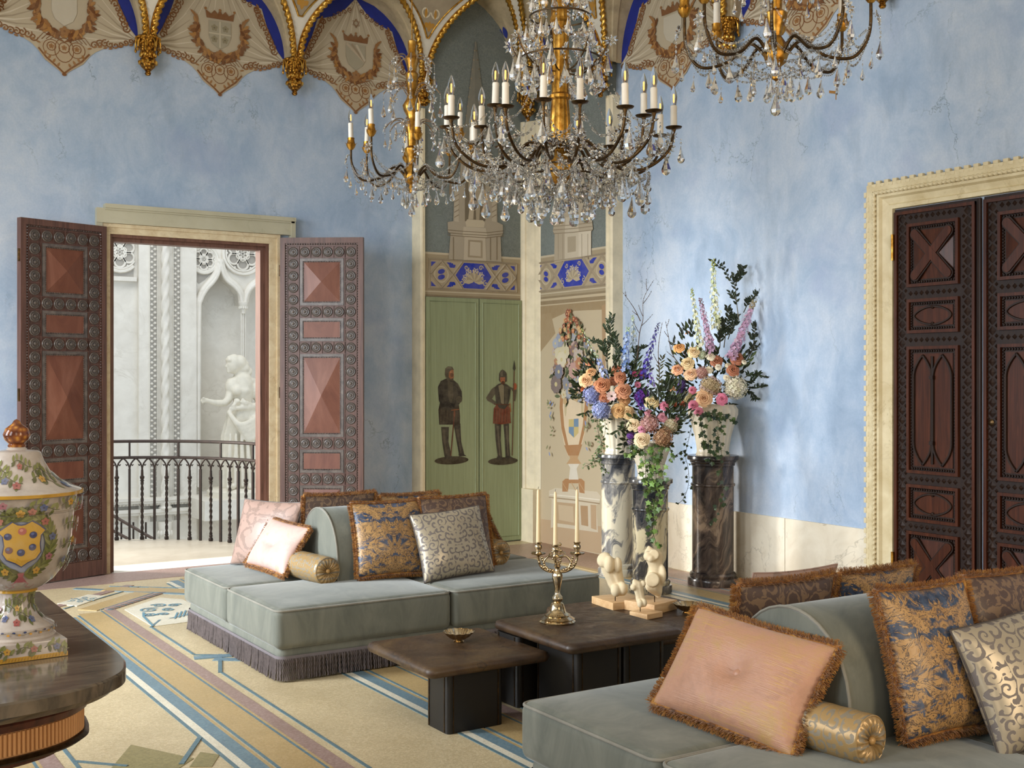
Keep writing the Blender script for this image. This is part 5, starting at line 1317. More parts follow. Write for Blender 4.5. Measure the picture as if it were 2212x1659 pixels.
mb = MB(); b = S(712, 1252); mb.lathe([(.52, -.11), (.52, -.03), (.49, 0.0), (.30, .02)], 28, (b.x, b.y, bz)); mb.build('plinth', 'statue', st_, 40)
MB().box(b.x-.75, b.x+.75, YS-.55, YW+.34, -.34, bz-.11).build('ledge', 'stair_stone', bpy.data.objects['trim_6'], 0)

# ------------------------------------------------------------------ island sofas
def make_sofa(loc, label):
    L, D = 2.18, 1.68
    t = thing('island_sofa', label, 'sofa', loc, group='back to back island sofas')
    b = MB(); b.rbox(L/2-.03, D/2-.03, .055, .05, 4, (8, 8, 1), (L/2, D/2, .145)); b.build('base', 'velvet', t, 60, world=False)
    tp = MB(); r = .055
    def per(o, z, n=8):
        pts = []
        for (cx, cy, a0) in ((L-o-r, o+r, -PI/2), (L-o-r, D-o-r, 0), (o+r, D-o-r, PI/2), (o+r, o+r, PI)):
            for i in range(n+1): a = a0+PI/2*i/n; pts.append((cx+r*cos(a), cy+r*sin(a), z))
        return pts
    P = per(.022, .128)
    rows = [[(x, y, z) for x, y, _ in P] for z in (.108, .14)]
    tp.grid(rows, True); tp.build('fringe_tape', 'tape', t, 30, world=False)
    # bullion cords
    c = MB(); Q = [Vector(p) for p in P]+[Vector(P[0])]; acc = 0.0; step = .0105; nxt = 0.0
    for i in range(len(Q)-1):
        d = (Q[i+1]-Q[i]); Ls = d.length
        if Ls < 1e-6: continue
        d.normalize(); nrm = Vector((d.y, -d.x, 0))
        while nxt <= acc+Ls:
            p = Q[i]+d*(nxt-acc)+nrm*rnd.uniform(-.002, .004); k = rnd.uniform(-.004, .004); fl = rnd.uniform(0, .012)
            pts = []
            for q in range(9):
                u = q/8; pts.append(p+Vector((0, 0, -.115*u-.004))+nrm*(fl*u*u)+d*(k*u+.0016*(1 if q % 2 else -1)))
            c.tube(pts, [.0042+(.0009 if q % 2 else 0) for q in range(9)], 4, cap=False)
            nxt += step
        acc += Ls
    c.build('bullion_fringe', 'cord', t, 80, world=False, kind='stuff')
    hx, hy = L/4-.003, D/4-.003
    for ix in (0, 1):
        for iy in (0, 1):
            cx, cy = L/4+ix*L/2, D/4+iy*D/2
            m = MB(); m.rbox(hx, hy, .112, .042, 4, (10, 8, 3), (0, 0, 0), .022)
            cu = m.build('seat_cushion', 'velvet', t, 60, world=False, loc=(cx, cy, .288))
            z = .112-.012; o = .006; rr = .05; pts = []
            for (px_, py_, a0) in ((hx-rr, -hy+rr, -PI/2), (hx-rr, hy-rr, 0), (-hx+rr, hy-rr, PI/2), (-hx+rr, -hy+rr, PI)):
                for i in range(7): a = a0+PI/2*i/6; pts.append((px_+(rr-.004)*cos(a), py_+(rr-.004)*sin(a), z))
            m = MB(); m.tube(pts, .0062, 6, closed=True); m.build('piping', 'velvet_pipe', cu, 60, world=False)
    # domed back along the middle
    W_, H_ = .28, .445; x0, x1 = .605, 1.60; prof = [(-W_, 0), (-W_, .06)]
    for i in range(19):
        a = PI-PI*i/18; prof.append((W_*cos(a), .10+(H_-.10)*abs(sin(a))**.86))
    prof += [(W_, .06), (W_, 0)]
    m = MB(); n = len(prof); xs = [x0, x0+.008, x0+.02]+[x0+.02+(x1-x0-.04)*i/6 for i in range(1, 6)]+[x1-.02, x1-.008, x1]
    rows = []
    for x in xs:
        k = min(1, .985+.015*min(x-x0, x1-x)/.02) if min(x-x0, x1-x) < .02 else 1
        rows.append([(x, D/2+y*k, .392+z*k) for y, z in prof])
    m.grid(rows)
    for x, s in ((x0, 1), (x1, -1)):
        ring = [(x, D/2+y*.985, .392+z*.985) for y, z in prof]; cen = (x-.012*s, D/2, .392+.2)
        b_ = m.v(ring+[cen]); m.f((b_, b_+n-1, b_+n))
        for i in range(n-1): m.f((b_+i, b_+i+1, b_+n) if s < 0 else (b_+i+1, b_+i, b_+n))
    bk = m.build('backrest', 'velvet', t, 50, world=False)
    for x in (x0+.003, x1-.003):
        m = MB(); m.tube([(x, D/2+y*.996, .392+z*.996) for y, z in prof], .0065, 6); m.build('piping', 'velvet_pipe', bk, 60, world=False)
    return t
make_sofa((2.318, 6.025, 0), 'grey green velvet island sofa with taupe bullion fringe near the open doorway')
make_sofa((2.462, 2.17, 0), 'grey green velvet island sofa at lower right nearest the camera, partly out of frame')

# ------------------------------------------------------------------ pillows
def pillow(name, label, w, h, t, mat, loc, yaw, lean, roll=0, fringe=None, tuft=False, pipe=None, group=None, cat='pillow', fl=.026, n=22):
    e = thing(name, label, cat, loc, (rad(-lean), rad(roll), rad(yaw)), group)
    m = MB(); ph = rnd.uniform(0, 6)
    def out(u, v):
        return (w/2*u*(1-.055*(1-abs(v)**2.0)*abs(u)), h/2+h/2*v*(1-.05*(1-abs(u)**2.0)*abs(v)))
    def thick(u, v):
        q = max(0, (1-u*u)*(1-v*v)); y = t/2*q**.42
        y *= 1+.035*sin(5*u+ph)*sin(4*v+ph*.7)
        if tuft:
            r2 = (u*w)**2+(v*h)**2; y -= t*.20*math.exp(-r2/(2*(.034)**2))+t*.14*math.exp(-r2/(2*.11**2)); 
            a = math.atan2(v, u); y -= t*.06*math.exp(-r2/(2*.10**2))*abs(sin(2.5*a+ph))**4
        y *= 1+.10*(-v)
        return y
    for s in (-1, 1):
        rows = []
        for i in range(n+1):
            v = sin(PI/2*(-1+2*i/n)); row = []
            for j in range(n+1):
                u = sin(PI/2*(-1+2*j/n)); x, z = out(u, v); row.append((x, s*thick(u, v), z))
            rows.append(row)
        m.grid(rows if s < 0 else rows[::-1])
    m.build('cover', mat, e, 80, world=False)
    edge = []
    for (ua, va, ub_, vb_) in ((-1, -1, 1, -1), (1, -1, 1, 1), (1, 1, -1, 1), (-1, 1, -1, -1)):
        for i in range(40):
            k = i/40; u, v = ua+(ub_-ua)*k, va+(vb_-va)*k; x, z = out(u, v); edge.append(Vector((x, 0, z)))
    if pipe: MB().tube(edge, .0045, 6, closed=True).build('piping', pipe, e, 60, world=False)
    if fringe:
        f = MB(); f.tube(edge, .011, 6, closed=True); N = len(edge); cen = Vector((0, 0, h/2))
        for i in range(N):
            a, b = edge[i], edge[(i+1) % N]; d = (b-a); L = d.length; d.normalize(); nr = Vector((-d.z, 0, d.x))
            if nr.dot(a-cen) < 0: nr = -nr
            for k in range(max(4, int(L/.0005))):
                p = a+d*(L*rnd.random()); ang = rnd.uniform(-1.4, 1.4)
                dr = nr*cos(ang)+Vector((0, sin(ang), 0))+d*rnd.uniform(-.35, .35); dr.normalize()
                ln = fl*rnd.uniform(.85, 1.06); wv = d.cross(dr); ww = .0012
                q = p+dr*(fl*.15); tip = p+dr*ln+Vector((0, 0, -.004))
                b_ = f.v([q+d*ww, q-d*ww*.5+wv*ww, q-d*ww*.5-wv*ww, tip+d*ww*.8, tip-d*ww*.6])
                f.f((b_, b_+1, b_+4, b_+3)); f.f((b_+1, b_+2, b_+4)); f.f((b_+2, b_, b_+3, b_+4))
        f.build('fringe', fringe, e, 0, world=False, kind='stuff')
    if tuft:
        b = MB(); b.lathe([(.001, .012), (.012, .011), (.019, .006), (.018, -.004)], 18); yb = thick(0, 0)
        b.build('button', mat, e, 60, world=False, loc=(0, -yb-.001, h/2), rot=(PI/2, 0, 0))
    return e
def bolster(label, c, yaw, L, r, mat):
    # lies along local x, gathered end faces
    e = thing('bolster_pillow', label, 'pillow', c, (0, 0, rad(yaw)), 'gold silk bolsters')
    m = MB(); prof = [(r*.93, -L/2), (r, -L/2+.018)]+[(r*(1+.012*sin(q*2.1)), -L/2+.018+(L-.036)*q/12) for q in range(13)]+[(r, L/2-.018), (r*.93, L/2)]
    T = Matrix.Rotation(PI/2, 4, 'Y'); m.T = T
    m.lathe(prof, 28, cap=False); m.build('cover', mat, e, 60, world=False)
    for s in (-1, 1):
        m = MB(); m.T = Matrix.Translation((s*L/2, 0, 0)) @ Matrix.Rotation(PI/2*s, 4, 'Y')
        m.lathe([(r*.935, -.001), (r*.85, .008), (r*.6, .012), (r*.3, .006), (r*.14, -.004)], 48, mod=lambda a, z, q: 1.0, cap=True)
        g = MB(); rows = []
        for (q, z, amp) in ((.935, 0, 0), (.82, .008, .003), (.6, .011, .005), (.38, .008, .005), (.15, .0, .002)):
            rows.append([(r*q*cos(2*PI*j/72), r*q*sin(2*PI*j/72), z+amp*sin(18*2*PI*j/72)) for j in range(72)])
        g.T = m.T; g.grid(rows, True); b_, k = 0, 0
        g.build('gathered_end', mat, e, 80, world=False)
        g = MB(); g.T = m.T @ Matrix.Translation((0, 0, .002)); g.lathe([(r*.17, 0), (r*.17, .006), (r*.10, .012), (.001, .014)], 14); g.build('button', 'gold_silk', e, 60, world=False)
        g = MB(); g.T = m.T; g.tube([(r*.945*cos(2*PI*j/32), r*.945*sin(2*PI*j/32), 0) for j in range(32)], .0035, 5, closed=True); g.build('piping', mat, e, 60, world=False)
    return e
ZS = .428
# on the far sofa
pillow('tufted_pillow', 'pale pink tufted silk pillow with orange fringe on the far sofa', .46, .33, .15, 'pale_pink', (2.655, 7.09, ZS+.015), -80, 33, 3, 'fringe', True, group='tufted silk pillows')
bolster('gold silk bolster at the near end of the far sofa back', (2.825, 6.735, ZS+.062), -83, .36, .085, 'gold_scroll')
pillow('damask_pillow', 'blue and gold damask pillow with orange fringe leaning on the far sofa back', .46, .455, .16, 'bluegold', (3.255, 6.50, ZS+.01), -5, 16, 0, 'fringe', group='fringed damask pillows')
pillow('damask_pillow', 'brown damask pillow with orange fringe behind the silver scroll pillow on the far sofa', .50, .46, .14, 'brown_damask', (3.73, 6.50, ZS+.01), 1, 12, 0, 'fringe', group='fringed damask pillows')
pillow('scroll_pillow', 'silver pillow with grey scrolls standing in front on the far sofa', .49, .43, .17, 'silver_scroll', (3.63, 6.33, ZS-.012), -2, 21, -4, None, False, 'dark_pipe', group='silver scroll pillows')
pillow('silk_pillow', 'rose brown silk pillow at the doorway side of the far sofa', .50, .44, .15, 'rose_silk', (2.72, 7.36, ZS-.01), -62, 18, 0, None, False, 'dark_pipe', group='rose brown silk pillows')
pillow('damask_pillow', 'brown fringed damask pillow standing behind the near end of the far sofa back', .50, .46, .14, 'brown_damask', (3.20, 7.25, ZS+.01), 178, 12, 0, 'fringe', group='fringed damask pillows')
pillow('damask_pillow', 'fringed pillow of which only the top edge shows behind the far sofa back', .46, .435, .14, 'bluegold', (3.70, 7.25, ZS+.01), 183, 14, 0, 'fringe', group='fringed damask pillows')
pillow('tufted_pillow', 'bronze silk tufted pillow with orange fringe at the far end of the far sofa', .44, .32, .14, 'gold_silk', (4.20, 6.95, ZS+.015), 97, 30, 3, 'fringe', True, group='tufted silk pillows')
bolster('gold silk bolster at the far end of the far sofa half hidden by brown damask', (4.06, 6.75, ZS+.068), -80, .32, .085, 'gold_scroll')
# on the near sofa
pillow('tufted_pillow', 'peach pink tufted silk pillow with orange fringe on the near sofa', .63, .40, .17, 'pink_silk', (2.80, 3.08, ZS+.0), -83, 34, 4, 'fringe', True, group='tufted silk pillows', fl=.032)
bolster('gold silk bolster beside the peach tufted pillow on the near sofa', (2.975, 2.77, ZS+.058), -84, .38, .083, 'gold_scroll')
pillow('damask_pillow', 'blue and gold damask pillow with orange fringe on the near sofa', .43, .50, .16, 'bluegold', (3.42, 2.60, ZS+.01), -4, 16, 0, 'fringe', group='fringed damask pillows', fl=.032)
pillow('damask_pillow', 'brown damask pillow with orange fringe cut by the right edge on the near sofa', .52, .50, .14, 'brown_damask', (3.92, 2.63, ZS+.01), -2, 12, 0, 'fringe', group='fringed damask pillows', fl=.032)
pillow('scroll_pillow', 'silver pillow with grey scrolls at the lower right corner on the near sofa', .50, .44, .17, 'silver_scroll', (3.70, 2.40, ZS-.012), -8, 22, -8, None, False, 'dark_pipe', group='silver scroll pillows')
pillow('damask_pillow', 'brown fringed damask pillow standing behind the near sofa back', .50, .435, .14, 'brown_damask', (3.37, 3.40, ZS+.01), 178, 12, 0, 'fringe', group='fringed damask pillows', fl=.032)
pillow('damask_pillow', 'blue gold fringed pillow behind the near sofa back beside the dark door', .46, .43, .14, 'bluegold', (3.90, 3.42, ZS+.01), 180, 13, 0, 'fringe', group='fringed damask pillows', fl=.032)
pillow('silk_pillow', 'rose brown silk pillow with piped edge peeping over the near sofa back', .46, .47, .15, 'rose_silk', (3.55, 3.56, ZS-.01), 178, 15, 0, None, False, 'rose_silk', group='rose brown silk pillows')

# ------------------------------------------------------------------ coffee tables
def table(label, x0, x1, y0, y1, z, legs):
    t = thing('coffee_table', label, 'table', ((x0+x1)/2, (y0+y1)/2, 0), group='slate topped coffee tables')
    m = MB(); r = .045; pts = []
    hx, hy = (x1-x0)/2, (y1-y0)/2
    def outl(o):
        q = []; rr = max(.012, r-o)
        for (cx, cy, a0) in ((x1-r, y0+r, -PI/2), (x1-r, y1-r, 0), (x0+r, y1-r, PI/2), (x0+r, y0+r, PI)):
            for i in range(7): a = a0+PI/2*i/6; q.append((cx+rr*cos(a)*1.0, cy+rr*sin(a)))
        return q
    T = .05; rows = []
    for o, zz in ((.022, -T), (.008, -T+.006), (0, -T+.02), (0, -.02), (.006, -.007), (.020, -.001), (.03, 0)):
        rows.append([(x, y, z+zz) for x, y in outl(o)])
    m.grid(rows, True); m.poly(rows[-1]); m.poly(rows[0][::-1]); m.build('table_top', 'slate', t, 45)
    for (a, b, c, d) in legs:
        m = MB(); rr = .022; pts = []
        for (cx, cy, a0) in ((b-rr, c+rr, -PI/2), (b-rr, d-rr, 0), (a+rr, d-rr, PI/2), (a+rr, c+rr, PI)):
            for i in range(5): q = a0+PI/2*i/4; pts.append((cx+rr*cos(q), cy+rr*sin(q)))
        m.prism(pts, 0, z-.052)
        lg = m.build('leg', 'black_leg', t, 45)
        m = MB()
        for (x, y) in ((a+.03, c), (b-.03, c), (a, c+.03), (a, d-.03)): m.box(x-.0025, x+.0025, y-.002, y+.004, .004, z-.056)
        m.build('leg_seam', 'bronze', lg, 0)
table('low brown slate coffee table nearest the camera with one silver bowl', 2.535, 3.205, 4.695, 5.38, .33, ((2.662, 2.965, 4.757, 4.965), (2.97, 3.12, 5.12, 5.3)))
table('highest of the slate coffee tables carrying the silver candelabra', 3.16, 3.855, 4.48, 5.185, .405, ((3.26, 3.535, 4.57, 4.93), (3.545, 3.80, 4.57, 4.93), (3.17, 3.40, 4.95, 5.16)))
table('dark low coffee table at the back carrying the plaster torsos', 3.80, 4.62, 4.66, 5.66, .33, ((3.92, 4.15, 4.80, 5.1), (4.25, 4.5, 4.80, 5.1)))

def bowl(label, x, y, z):
    t = thing('silver_bowl', label, 'bowl', (x, y, z), group='fluted silver bowls')
    m = MB(); k = lambda a, zz, r: 1+.07*min(1, zz/.03)*cos(14*a) if zz > .008 else 1
    m.lathe([(.024, 0), (.027, .004), (.018, .008), (.030, .014), (.052, .028), (.068, .046), (.074, .052), (.070, .050), (.050, .030), (.028, .017), (.001, .014)], 84, mod=k, cap=False)
    m.build('body', 'silver', t, 60, world=False)
    m = MB(); m.tube([(.074*(1+.07*cos(14*a))*cos(a), .074*(1+.07*cos(14*a))*sin(a), .052) for a in [2*PI*i/84 for i in range(84)]], .0018, 5, closed=True); m.build('rim', 'silver', t, 60, world=False)
bowl('fluted silver bowl on the nearest low coffee table', 2.925, 5.115, .3305)
bowl('fluted silver bowl beside the plaster torsos on the back coffee table', 4.365, 5.06, .3305)

# ------------------------------------------------------------------ candelabra
CB = Vector((3.405, 4.945, .4055)); ct = thing('candelabra', 'gilt silver rococo candelabra with three ivory candles on the slate table', 'candelabra', CB)
rid = lambda a, z, r: 1+.05*sin(8*a+z*30)
m = MB(); m.lathe([(.088, 0), (.090, .006), (.082, .014), (.086, .020), (.070, .030), (.062, .034), (.064, .040), (.044, .052), (.036, .075), (.030, .095), (.020, .105)], 48, mod=lambda a, z, r: 1+.04*abs(sin(4*a+z*10))); m.build('base', 'silver', ct, 50, world=False)
m = MB(); m.lathe([(.018, .10), (.022, .108), (.027, .116), (.026, .128), (.016, .140), (.013, .150), (.015, .175), (.020, .20), (.0255, .225), (.026, .240), (.020, .255), (.012, .262), (.011, .275), (.018, .285), (.012, .295)], 32, mod=rid); m.build('stem', 'silver', ct, 50, world=False)
RV = _R
cups = []
for k, (dr, zc) in enumerate(((RV*-.097, .352), (RV*.100, .352), (_F*-.045+RV*-.012, .345))):
    arm = MB(); s = dr.normalized(); L = dr.length
    if k < 2:
        arm.tube(bez([(0, 0, .262), s*.02+Vector((0, 0, .255)), s*.055+Vector((0, 0, .262)), s*.085+Vector((0, 0, .285)), dr+Vector((0, 0, .325)), dr+Vector((0, 0, zc-.005))], 6), .0062, 8)
        arm.tube(bez([s*.012+Vector((0, 0, .258)), s*.05+Vector((0, 0, .27)), s*.068+Vector((0, 0, .305)), s*.045+Vector((0, 0, .335)), s*.02+Vector((0, 0, .330)), s*.015+Vector((0, 0, .31))], 6), .0055, 8)
        for q in range(7): 
            p = s*(.02+.012*q)+Vector((0, 0, .262+.035*(q/6)**2)); ellip(arm, p+Vector((rnd.uniform(-.004, .004), rnd.uniform(-.004, .004), rnd.uniform(-.006, .01))), (.007, .007, .010), 7, 5)
        for q in range(5): ellip(arm, s*(.062+.004*q)+Vector((0, 0, .28+.012*q)), (.006, .008, .009), 7, 5)
    else: arm.tube(bez([(0, 0, .28), dr*.6+Vector((0, 0, .30)), dr+Vector((0, 0, .325)), dr+Vector((0, 0, zc))], 6), .007, 8)
    arm.build('arm', 'silver', ct, 60, world=False)
    c = MB(); c.lathe([(.004, -.022), (.012, -.012), (.030, -.006), (.036, .0), (.028, .004), (.012, .006), (.011, .014), (.018, .024), (.0185, .036), (.013, .044), (.017, .052), (.0175, .056), (.0115, .056), (.011, .05)], 28, dr+Vector((0, 0, zc)), mod=lambda a, z, r: 1+(.14 if -.01 < z < .005 else .05)*sin(7*a)); c.build('candle_cup', 'silver', ct, 50, world=False)
    cups.append(CB+dr+Vector((0, 0, zc+.0515)))
f = MB()
for q in range(16): 
    p = Vector((.012*cos(q*2.4), .012*sin(q*2.4), .30+.0065*q)) + RV*(.014*sin(q*1.3)); ellip(f, p, (.009, .009, .008), 7, 5)
for s in (-1, 1): f.tube(bez([(0, 0, .33), RV*(s*.02)+Vector((0, 0, .355)), RV*(s*.038)+Vector((0, 0, .350)), RV*(s*.034)+Vector((0, 0, .338))], 5), .0045, 6)
f.build('flourish', 'silver', ct, 60, world=False)
for p, nm in zip(cups, ('candelabra arm towards the far sofa', 'candelabra arm towards the plaster torsos', 'middle holder of the candelabra')):
    c = thing('taper_candle', 'ivory taper candle in the '+nm, 'candle', p, group='ivory taper candles')
    MB().lathe([(.0112, 0), (.0112, .02), (.0072, .262), (.004, .27), (.001, .272)], 14).build('wax', 'wax', c, 50, world=False)
    MB().tube([(0, 0, .268), (.0005, 0, .278), (.003, 0, .285)], .0011, 5).build('wick', 'black', c, 50, world=False)

# ------------------------------------------------------------------ plaster torsos on oak blocks
def torso(label, bc, bs, rz, hb, build, d, vox, rod):
    t = thing('torso_sculpture', label, 'sculpture', (bc[0], bc[1], .3305), (0, 0, rad(rz)), 'plaster torsos on oak blocks')
    m = MB(); m.rbox(bs[0]/2, bs[1]/2, hb/2, .003, 2, (1, 1, 1), (0, 0, hb/2)); m.build('block', 'oak', t, 30, world=False)
    m = MB(); build(m, d); o = m.build('cast', 'torso', t, 0); fuse(o, vox, 4)
    MB().tube([at_d(*rod[0], d), at_d(*rod[1], d)], .0028, 6).build('rod', 'bronze', t, 60)
def TX(x, y): return (1120+x/5.03, 1040+y/5.03)
def loft(m, d, secs, groove, dk=.62):
    rows = []; px = 1/5.03*d/FOC
    for (y, c, w) in secs:
        o = at_d(*TX(c, y), d); row = []
        for j in range(28):
            a = 2*PI*j/28; k = dk*w*px
            f = 1-groove*math.exp(-((cos(a)+.08)/.16)**2) if sin(a) < 0 else 1
            row.append(o+_R*(w*px*cos(a))+_F*(k*sin(a)*f))
        rows.append(row)
    m.grid(rows, True); m.poly(rows[0]); m.poly(rows[-1][::-1])
def mk1(m, d):
    q = lambda x, y, e=0: at_d(*TX(x, y), d+e)
    loft(m, d, [(802, 940, 40), (825, 952, 72), (860, 975, 102), (900, 1005, 116), (960, 1015, 114), (1020, 1030, 106), (1080, 1052, 98), (1130, 1072, 98), (1180, 1092, 88), (1215, 1102, 72), (1240, 1108, 48)], .20)
    ellip(m, q(930, 850, -.005), (.034, .05, .045), rot=(0, .5, 0)); ellip(m, q(1075, 905, -.03), (.026, .03, .045)); ellip(m, q(985, 900, -.04), (.03, .03, .05)); ellip(m, q(1130, 1165, -.032), (.030, .034, .038)); ellip(m, q(1062, 1185, -.035), (.033, .032, .036))
    m.box(*[v for v in (0, 0, 0, 0, 0, 0)]) if False else None
def mk2(m, d):
    q = lambda x, y, e=0: at_d(*TX(x, y), d+e)
    loft(m, d, [(1062, 1258, 14), (1078, 1272, 34), (1100, 1292, 58), (1140, 1298, 62), (1190, 1308, 54), (1240, 1320, 50), (1290, 1330, 55), (1330, 1340, 52), (1355, 1348, 38), (1366, 1352, 18)], .16)
    ellip(m, q(1246, 1150, -.006), (.016, .02, .018)); ellip(m, q(1352, 1110), (.014, .02, .018)); ellip(m, q(1366, 1320, -.02), (.016, .018, .022)); ellip(m, q(1322, 1330, -.024), (.016, .018, .022))
def mk3(m, d):
    q = lambda x, y, e=0: at_d(*TX(x, y), d+e)
    loft(m, d, [(700, 1415, 14), (725, 1425, 32), (745, 1448, 74), (775, 1465, 98), (820, 1476, 100), (870, 1480, 88), (920, 1490, 78), (970, 1494, 84), (1030, 1486, 102), (1090, 1476, 100), (1150, 1482, 84), (1205, 1500, 62), (1245, 1516, 34), (1268, 1526, 14)], .0, .66)
    for (x, y, r, e) in ((1474, 796, .029, .058), (1456, 1068, .040, .066)):
        p0, p1 = q(x, y, 0), q(x, y, -e); m.tube([p0, p0.lerp(p1, .6), p0.lerp(p1, .93), p1], [r*1.05, r*1.02, r, r*.93], 20)
    ellip(m, q(1408, 812, -.035), (.026, .028, .028)); ellip(m, q(1440, 838, -.05), (.022, .02, .022))
    for k in range(4): limb(m, [q(1388+20*k, 1105, -.03), q(1410+24*k, 1165, -.045), q(1478+16*k, 1228, -.02)], [.013, .013, .006], 8, 4)
    ellip(m, q(1548, 1010, -.01), (.022, .04, .06))
torso('plaster torso fragment seen from the back on the leftmost oak block', (4.185, 5.44), (.24, .24), -6, .043, mk1, 6.74, .0042, ((1329, 1302), (1329, 1284)))
torso('smallest plaster torso on a little oak block in front of the others', (4.105, 5.10), (.13, .13), 10, .030, mk2, 6.50, .0034, ((1383, 1326), (1383, 1300)))
torso('tallest plaster female torso with cut arms on the right oak block', (4.255, 5.245), (.215, .215), 14, .055, mk3, 6.64, .0042, ((1414, 1306), (1414, 1282)))

# ------------------------------------------------------------------ console table with the painted urn
cs = thing('console_table', 'marble topped console table with fluted gilt apron at the left edge', 'table', (-.2, 4.1, 0))
def outline(o):
    pts = [(-1.2+o, 4.85-o), (-1.2+o, 3.62+o)]
    for q in bez([(-1.2+o, 3.62+o, 0), (-1.0+o*.5, 3.36+o, 0), (-.55, 3.25+o, 0), (0.0, 3.20+o, 0), (.45, 3.215+o, 0), (.70-o*.4, 3.27+o, 0), (.84-o*.8, 3.38+o*.8, 0), (.893-o, 3.52+o*.4, 0), (.907-o, 3.66, 0)], 7)[1:]: pts.append((q.x, q.y))
    pts.append((.907-o, 4.85-o)); return pts
def slab(o_z, name, mat, sm=45):
    m = MB(); rows = [[(x, y, z) for x, y in outline(o)] for o, z in o_z]; m.grid(rows, True); m.poly(rows[-1]); m.poly(rows[0][::-1]); return m.build(name, mat, cs, sm)
slab(((.016, .777), (0, .782), (0, .815), (.006, .82)), 'marble_top', 'grey_top')
slab(((.055, .752), (.035, .758), (.030, .770), (.022, .776)), 'marble_underslab', 'grey_top')
slab(((.10, .715), (.09, .735), (.10, .751)), 'cornice', 'console_wood')
fr = slab(((.115, .645), (.115, .714)), 'apron', 'apron', 0)
m = MB(); P = [Vector((*p, 0)) for p in outline(.112)][2:]; acc = 0; nxt = 0
for i in range(len(P)-1):
    d = P[i+1]-P[i]; L = d.length
    if L < 1e-6: continue
    d.normalize()
    while nxt < acc+L:
        p = P[i]+d*(nxt-acc); m.tube([(p.x, p.y, .650), (p.x, p.y, .709)], .0048, 6); nxt += .0125
    acc += L
m.build('fluting', 'apron', fr, 60, kind='stuff')
slab(((.105, .628), (.095, .636), (.105, .645)), 'apron_moulding', 'bronze')
slab(((.16, .60), (.15, .628)), 'underframe', 'console_wood')
for (x, y) in ((.42, 3.62), (-.75, 3.75), (.55, 4.6), (-.8, 4.6)):
    m = MB(); m.lathe([(.13, 0), (.13, .06), (.10, .09), (.085, .14), (.12, .26), (.145, .38), (.12, .50), (.16, .58), (.16, .605)], 28, (x, y, 0), mod=lambda a, z, r: 1+.05*sin(10*a+z*16)); m.build('leg', 'console_wood', cs, 50)
MB().prism([(.62, 4.7), (-.9, 4.7), (-.9, 3.55), (.50, 3.50), (.62, 3.62)], .0, .05).build('plinth', 'console_wood', cs, 0)

UR = Vector((.640, 3.79, .8205)); ut = thing('painted_urn', 'lidded white maiolica urn painted with flowers and a yellow shield', 'urn', UR)
s5 = rad(4)
m = MB(); a_ = .116; m.T = Matrix.Rotation(s5, 4, 'Z'); m.rbox(a_, a_, .026, .003, 2, (1, 1, 1), (0, 0, .026)); m.build('plinth', 'urn', ut, 30, world=False)
m = MB(); m.T = Matrix.Rotation(s5, 4, 'Z'); m.box(-a_-.001, a_+.001, -a_-.001, a_+.001, .001, .014); simple('yellow_glaze', 'yellow_glaze', 'b58a2e', .15, 0, .12, 20); m.build('plinth_band', 'yellow_glaze', ut, 0, world=False)
foot = [(.108, .052), (.110, .058), (.104, .064), (.107, .072), (.106, .088), (.098, .094), (.080, .104), (.060, .124), (.050, .150), (.050, .178), (.056, .190)]
body = [(.058, .196), (.075, .204), (.105, .225), (.130, .258), (.147, .300), (.156, .350), (.160, .400), (.163, .432), (.168, .436), (.170, .472), (.172, .478)]
lid = [(.150, .480), (.186, .481), (.187, .488), (.180, .493), (.150, .504), (.120, .522), (.094, .548), (.077, .578), (.068, .604), (.060, .609), (.030, .613), (.024, .620)]
fin = [(.022, .618), (.026, .624), (.022, .630), (.034, .642), (.039, .658), (.032, .676), (.014, .690), (.008, .700), (.001, .704)]
for nm, pr, mt in (('foot', foot, 'urn'), ('body', body, 'urn'), ('lid', lid, 'urn')):
    MB().lathe(pr, 56).build(nm, mt, ut, 40, world=False)
for z, r, h in ((.190, .060, .010), (.4805, .189, .009)):
    MB().lathe([(r-.008, z-.001), (r, z), (r, z+h), (r-.008, z+h+.001)], 56, cap=False).build('yellow_band', 'yellow_glaze', ut, 40, world=False)
n = NT('finial_glaze', .12); n.col(n.ramp(n.voro(n.tc(), 60), [(.1, 'c08a3c'), (.4, '8a4f25'), (.8, '5a2f1b')])); MT['finial'] = n.m
MB().lathe(fin, 24).build('finial', 'finial', ut, 40, world=False)
def radius(pr, z):
    for (r0, z0), (r1, z1) in zip(pr, pr[1:]):
        if z0 <= z <= z1 and z1 > z0: return r0+(r1-r0)*(z-z0)/(z1-z0)
    return pr[-1][0] if z > pr[-1][1] else pr[0][0]
CAMA = math.atan2(-UR.y, -UR.x)
def urn_paint(pr, rref):
    p = Paint((0, 0, 0), (1, 0, 0), (0, 0, 1), (0, 1, 0), .0012)
    def wf(u, v, l):
        a = CAMA+u/rref; r = radius(pr, v)+l; return Vector((r*cos(a), r*sin(a), v))
    p.warp = wf; return p
GR = ('5a6030', '6d723a', '474c28', '7c7f48'); FC = (('9a5450', '6b2c30'), ('465680', '232f50'), ('b88c30', '7d5218'), ('946068', '60343e'))
def sprig(p, u, v, L, bend, sgn):
    pts = [(u+sgn*L*t, v+bend*sin(t*PI*1.6)) for t in [i/10 for i in range(11)]]; p.line(pts, .0022, GR[2])
    for i in range(1, 10, 1):
        q = pts[i]; p.leaf(q[0], q[1], (PI/2 if i % 2 else -PI/2)+sgn*rnd.uniform(-.9, .3), .022, .010, GR[i % 4])
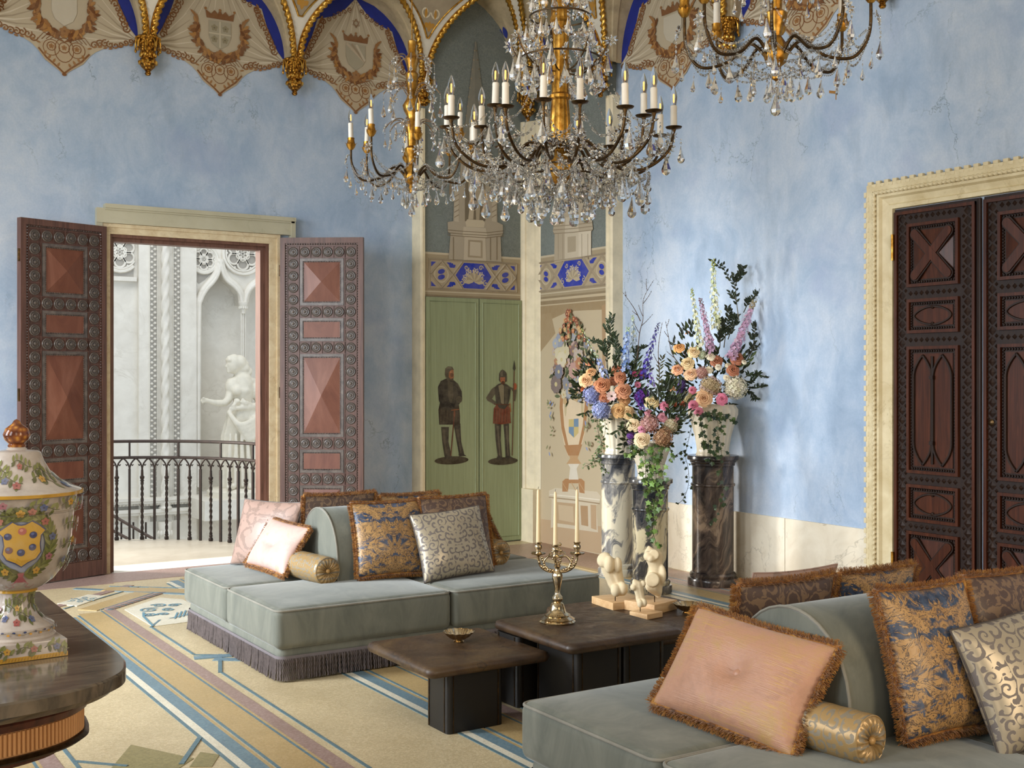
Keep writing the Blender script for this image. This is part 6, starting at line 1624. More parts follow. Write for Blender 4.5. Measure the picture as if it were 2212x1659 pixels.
def dense_line(p, pts, w, c):
    out = []
    for a, b in zip(pts, pts[1:]):
        for k in range(6): t = k/6; out.append((a[0]+(b[0]-a[0])*t, a[1]+(b[1]-a[1])*t))
    out.append(pts[-1]); p.line(out, w, c)
p = urn_paint(body, .155)
c0 = .012     # the shield sits slightly right of the line of sight
def patch(p, pts, cen, c):
    # fan in rings so that large painted fields follow the curved body
    K = 7; n = len(pts)
    for k in range(K):
        a, b = k/K, (k+1)/K
        A = [(cen[0]+(x-cen[0])*a, cen[1]+(z-cen[1])*a) for x, z in pts]; B = [(cen[0]+(x-cen[0])*b, cen[1]+(z-cen[1])*b) for x, z in pts]
        p.strip(A+[A[0]], B+[B[0]], c); p.l -= p.step
    p.l += .0008
SH = [(-.058, .385), (-.040, .398), (-.022, .412), (-.010, .404), (.0, .402), (0.01008, .404), (.026, .413), (.045, .400), (.062, .385), (.050, .372), (.048, .345), (.052, .322), (.040, .304), (.018, .294), (.001, .282), (-.016, .294), (-.038, .304), (-.048, .322), (-.043, .345), (-.046, .372)]
wr = [(.078*cos(a), .345+.082*sin(a)) for a in [2*PI*i/40 for i in range(40)]]
patch(p, [(c0+x*1.03, z) for x, z in wr], (c0, .345), '8f96a8')
for k in range(46):
    a = PI/2+2*PI*k/46; x, z = c0+.082*cos(a), .343+.088*sin(a)
    d = a+PI/2 if cos(a) < 0 else a-PI/2
    for q in (-.55, .0, .6): p.leaf(x, z, d+PI+q, .040, .013, GR[(k+int(q*3)) % 4])
patch(p, [(c0+x*1.08, .345+(z-.345)*1.06) for x, z in SH], (c0, .345), '3d4468'); patch(p, [(c0+x, z) for x, z in SH], (c0, .345), 'bd9338')
for x, z, r, c in ((.002, .386, 0.0105, 'a9625c'), (-.034, .372, .010, '2c3560'), (.030, .374, .010, '2c3560'), (-.032, .332, .010, '6b4450'), (.029, .338, .010, '2c3560'), (-.001, .324, .0105, '303a63')):
    p.ell(c0+x, z, r, r, c, 16); p.ell(c0+x-.002, z+.003, r*.45, r*.4, 'c58a80' if c == 'a9625c' else '55618f', 10)
for k, a in enumerate((92, 45, 130, 12, 168, -25, 205, -58, 238)):
    x, z = c0+.086*cos(rad(a)), .345+.092*sin(rad(a)); f_ = FC[(2, 0, 0, 1, 1, 3, 1, 2, 2)[k]]; p.flower(x, z, 0.01134, *f_)
p.poly([(c0-.010, .262), (c0+0.01008, .262), (c0+.007, .250), (c0+.022, .232), (c0-.022, .232), (c0-.007, .250)], 'a65a62')
for s in (-1, 1): dense_line(p, [(c0+s*.01, .235), (c0+s*.03, .226), (c0+s*.022, .216), (c0+s*.045, .212), (c0+s*.055, .222)], .0022, 'b0717a')
for s in (-1, 1):
    for k in range(3): sprig(p, c0+s*.115, .27+.06*k, .10, 0.01008, s)
    for k in range(3): p.flower(c0+s*(.135+.03*k), .29+.055*k, 0.01008, *FC[(k+1) % 4])
for u0 in (-.30, -.20, -.10, 0.02, .11, .20): sprig(p, u0, .450+rnd.uniform(-.006, .008), .085, 0.01008, 1)
for k, u0 in enumerate((-.17, -.09, -.03, .035, .062, .14, .2)): p.flower(u0, .452+.010*((k*7) % 3-1), 0.0105, *FC[(k+1) % 4])
dense_line(p, [(-.4+.04*i, .432) for i in range(21)], .0014, '6b6a6a')
p.build('painted_decoration', 'glaze_paint', ut, world=False)
p = urn_paint(lid, .11)
for u0, z in ((-.16, .525), (-.06, .53), (.04, .528), (.13, .52), (-.1, .56), (-.02, .575), (.05, .55)): sprig(p, u0, z, .075, 0.01008, 1)
for k, (u0, z) in enumerate(((0.01008, .568), (-.03, .528), (.07, .53), (-.1, .54), (.0, .515), (.13, .51))): p.flower(u0, z, 0.00966, *FC[(0, 1, 2, 3, 0, 1)[k]])
for i in range(60): u = -.3+.6*i/59; p.poly([(u, .4825), (u+.004, .4825), (u+.006, .4885), (u+.002, .4885)], '8a5c1c') if False else None
p.build('painted_decoration', 'glaze_paint', ut, world=False)
p = urn_paint(foot, .075)
for u0, z in ((-.10, .12), (-.05, .15), (.0, .125), (.05, .15), (.09, .12), (-.02, .17), (.04, .175)): sprig(p, u0, z, .05, .008, 1)
for k, (u0, z) in enumerate(((.002, .146), (-.035, .118), (.045, .114), (.0, .108), (-.07, .14))): p.flower(u0, z, 0.00924, *FC[(2, 1, 1, 0, 3)[k]])
for i in range(26): u = -.13+.26*i/25; p.ell(u, .080+.003*(-1)**i, .0032, .0032, ('2c3a66', 'c98f2e')[i % 2], 8)
dense_line(p, [(-.13+.013*i, .080+.004*sin(i*1.6)) for i in range(21)], .0012, '7d7048')
p.build('painted_decoration', 'glaze_paint', ut, world=False)
p = Paint((0, 0, 0), (cos(s5), sin(s5), 0), (0, 0, 1), (sin(s5), -cos(s5), 0), a_+.0018)
for u0 in (-.11, -.03, .05): sprig(p, u0, .032, .07, .009, 1)
for k, u0 in enumerate((-.055, .02, .085)): p.flower(u0, .033, .010, *FC[(2, 0, 1)[k]])
for i in range(26): p.line([(-.112+.0088*i, .003), (-.108+.0088*i, .012)], .0012, '8a5c1c')
p.build('painted_decoration', 'glaze_paint', ut, world=False)

# ------------------------------------------------------------------ marble pedestals, fluted vases, flower arrangements
def pedestal(label, x, y, h, r, mat, cap):
    t = thing('marble_pedestal', label, 'pedestal', (x, y, 0), group='round marble pedestals')
    MB().lathe([(r*1.20, 0), (r*1.22, .01), (r*1.22, .05), (r*1.19, .06), (r*1.10, .066), (r*1.13, .085), (r*1.08, .10), (r*1.0, .108)], 40).build('base', mat, t, 40, world=False)
    MB().lathe([(r, .108), (r, h-.245)], 40, cap=False).build('shaft', mat, t, 40, world=False)
    MB().lathe([(r, h-.245), (r*1.055, h-.242), (r*1.075, h-.232), (r*1.055, h-.222), (r, h-.219)], 40, cap=False).build('ring', mat, t, 60, world=False)
    MB().lathe([(r, h-.219), (r, h-.085), (r*1.06, h-.078), (r*1.06, h-.06), (r*1.12, h-.05), (r*1.12, h-.04), (cap*.97, h-.036), (cap, h-.03), (cap, h-.006), (cap*.985, h), (.001, h)], 40, cap=False).build('capital', mat, t, 40, world=False)
def vase(label, x, y, z, h, r0, r1):
    t = thing('fluted_vase', label, 'vase', (x, y, z), group='cream fluted vases')
    k = lambda a, zz, r: 1+.06*abs(sin(9*a))
    MB().lathe([(r0*1.02, 0), (r0*1.03, .012), (r0*.97, .02), (r0*.98, h*.15), (r0*1.10, h*.38), (r1*.86, h*.62), (r1*.99, h*.80), (r1*1.0, h*.90), (r1*.90, h*.975), (r1*.94, h), (r1*.86, h*.99), (r1*.80, h*.85), (.001, h*.80)], 72, mod=k, cap=False).build('body', 'ceramic', t, 70, world=False)
PA, PBb, PC = (6.03, 7.86), (5.757, 7.10), (6.385, 7.09)
pedestal('pale grey swirled marble pedestal standing behind the others by the painted corner', *PA, 1.012, .140, 'pillar_pale', .178)
pedestal('black and cream swirled marble pedestal with ivy trailing down', *PBb, .872, .136, 'pillar_mixed', .172)
pedestal('dark brown marble pedestal standing apart in front of the blue wall', *PC, 1.03, .164, 'pillar_dark', .205)
vase('cream fluted vase on the pale swirled pedestal half hidden by flowers', *PA, 1.0125, .37, .105, .155)
vase('cream fluted vase on the lowest pedestal behind trailing ivy', *PBb, .8725, .28, .095, .145)
vase('large cream fluted vase on the dark brown pedestal', *PC, 1.0305, .405, .125, .19)

def frame_of(d):
    d = Vector(d).normalized(); u = d.cross(Vector((0, 0, 1)))
    if u.length < 1e-3: u = Vector((1, 0, 0))
    u.normalize(); return u, d.cross(u), d
def shade(c, k): return tuple(max(0, min(1, v*k)) for v in c)
def rose(mb, c, d, R, col, layers=5, tight=1.0):
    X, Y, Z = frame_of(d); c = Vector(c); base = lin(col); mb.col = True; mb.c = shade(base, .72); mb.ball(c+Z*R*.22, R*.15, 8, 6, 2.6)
    for k in range(layers):
        t = k/(layers-1); n = (2, 3, 4, 5, 6, 7)[k]; off = rnd.uniform(0, 6); ro, ri, zt = R*(.16+.84*t**tight), R*(.03+.30*t), R*(.70-.62*t)
        for i in range(n):
            a0 = off+2*PI*i/n; w = PI/n*1.25; k_ = rnd.uniform(.84, 1.16); rr = rnd.uniform(.92, 1.06); rows = []
            for s in (0, .35, .7, .9, 1):
                row = []
                for q in (-1, -.5, 0, .5, 1):
                    a = a0+w*q*(.7+.3*s); rho = (ri+(ro-ri)*s**1.25)*rr*(1+.13*q)*(1-.10*q*q*s); z = zt*sin(s*PI/2)-R*.16*t*max(0, s-.7)/.3+R*.05*q*(1-t)
                    row.append(c+X*(rho*cos(a))+Y*(rho*sin(a))+Z*(z-R*.1))
                rows.append(row)
            for j in range(4):
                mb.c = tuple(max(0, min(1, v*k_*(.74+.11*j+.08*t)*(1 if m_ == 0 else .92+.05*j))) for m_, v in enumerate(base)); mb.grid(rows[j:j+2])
def hydrangea(mb, c, R, cols, n=105):
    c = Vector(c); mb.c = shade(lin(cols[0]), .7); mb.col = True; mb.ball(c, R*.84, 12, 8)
    for i in range(n):
        z = 1-2*(i+.5)/n; a = i*2.39996; r = math.sqrt(1-z*z); d = Vector((r*cos(a), r*sin(a), z))
        X, Y, Z = frame_of(d+Vector((rnd.uniform(-.3, .3), rnd.uniform(-.3, .3), rnd.uniform(-.2, .2)))); p = c+d*R*rnd.uniform(.88, 1.04); s = R*.20; ph = rnd.uniform(0, 2)
        mb.c = jit(cols[i % len(cols)], .10); mb.col = True
        for q in range(4):
            b = ph+q*PI/2; e = lambda rr, aa, zz: p+X*(rr*cos(aa))+Y*(rr*sin(aa))+Z*zz
            mb.poly([p, e(s*.75, b-.5, s*.15), e(s*1.1, b, s*.25), e(s*.75, b+.5, s*.15)])
def leafq(mb, p, d, L, W, col, up=(0, 0, 1)):
    d = Vector(d).normalized(); s = d.cross(Vector(up))
    if s.length < 1e-3: s = Vector((1, 0, 0))
    s.normalize(); n = s.cross(d); p = Vector(p); mb.c = jit(col, .18); mb.col = True
    a, m1, tip = p, p+d*L*.5-n*(L*.05), p+d*L-n*(L*.12); l1, r1 = p+d*L*.38+s*W*.5+n*W*.12, p+d*L*.38-s*W*.5+n*W*.12; l2, r2 = p+d*L*.72+s*W*.36, p+d*L*.72-s*W*.36
    b = mb.v([a, l1, l2, tip, r2, r1, m1]); mb.f((b, b+6, b+1)); mb.f((b+1, b+6, b+2)); mb.f((b+2, b+6, b+3)); mb.f((b+3, b+6, b+4)); mb.f((b+4, b+6, b+5)); mb.f((b+5, b+6, b))
def ivyleaf(mb, p, d, nrm, s, col):
    X, Y, Z = frame_of(nrm); d = Vector(d); u = (d-Z*d.dot(Z))
    if u.length < 1e-3: u = X
    u.normalize(); v = Z.cross(u); p = Vector(p); mb.c = jit(col, .2); mb.col = True
    pts = [(0, 0), (-.12, .42), (.28, .40), (.45, .75), (.62, .30), (1.1, 0), (.62, -.30), (.45, -.75), (.28, -.40), (-.12, -.42)]
    b = mb.v([p+u*(x*s)+v*(y*s)+Z*(-.12*s*abs(y)) for x, y in pts])
    for i in range(1, len(pts)-1): mb.f((b, b+i, b+i+1))
TOCAM = -_F
def bloom(fn, arr, name, mat='petal'):
    mb = MB(); fn(mb); return mb.build(name, mat, arr, 50)
def spike(arr, name, p0, p1, w, cols, top='b9c08a', green='5c6b3c', dens=1.0):
    mb = MB(); p0, p1 = Vector(p0), Vector(p1); L = (p1-p0).length; n = int(L/.0072*dens); ax = (p1-p0).normalized()
    U_, V_, _z = frame_of(ax); bend = U_*rnd.uniform(-.02, .02)
    for i in range(n):
        t = (i+.5)/n; c = p0.lerp(p1, t)+bend*sin(t*PI); a = i*2.39996; ww = w*(1-.62*t)*rnd.uniform(.55, 1.2)
        d = U_*cos(a)+V_*sin(a); ww *= 1.15; p = c+d*ww*rnd.uniform(.5, 1.0); s = w*(.34*(1-t)+.36)*rnd.uniform(.75, 1.15)
        if t > .86: mb.c = jit(top, .15); mb.col = True; mb.ball(p, s*.55, 5, 4); continue
        mb.c = jit(cols[rnd.randrange(len(cols))], .12); mb.col = True; X, Y, Z = frame_of(d+ax*.3); ph = rnd.uniform(0, 2)
        for q in range(5):
            b = ph+q*2*PI/5; e = lambda rr, aa, zz: p+X*(rr*cos(aa))+Y*(rr*sin(aa))+Z*zz
            mb.poly([p, e(s*.62, b-.55, s*.2), e(s*.95, b, s*.30), e(s*.62, b+.55, s*.2)])
    mb.color(green); mb.tube([p0.lerp(p1, i/8)+bend*sin(i/8*PI) for i in range(9)], [.004*(1-.7*i/8) for i in range(9)], 5)
    return mb.build(name, 'petal', arr, 50)
def branch(arr, name, pts, leafL, leafW, col, dens=26, side=3, twig=False, depthj=.05):
    mb = MB(); P = bez(pts, 8); mb.color('4a3626' if twig else '42402a'); N = len(P)-1
    mb.tube(P, [.0045*(1-.75*i/N) for i in range(N+1)], 5)
    subs = [P]
    for k in range(side):
        i = int(N*(.25+.6*k/max(1, side-1 or 1))); a = P[i]; d = (P[min(N, i+1)]-P[max(0, i-1)]).normalized()
        o = _R*(1 if k % 2 else -1)*rnd.uniform(.5, .9)+_F*rnd.uniform(-.5, .5); L = (P[-1]-P[0]).length*rnd.uniform(.18, .32)
        q = [a+(d*(.7*t)+o*(.7*t-.15*t*t))*L for t in [j/6 for j in range(7)]]; mb.color('4a3626' if twig else '42402a'); mb.tube(q, [.003*(1-.7*j/6) for j in range(7)], 4); subs.append(q)
    for S_ in subs:
        m = len(S_)-1; nl = max(4, int(dens*(1 if S_ is P else .35)))
        for i in range(nl):
            t = .18+.82*(i+rnd.random()*.6)/nl; x = min(m-1, int(t*m)); p = S_[x].lerp(S_[x+1], t*m-x if t*m-x < 1 else 1); d = (S_[x+1]-S_[x]).normalized()
            sgn = 1 if i % 2 else -1; dr = d*.75+_R*(sgn*.7)+_F*rnd.uniform(-.6, .6)+_U*rnd.uniform(-.1, .25)
            if twig:
                mb.c = lin('4a3626'); mb.ball(p, .0042, 5, 3)
            else: leafq(mb, p, dr, leafL*rnd.uniform(.7, 1.15), leafW*rnd.uniform(.8, 1.1), col, TOCAM+Vector((0, 0, rnd.uniform(-.6, .6))))
    return mb.build(name, 'leaf', arr, 0)
def ivy(arr, name, pts, s, cols, n, spread=.03):
    mb = MB(); P = bez(pts, 8); mb.color('4a4a2c'); mb.tube(P, .0022, 4); N = len(P)-1
    for i in range(n):
        t = (i+rnd.random())/n; x = min(N-1, int(t*N)); p = P[x].lerp(P[x+1], min(1, t*N-x))+_R*rnd.uniform(-spread, spread)+TOCAM*rnd.uniform(.0, spread)+_U*rnd.uniform(-spread, spread)*.5
        mb.color('4a4a2c'); mb.tube([P[x], p], .0012, 3); ivyleaf(mb, p, _U*-1+_R*rnd.uniform(-.9, .9), TOCAM+_R*rnd.uniform(-.7, .7)+_U*rnd.uniform(-.1, .6), s*rnd.uniform(.6, 1.15), cols[i % len(cols)])
    return mb.build(name, 'leaf', arr, 0)
def arrangement(label, base, cen, conv, d0, blooms, dens=480):
    t = thing('flower_arrangement', label, 'flowers', base, group='flower arrangements on pedestals')
    cen = Vector(cen)
    for (kind, x, y, dia, col, *ex) in blooms:
        px_, py_, s = conv(x, y); dd = d0+(ex[0] if ex else 0); p = at_d(px_, py_, dd); R = dia/2/s*dd/FOC; out = (p-cen); out = out.normalized() if out.length > 1e-3 else _U
        face = out*.55+TOCAM*.85+_U*.15+Vector((rnd.uniform(-.15, .15),)*3)
        if kind in ('rose', 'ran'): q_ = .14 if kind == 'rose' else .26; col = tuple(v*(1-q_)+w_*q_ for v, w_ in zip(lin(col), lin('f2d8c4' if kind == 'rose' else 'f2d0d0')))
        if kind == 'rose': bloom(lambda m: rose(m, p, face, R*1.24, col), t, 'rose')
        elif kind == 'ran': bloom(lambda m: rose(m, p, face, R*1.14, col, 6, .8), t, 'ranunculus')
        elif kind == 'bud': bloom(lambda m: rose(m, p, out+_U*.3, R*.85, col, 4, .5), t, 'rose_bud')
        elif kind == 'ane':
            def f(m):
                X, Y, Z = frame_of(face)
                for k in range(9):
                    a = 2*PI*k/9; m.c = jit(col, .1); m.col = True; e = lambda rr, aa, zz: p+X*(rr*cos(aa))+Y*(rr*sin(aa))+Z*zz
                    m.poly([p, e(R*.7, a-.42, R*.12), e(R*1.05, a-.2, R*.28), e(R*1.05, a+.2, R*.28), e(R*.7, a+.42, R*.12)])
                m.color('3a3320'); m.ball(p+Z*R*.1, R*.2, 7, 5)
            bloom(f, t, 'anemone')
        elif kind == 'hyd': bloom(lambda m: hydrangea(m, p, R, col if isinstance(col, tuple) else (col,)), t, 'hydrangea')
    # dark filling foliage among the blooms
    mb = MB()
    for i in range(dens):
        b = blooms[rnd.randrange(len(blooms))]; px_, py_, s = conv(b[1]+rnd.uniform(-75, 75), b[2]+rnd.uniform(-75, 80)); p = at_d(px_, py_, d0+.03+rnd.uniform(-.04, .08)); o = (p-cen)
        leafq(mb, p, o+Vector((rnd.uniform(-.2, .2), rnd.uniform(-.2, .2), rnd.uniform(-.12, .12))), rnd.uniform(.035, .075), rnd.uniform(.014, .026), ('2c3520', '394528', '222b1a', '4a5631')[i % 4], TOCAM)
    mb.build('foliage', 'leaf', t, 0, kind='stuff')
    return t
cA = lambda x, y: (1210+x/4.147, 660+y/4.147, 4.147)
cC = lambda x, y: (1430+x/4.482, 550+y/4.482, 4.482)
def A_(x, y, d): q = cA(x, y); return at_d(q[0], q[1], d)
def C_(x, y, d): q = cC(x, y); return at_d(q[0], q[1], d)
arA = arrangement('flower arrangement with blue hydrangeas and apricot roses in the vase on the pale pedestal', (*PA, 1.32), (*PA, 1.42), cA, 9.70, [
    ('rose', 225, 670, 112, 'e8b078', -.03), ('rose', 272, 595, 82, 'e5a566'), ('rose', 262, 505, 66, 'c26a36', .03), ('rose', 372, 715, 128, 'c06c36', -.08), ('rose', 515, 578, 98, 'b96334', .02), ('rose', 540, 640, 95, 'bf6a38', -.03), ('rose', 475, 672, 80, 'ab5a30', 0),
    ('rose', 565, 762, 128, 'd98a5c', -.08), ('rose', 575, 848, 95, 'd99a58', -.05), ('rose', 392, 830, 90, 'c66e3c', -.08), ('rose', 530, 940, 118, 'e8ae66', -.10), ('rose', 610, 958, 104, 'ecc284', -.10), ('bud', 198, 748, 60, 'a8542a'),
    ('ane', 460, 812, 90, 'e6c4bb', -.09), ('ane', 668, 615, 54, 'a83f62', 0), ('ane', 730, 610, 66, 'b04066', 0), ('ane', 693, 712, 60, 'b8687c', -.02),
    ('hyd', 285, 800, 165, ('9299c6', 'a9aed6', '868ec0'), -.03), ('hyd', 370, 938, 172, ('9aa4d2', 'aab2da', '8b95c6'), -.09), ('hyd', 735, 820, 150, ('5d2a7d', '4c3f9c', '6f3390'), -.05)])
spike(arA, 'delphinium', A_(590, 600, 9.72), A_(612, 190, 9.75), .040, ('6f8ac2', '8aa0d0', '9fb2da', '7f95c8'), 'a9bfa0')
spike(arA, 'delphinium', A_(640, 420, 9.80), A_(648, 85, 9.82), .030, ('b8c4c8', 'c8d0c0', 'a8b8cc'), 'b9c27a')
spike(arA, 'delphinium', A_(405, 650, 9.66), A_(330, 440, 9.70), .034, ('93a4d4', 'a8b6de'), 'b2c29a')
spike(arA, 'delphinium', A_(330, 480, 9.72), A_(195, 205, 9.75), .022, ('b9c4b0', 'a8b6d0', 'c5cca0'), 'b5bf72', dens=.8)
spike(arA, 'delphinium', A_(740, 650, 9.66), A_(885, 150, 9.60), .032, ('3c2f86', '4d3c98', '33296f', '574bab'), '4a4670')
spike(arA, 'stock', A_(735, 960, 9.60), A_(700, 780, 9.62), .030, ('4a3f9e', '5d50b0', '6a2f88'), '574a90')
for pts in (((430, 620), (425, 400), (460, 260), (432, 125)), ((420, 560), (400, 380), (350, 330), (325, 330)), ((640, 700), (660, 560), (690, 430), (720, 380)), ((470, 560), (520, 430), (480, 260))):
    branch(arA, 'leafy_branch', [A_(x, y, 9.74+.03*i) for i, (x, y) in enumerate(pts)], .045, .016, '35432a', 34, 4)
branch(arA, 'bare_twig', [A_(690, 480, 9.72), A_(712, 250, 9.73), A_(742, 120, 9.75), A_(748, -60, 9.75), A_(840, -230, 9.75)], .03, .01, '3b2d22', 16, 5, True)
branch(arA, 'bare_twig', [A_(720, 140, 9.74), A_(660, 20, 9.74), A_(560, -120, 9.74)], .03, .01, '3b2d22', 10, 2, True)
ivy(arA, 'trailing_ivy', [A_(330, 1000, 9.66), A_(340, 1120, 9.60), A_(370, 1260, 9.60), A_(310, 1380, 9.62), A_(230, 1440, 9.64)], .020, ('6d7d4e', '5a6b40', '808c60'), 70, .045)
ivy(arA, 'trailing_ivy', [A_(400, 1010, 9.62), A_(400, 1150, 9.58), A_(345, 1300, 9.60), A_(350, 1420, 9.62), A_(430, 1500, 9.62)], .018, ('6d7d4e', '5a6b40', '4c5a36'), 46, .04)
branch(arA, 'leafy_branch', [A_(280, 940, 9.64), A_(240, 960, 9.6), A_(190, 980, 9.58)], .05, .02, '3c4a2c', 9, 0)
branch(arA, 'leafy_branch', [A_(600, 1080, 9.4), A_(540, 1110, 9.4), A_(480, 1150, 9.4)], .05, .02, '3c4a2c', 9, 0)
branch(arA, 'leafy_branch', [A_(230, 820, 9.64), A_(170, 830, 9.62), A_(140, 810, 9.6)], .04, .016, '3c4a2c', 9, 0)

arB = arrangement('flower arrangement of dusty pink hydrangeas and cream roses with long ivy on the lowest pedestal', (*PBb, 1.10), (*PBb, 1.17), cA, 8.90, [
    ('rose', 823, 862, 118, 'e0c88e', .02), ('rose', 655, 1070, 106, 'e8cda0', 0), ('rose', 730, 1200, 124, 'ebd0a4', -.06), ('ran', 935, 897, 84, 'c8406f', .02), ('ran', 793, 960, 68, 'b04a64', 0), ('ran', 920, 1000, 82, 'c46a80', 0), ('ran', 1040, 1022, 66, 'b85a70', .02), ('ran', 735, 1112, 70, 'c4608a', -.05),
    ('hyd', 800, 1062, 170, ('c8938c', 'd4a8a0', 'b98878'), -.02), ('hyd', 920, 1180, 180, ('a87f5e', 'bb9672', '9a7452'), -.03), ('hyd', 985, 1072, 140, ('d2c6a4', 'c8b894'), .03), ('hyd', 630, 1165, 70, ('6f3f92', '8050a2'), -.02), ('hyd', 628, 1225, 55, ('6f3f92', 'b8b890'), -.02),
    ('bud', 1010, 745, 78, 'e0ac84', .05), ('bud', 1020, 890, 66, '9a4624', .03), ('bud', 1093, 892, 66, '85401f', .05)], 380)
spike(arB, 'delphinium', A_(830, 720, 8.98), A_(800, 560, 9.0), .028, ('6a5ab0', '8a6ab8', '5548a0'), '7a6aa0')
branch(arB, 'leafy_branch', [A_(880, 900, 8.95), A_(885, 700, 8.96), A_(893, 560, 8.97), A_(915, 460, 8.98)], .045, .014, '4a4a2a', 18, 0)
branch(arB, 'bare_twig', [A_(890, 640, 8.97), A_(880, 380, 8.98), A_(915, 150, 8.98)], .03, .01, '3b2d22', 10, 1, True)
branch(arB, 'leafy_branch', [A_(880, 800, 8.95), A_(930, 730, 8.96), A_(990, 690, 8.97)], .055, .026, '2f3a22', 12, 1)
branch(arB, 'leafy_branch', [A_(890, 860, 8.95), A_(950, 810, 8.96), A_(1020, 810, 8.97)], .05, .02, '2f3a22', 10, 0)
def B3(x, y, d): return at_d(1360+x/4.879, 900+y/4.879, d)
gr = ('46602c', '5c7a38', '36491f', '7c9a4c')
ivy(arB, 'trailing_ivy', [B3(160, 330, 8.90), B3(170, 500, 8.87), B3(170, 660, 8.84), B3(200, 850, 8.85), B3(215, 1020, 8.86)], .036, gr, 46, .045)
ivy(arB, 'trailing_ivy', [B3(300, 320, 8.88), B3(320, 520, 8.85), B3(320, 700, 8.84), B3(270, 860, 8.85), B3(240, 1050, 8.87), B3(245, 1200, 8.87), B3(290, 1370, 8.87)], .036, gr, 52, .045)
ivy(arB, 'trailing_ivy', [B3(240, 300, 8.88), B3(250, 420, 8.85), B3(260, 600, 8.84), B3(240, 760, 8.84)], .034, gr, 34, .05)
ivy(arB, 'trailing_ivy', [B3(380, 300, 8.88), B3(430, 350, 8.86), B3(440, 420, 8.86), B3(410, 470, 8.86)], .03, gr, 9, .02)
ivy(arB, 'trailing_ivy', [B3(60, 300, 8.88), B3(20, 380, 8.88), B3(-40, 400, 8.9)], .034, gr, 18, .04)

arC = arrangement('tall flower arrangement with white hydrangea, lilac stock and pink ranunculus on the dark pedestal', (*PC, 1.40), (*PC, 1.50), cC, 9.28, [
    ('rose', 405, 1390, 148, 'ebb888', -.12), ('rose', 165, 900, 98, 'e8a050', 0), ('bud', 250, 755, 78, 'd88c54', .05), ('rose', 305, 940, 104, 'eaca94', 0), ('rose', 245, 1050, 110, 'e6c890', -.02), ('rose', 145, 1110, 104, 'e29a6c', -.02), ('rose', 275, 1155, 110, 'ebb88a', -.06), ('bud', 100, 1300, 84, 'e4ac80', -.02),
    ('rose', 525, 1030, 108, 'a85424', -.02), ('rose', 728, 1000, 124, 'a44e20', 0), ('rose', 688, 1115, 110, 'ac5624', -.06), ('bud', 120, 1455, 80, '8f401e', -.02), ('bud', 195, 1450, 80, '7d3a1e', -.04),
    ('ran', 293, 1315, 74, 'd84a7e', -.08), ('ran', 303, 1457, 90, 'ce4478', -.10), ('ran', 353, 1520, 84, 'c84878', -.12), ('ran', 583, 1397, 110, 'da4a80', -.14), ('ran', 140, 1600, 68, 'bb5a6a', 0),
    ('ran', 473, 985, 84, 'ece0ba', -.02), ('ran', 457, 1115, 68, 'ebdfb6', -.06), ('ran', 545, 1088, 58, 'eee4c4', -.06), ('ran', 645, 1072, 62, 'e6d8ac', -.04), ('ran', 797, 1038, 52, 'ece2c0', -.02), ('ran', 625, 1190, 58, 'ebe0b8', -.09),
    ('hyd', 710, 1290, 222, ('e6ddc0', 'eee7d0', 'd8cfae'), -.08), ('hyd', 470, 1280, 215, ('bfa880', 'cdb894', 'b09a74', 'c4a49a'), -.07), ('hyd', 385, 1145, 126, ('c89488', 'd2a89a'), -.05), ('hyd', 260, 1380, 118, ('bfae7c', 'cdbe90'), -.05), ('hyd', 390, 975, 95, ('d0d6b4', 'c4ccaa'), .03), ('hyd', 190, 1260, 90, ('54407a', '64508a'), -.02), ('hyd', 180, 1340, 80, ('54407a', '4a386c'), -.02)], 620)
spike(arC, 'delphinium', C_(535, 720, 9.32), C_(492, 45, 9.34), .038, ('dfe2b4', 'e8eac6', 'd2d8a4', 'ebeccc'), 'a9b26a')
spike(arC, 'delphinium', C_(375, 920, 9.28), C_(288, 325, 9.30), .034, ('e2e5bc', 'eceed0', 'd6dcae'), 'a9b26a')
spike(arC, 'stock', C_(485, 950, 9.26), C_(370, 420, 9.28), .034, ('bf98ae', 'cba8ba', 'b38aa4', 'c5a2c0'), '8d6a72', dens=1.5)
spike(arC, 'stock', C_(670, 1010, 9.26), C_(890, 445, 9.28), .042, ('c29cb4', 'ceacc0', 'b890aa', 'c8a8c6'), 'a89a80', dens=1.6)
for pts in (((745, 640), (720, 450), (705, 300), (630, 200), (585, 90)), ((705, 300), (730, 250), (760, 190), (790, 125)), ((790, 560), (840, 460), (910, 380), (965, 300)), ((820, 1030), (900, 900), (1010, 870), (1135, 800)), ((850, 980), (900, 800), (900, 680), (960, 640)), ((600, 900), (620, 740), (640, 620), (660, 540)), ((640, 820), (680, 700), (720, 600)), ((560, 900), (570, 760), (580, 640))):
    branch(arC, 'leafy_branch', [C_(x, y, 9.32+.02*i) for i, (x, y) in enumerate(pts)], .046, .021, '28331f', 20, 3)
for pts in (((800, 1190), (880, 1160), (1010, 1190)), ((800, 1280), (900, 1290), (985, 1270)), ((790, 1210), (860, 1230), (930, 1140)), ((780, 1330), (860, 1340), (900, 1390))):
    branch(arC, 'leafy_branch', [C_(x, y, 9.26) for x, y in pts], .045, .014, '2c3822', 24, 2)
branch(arC, 'bare_twig', [C_(190, 1090, 9.26), C_(100, 960, 9.28), C_(60, 780, 9.28), C_(35, 640, 9.3)], .03, .01, '3b2d22', 12, 4, True)
branch(arC, 'bare_twig', [C_(240, 1000, 9.3), C_(210, 940, 9.3), C_(190, 900, 9.28)], .03, .01, '4a5a30', 4, 0, True)
gd = ('2c3d20', '35481f', '24331a', '3f5228')
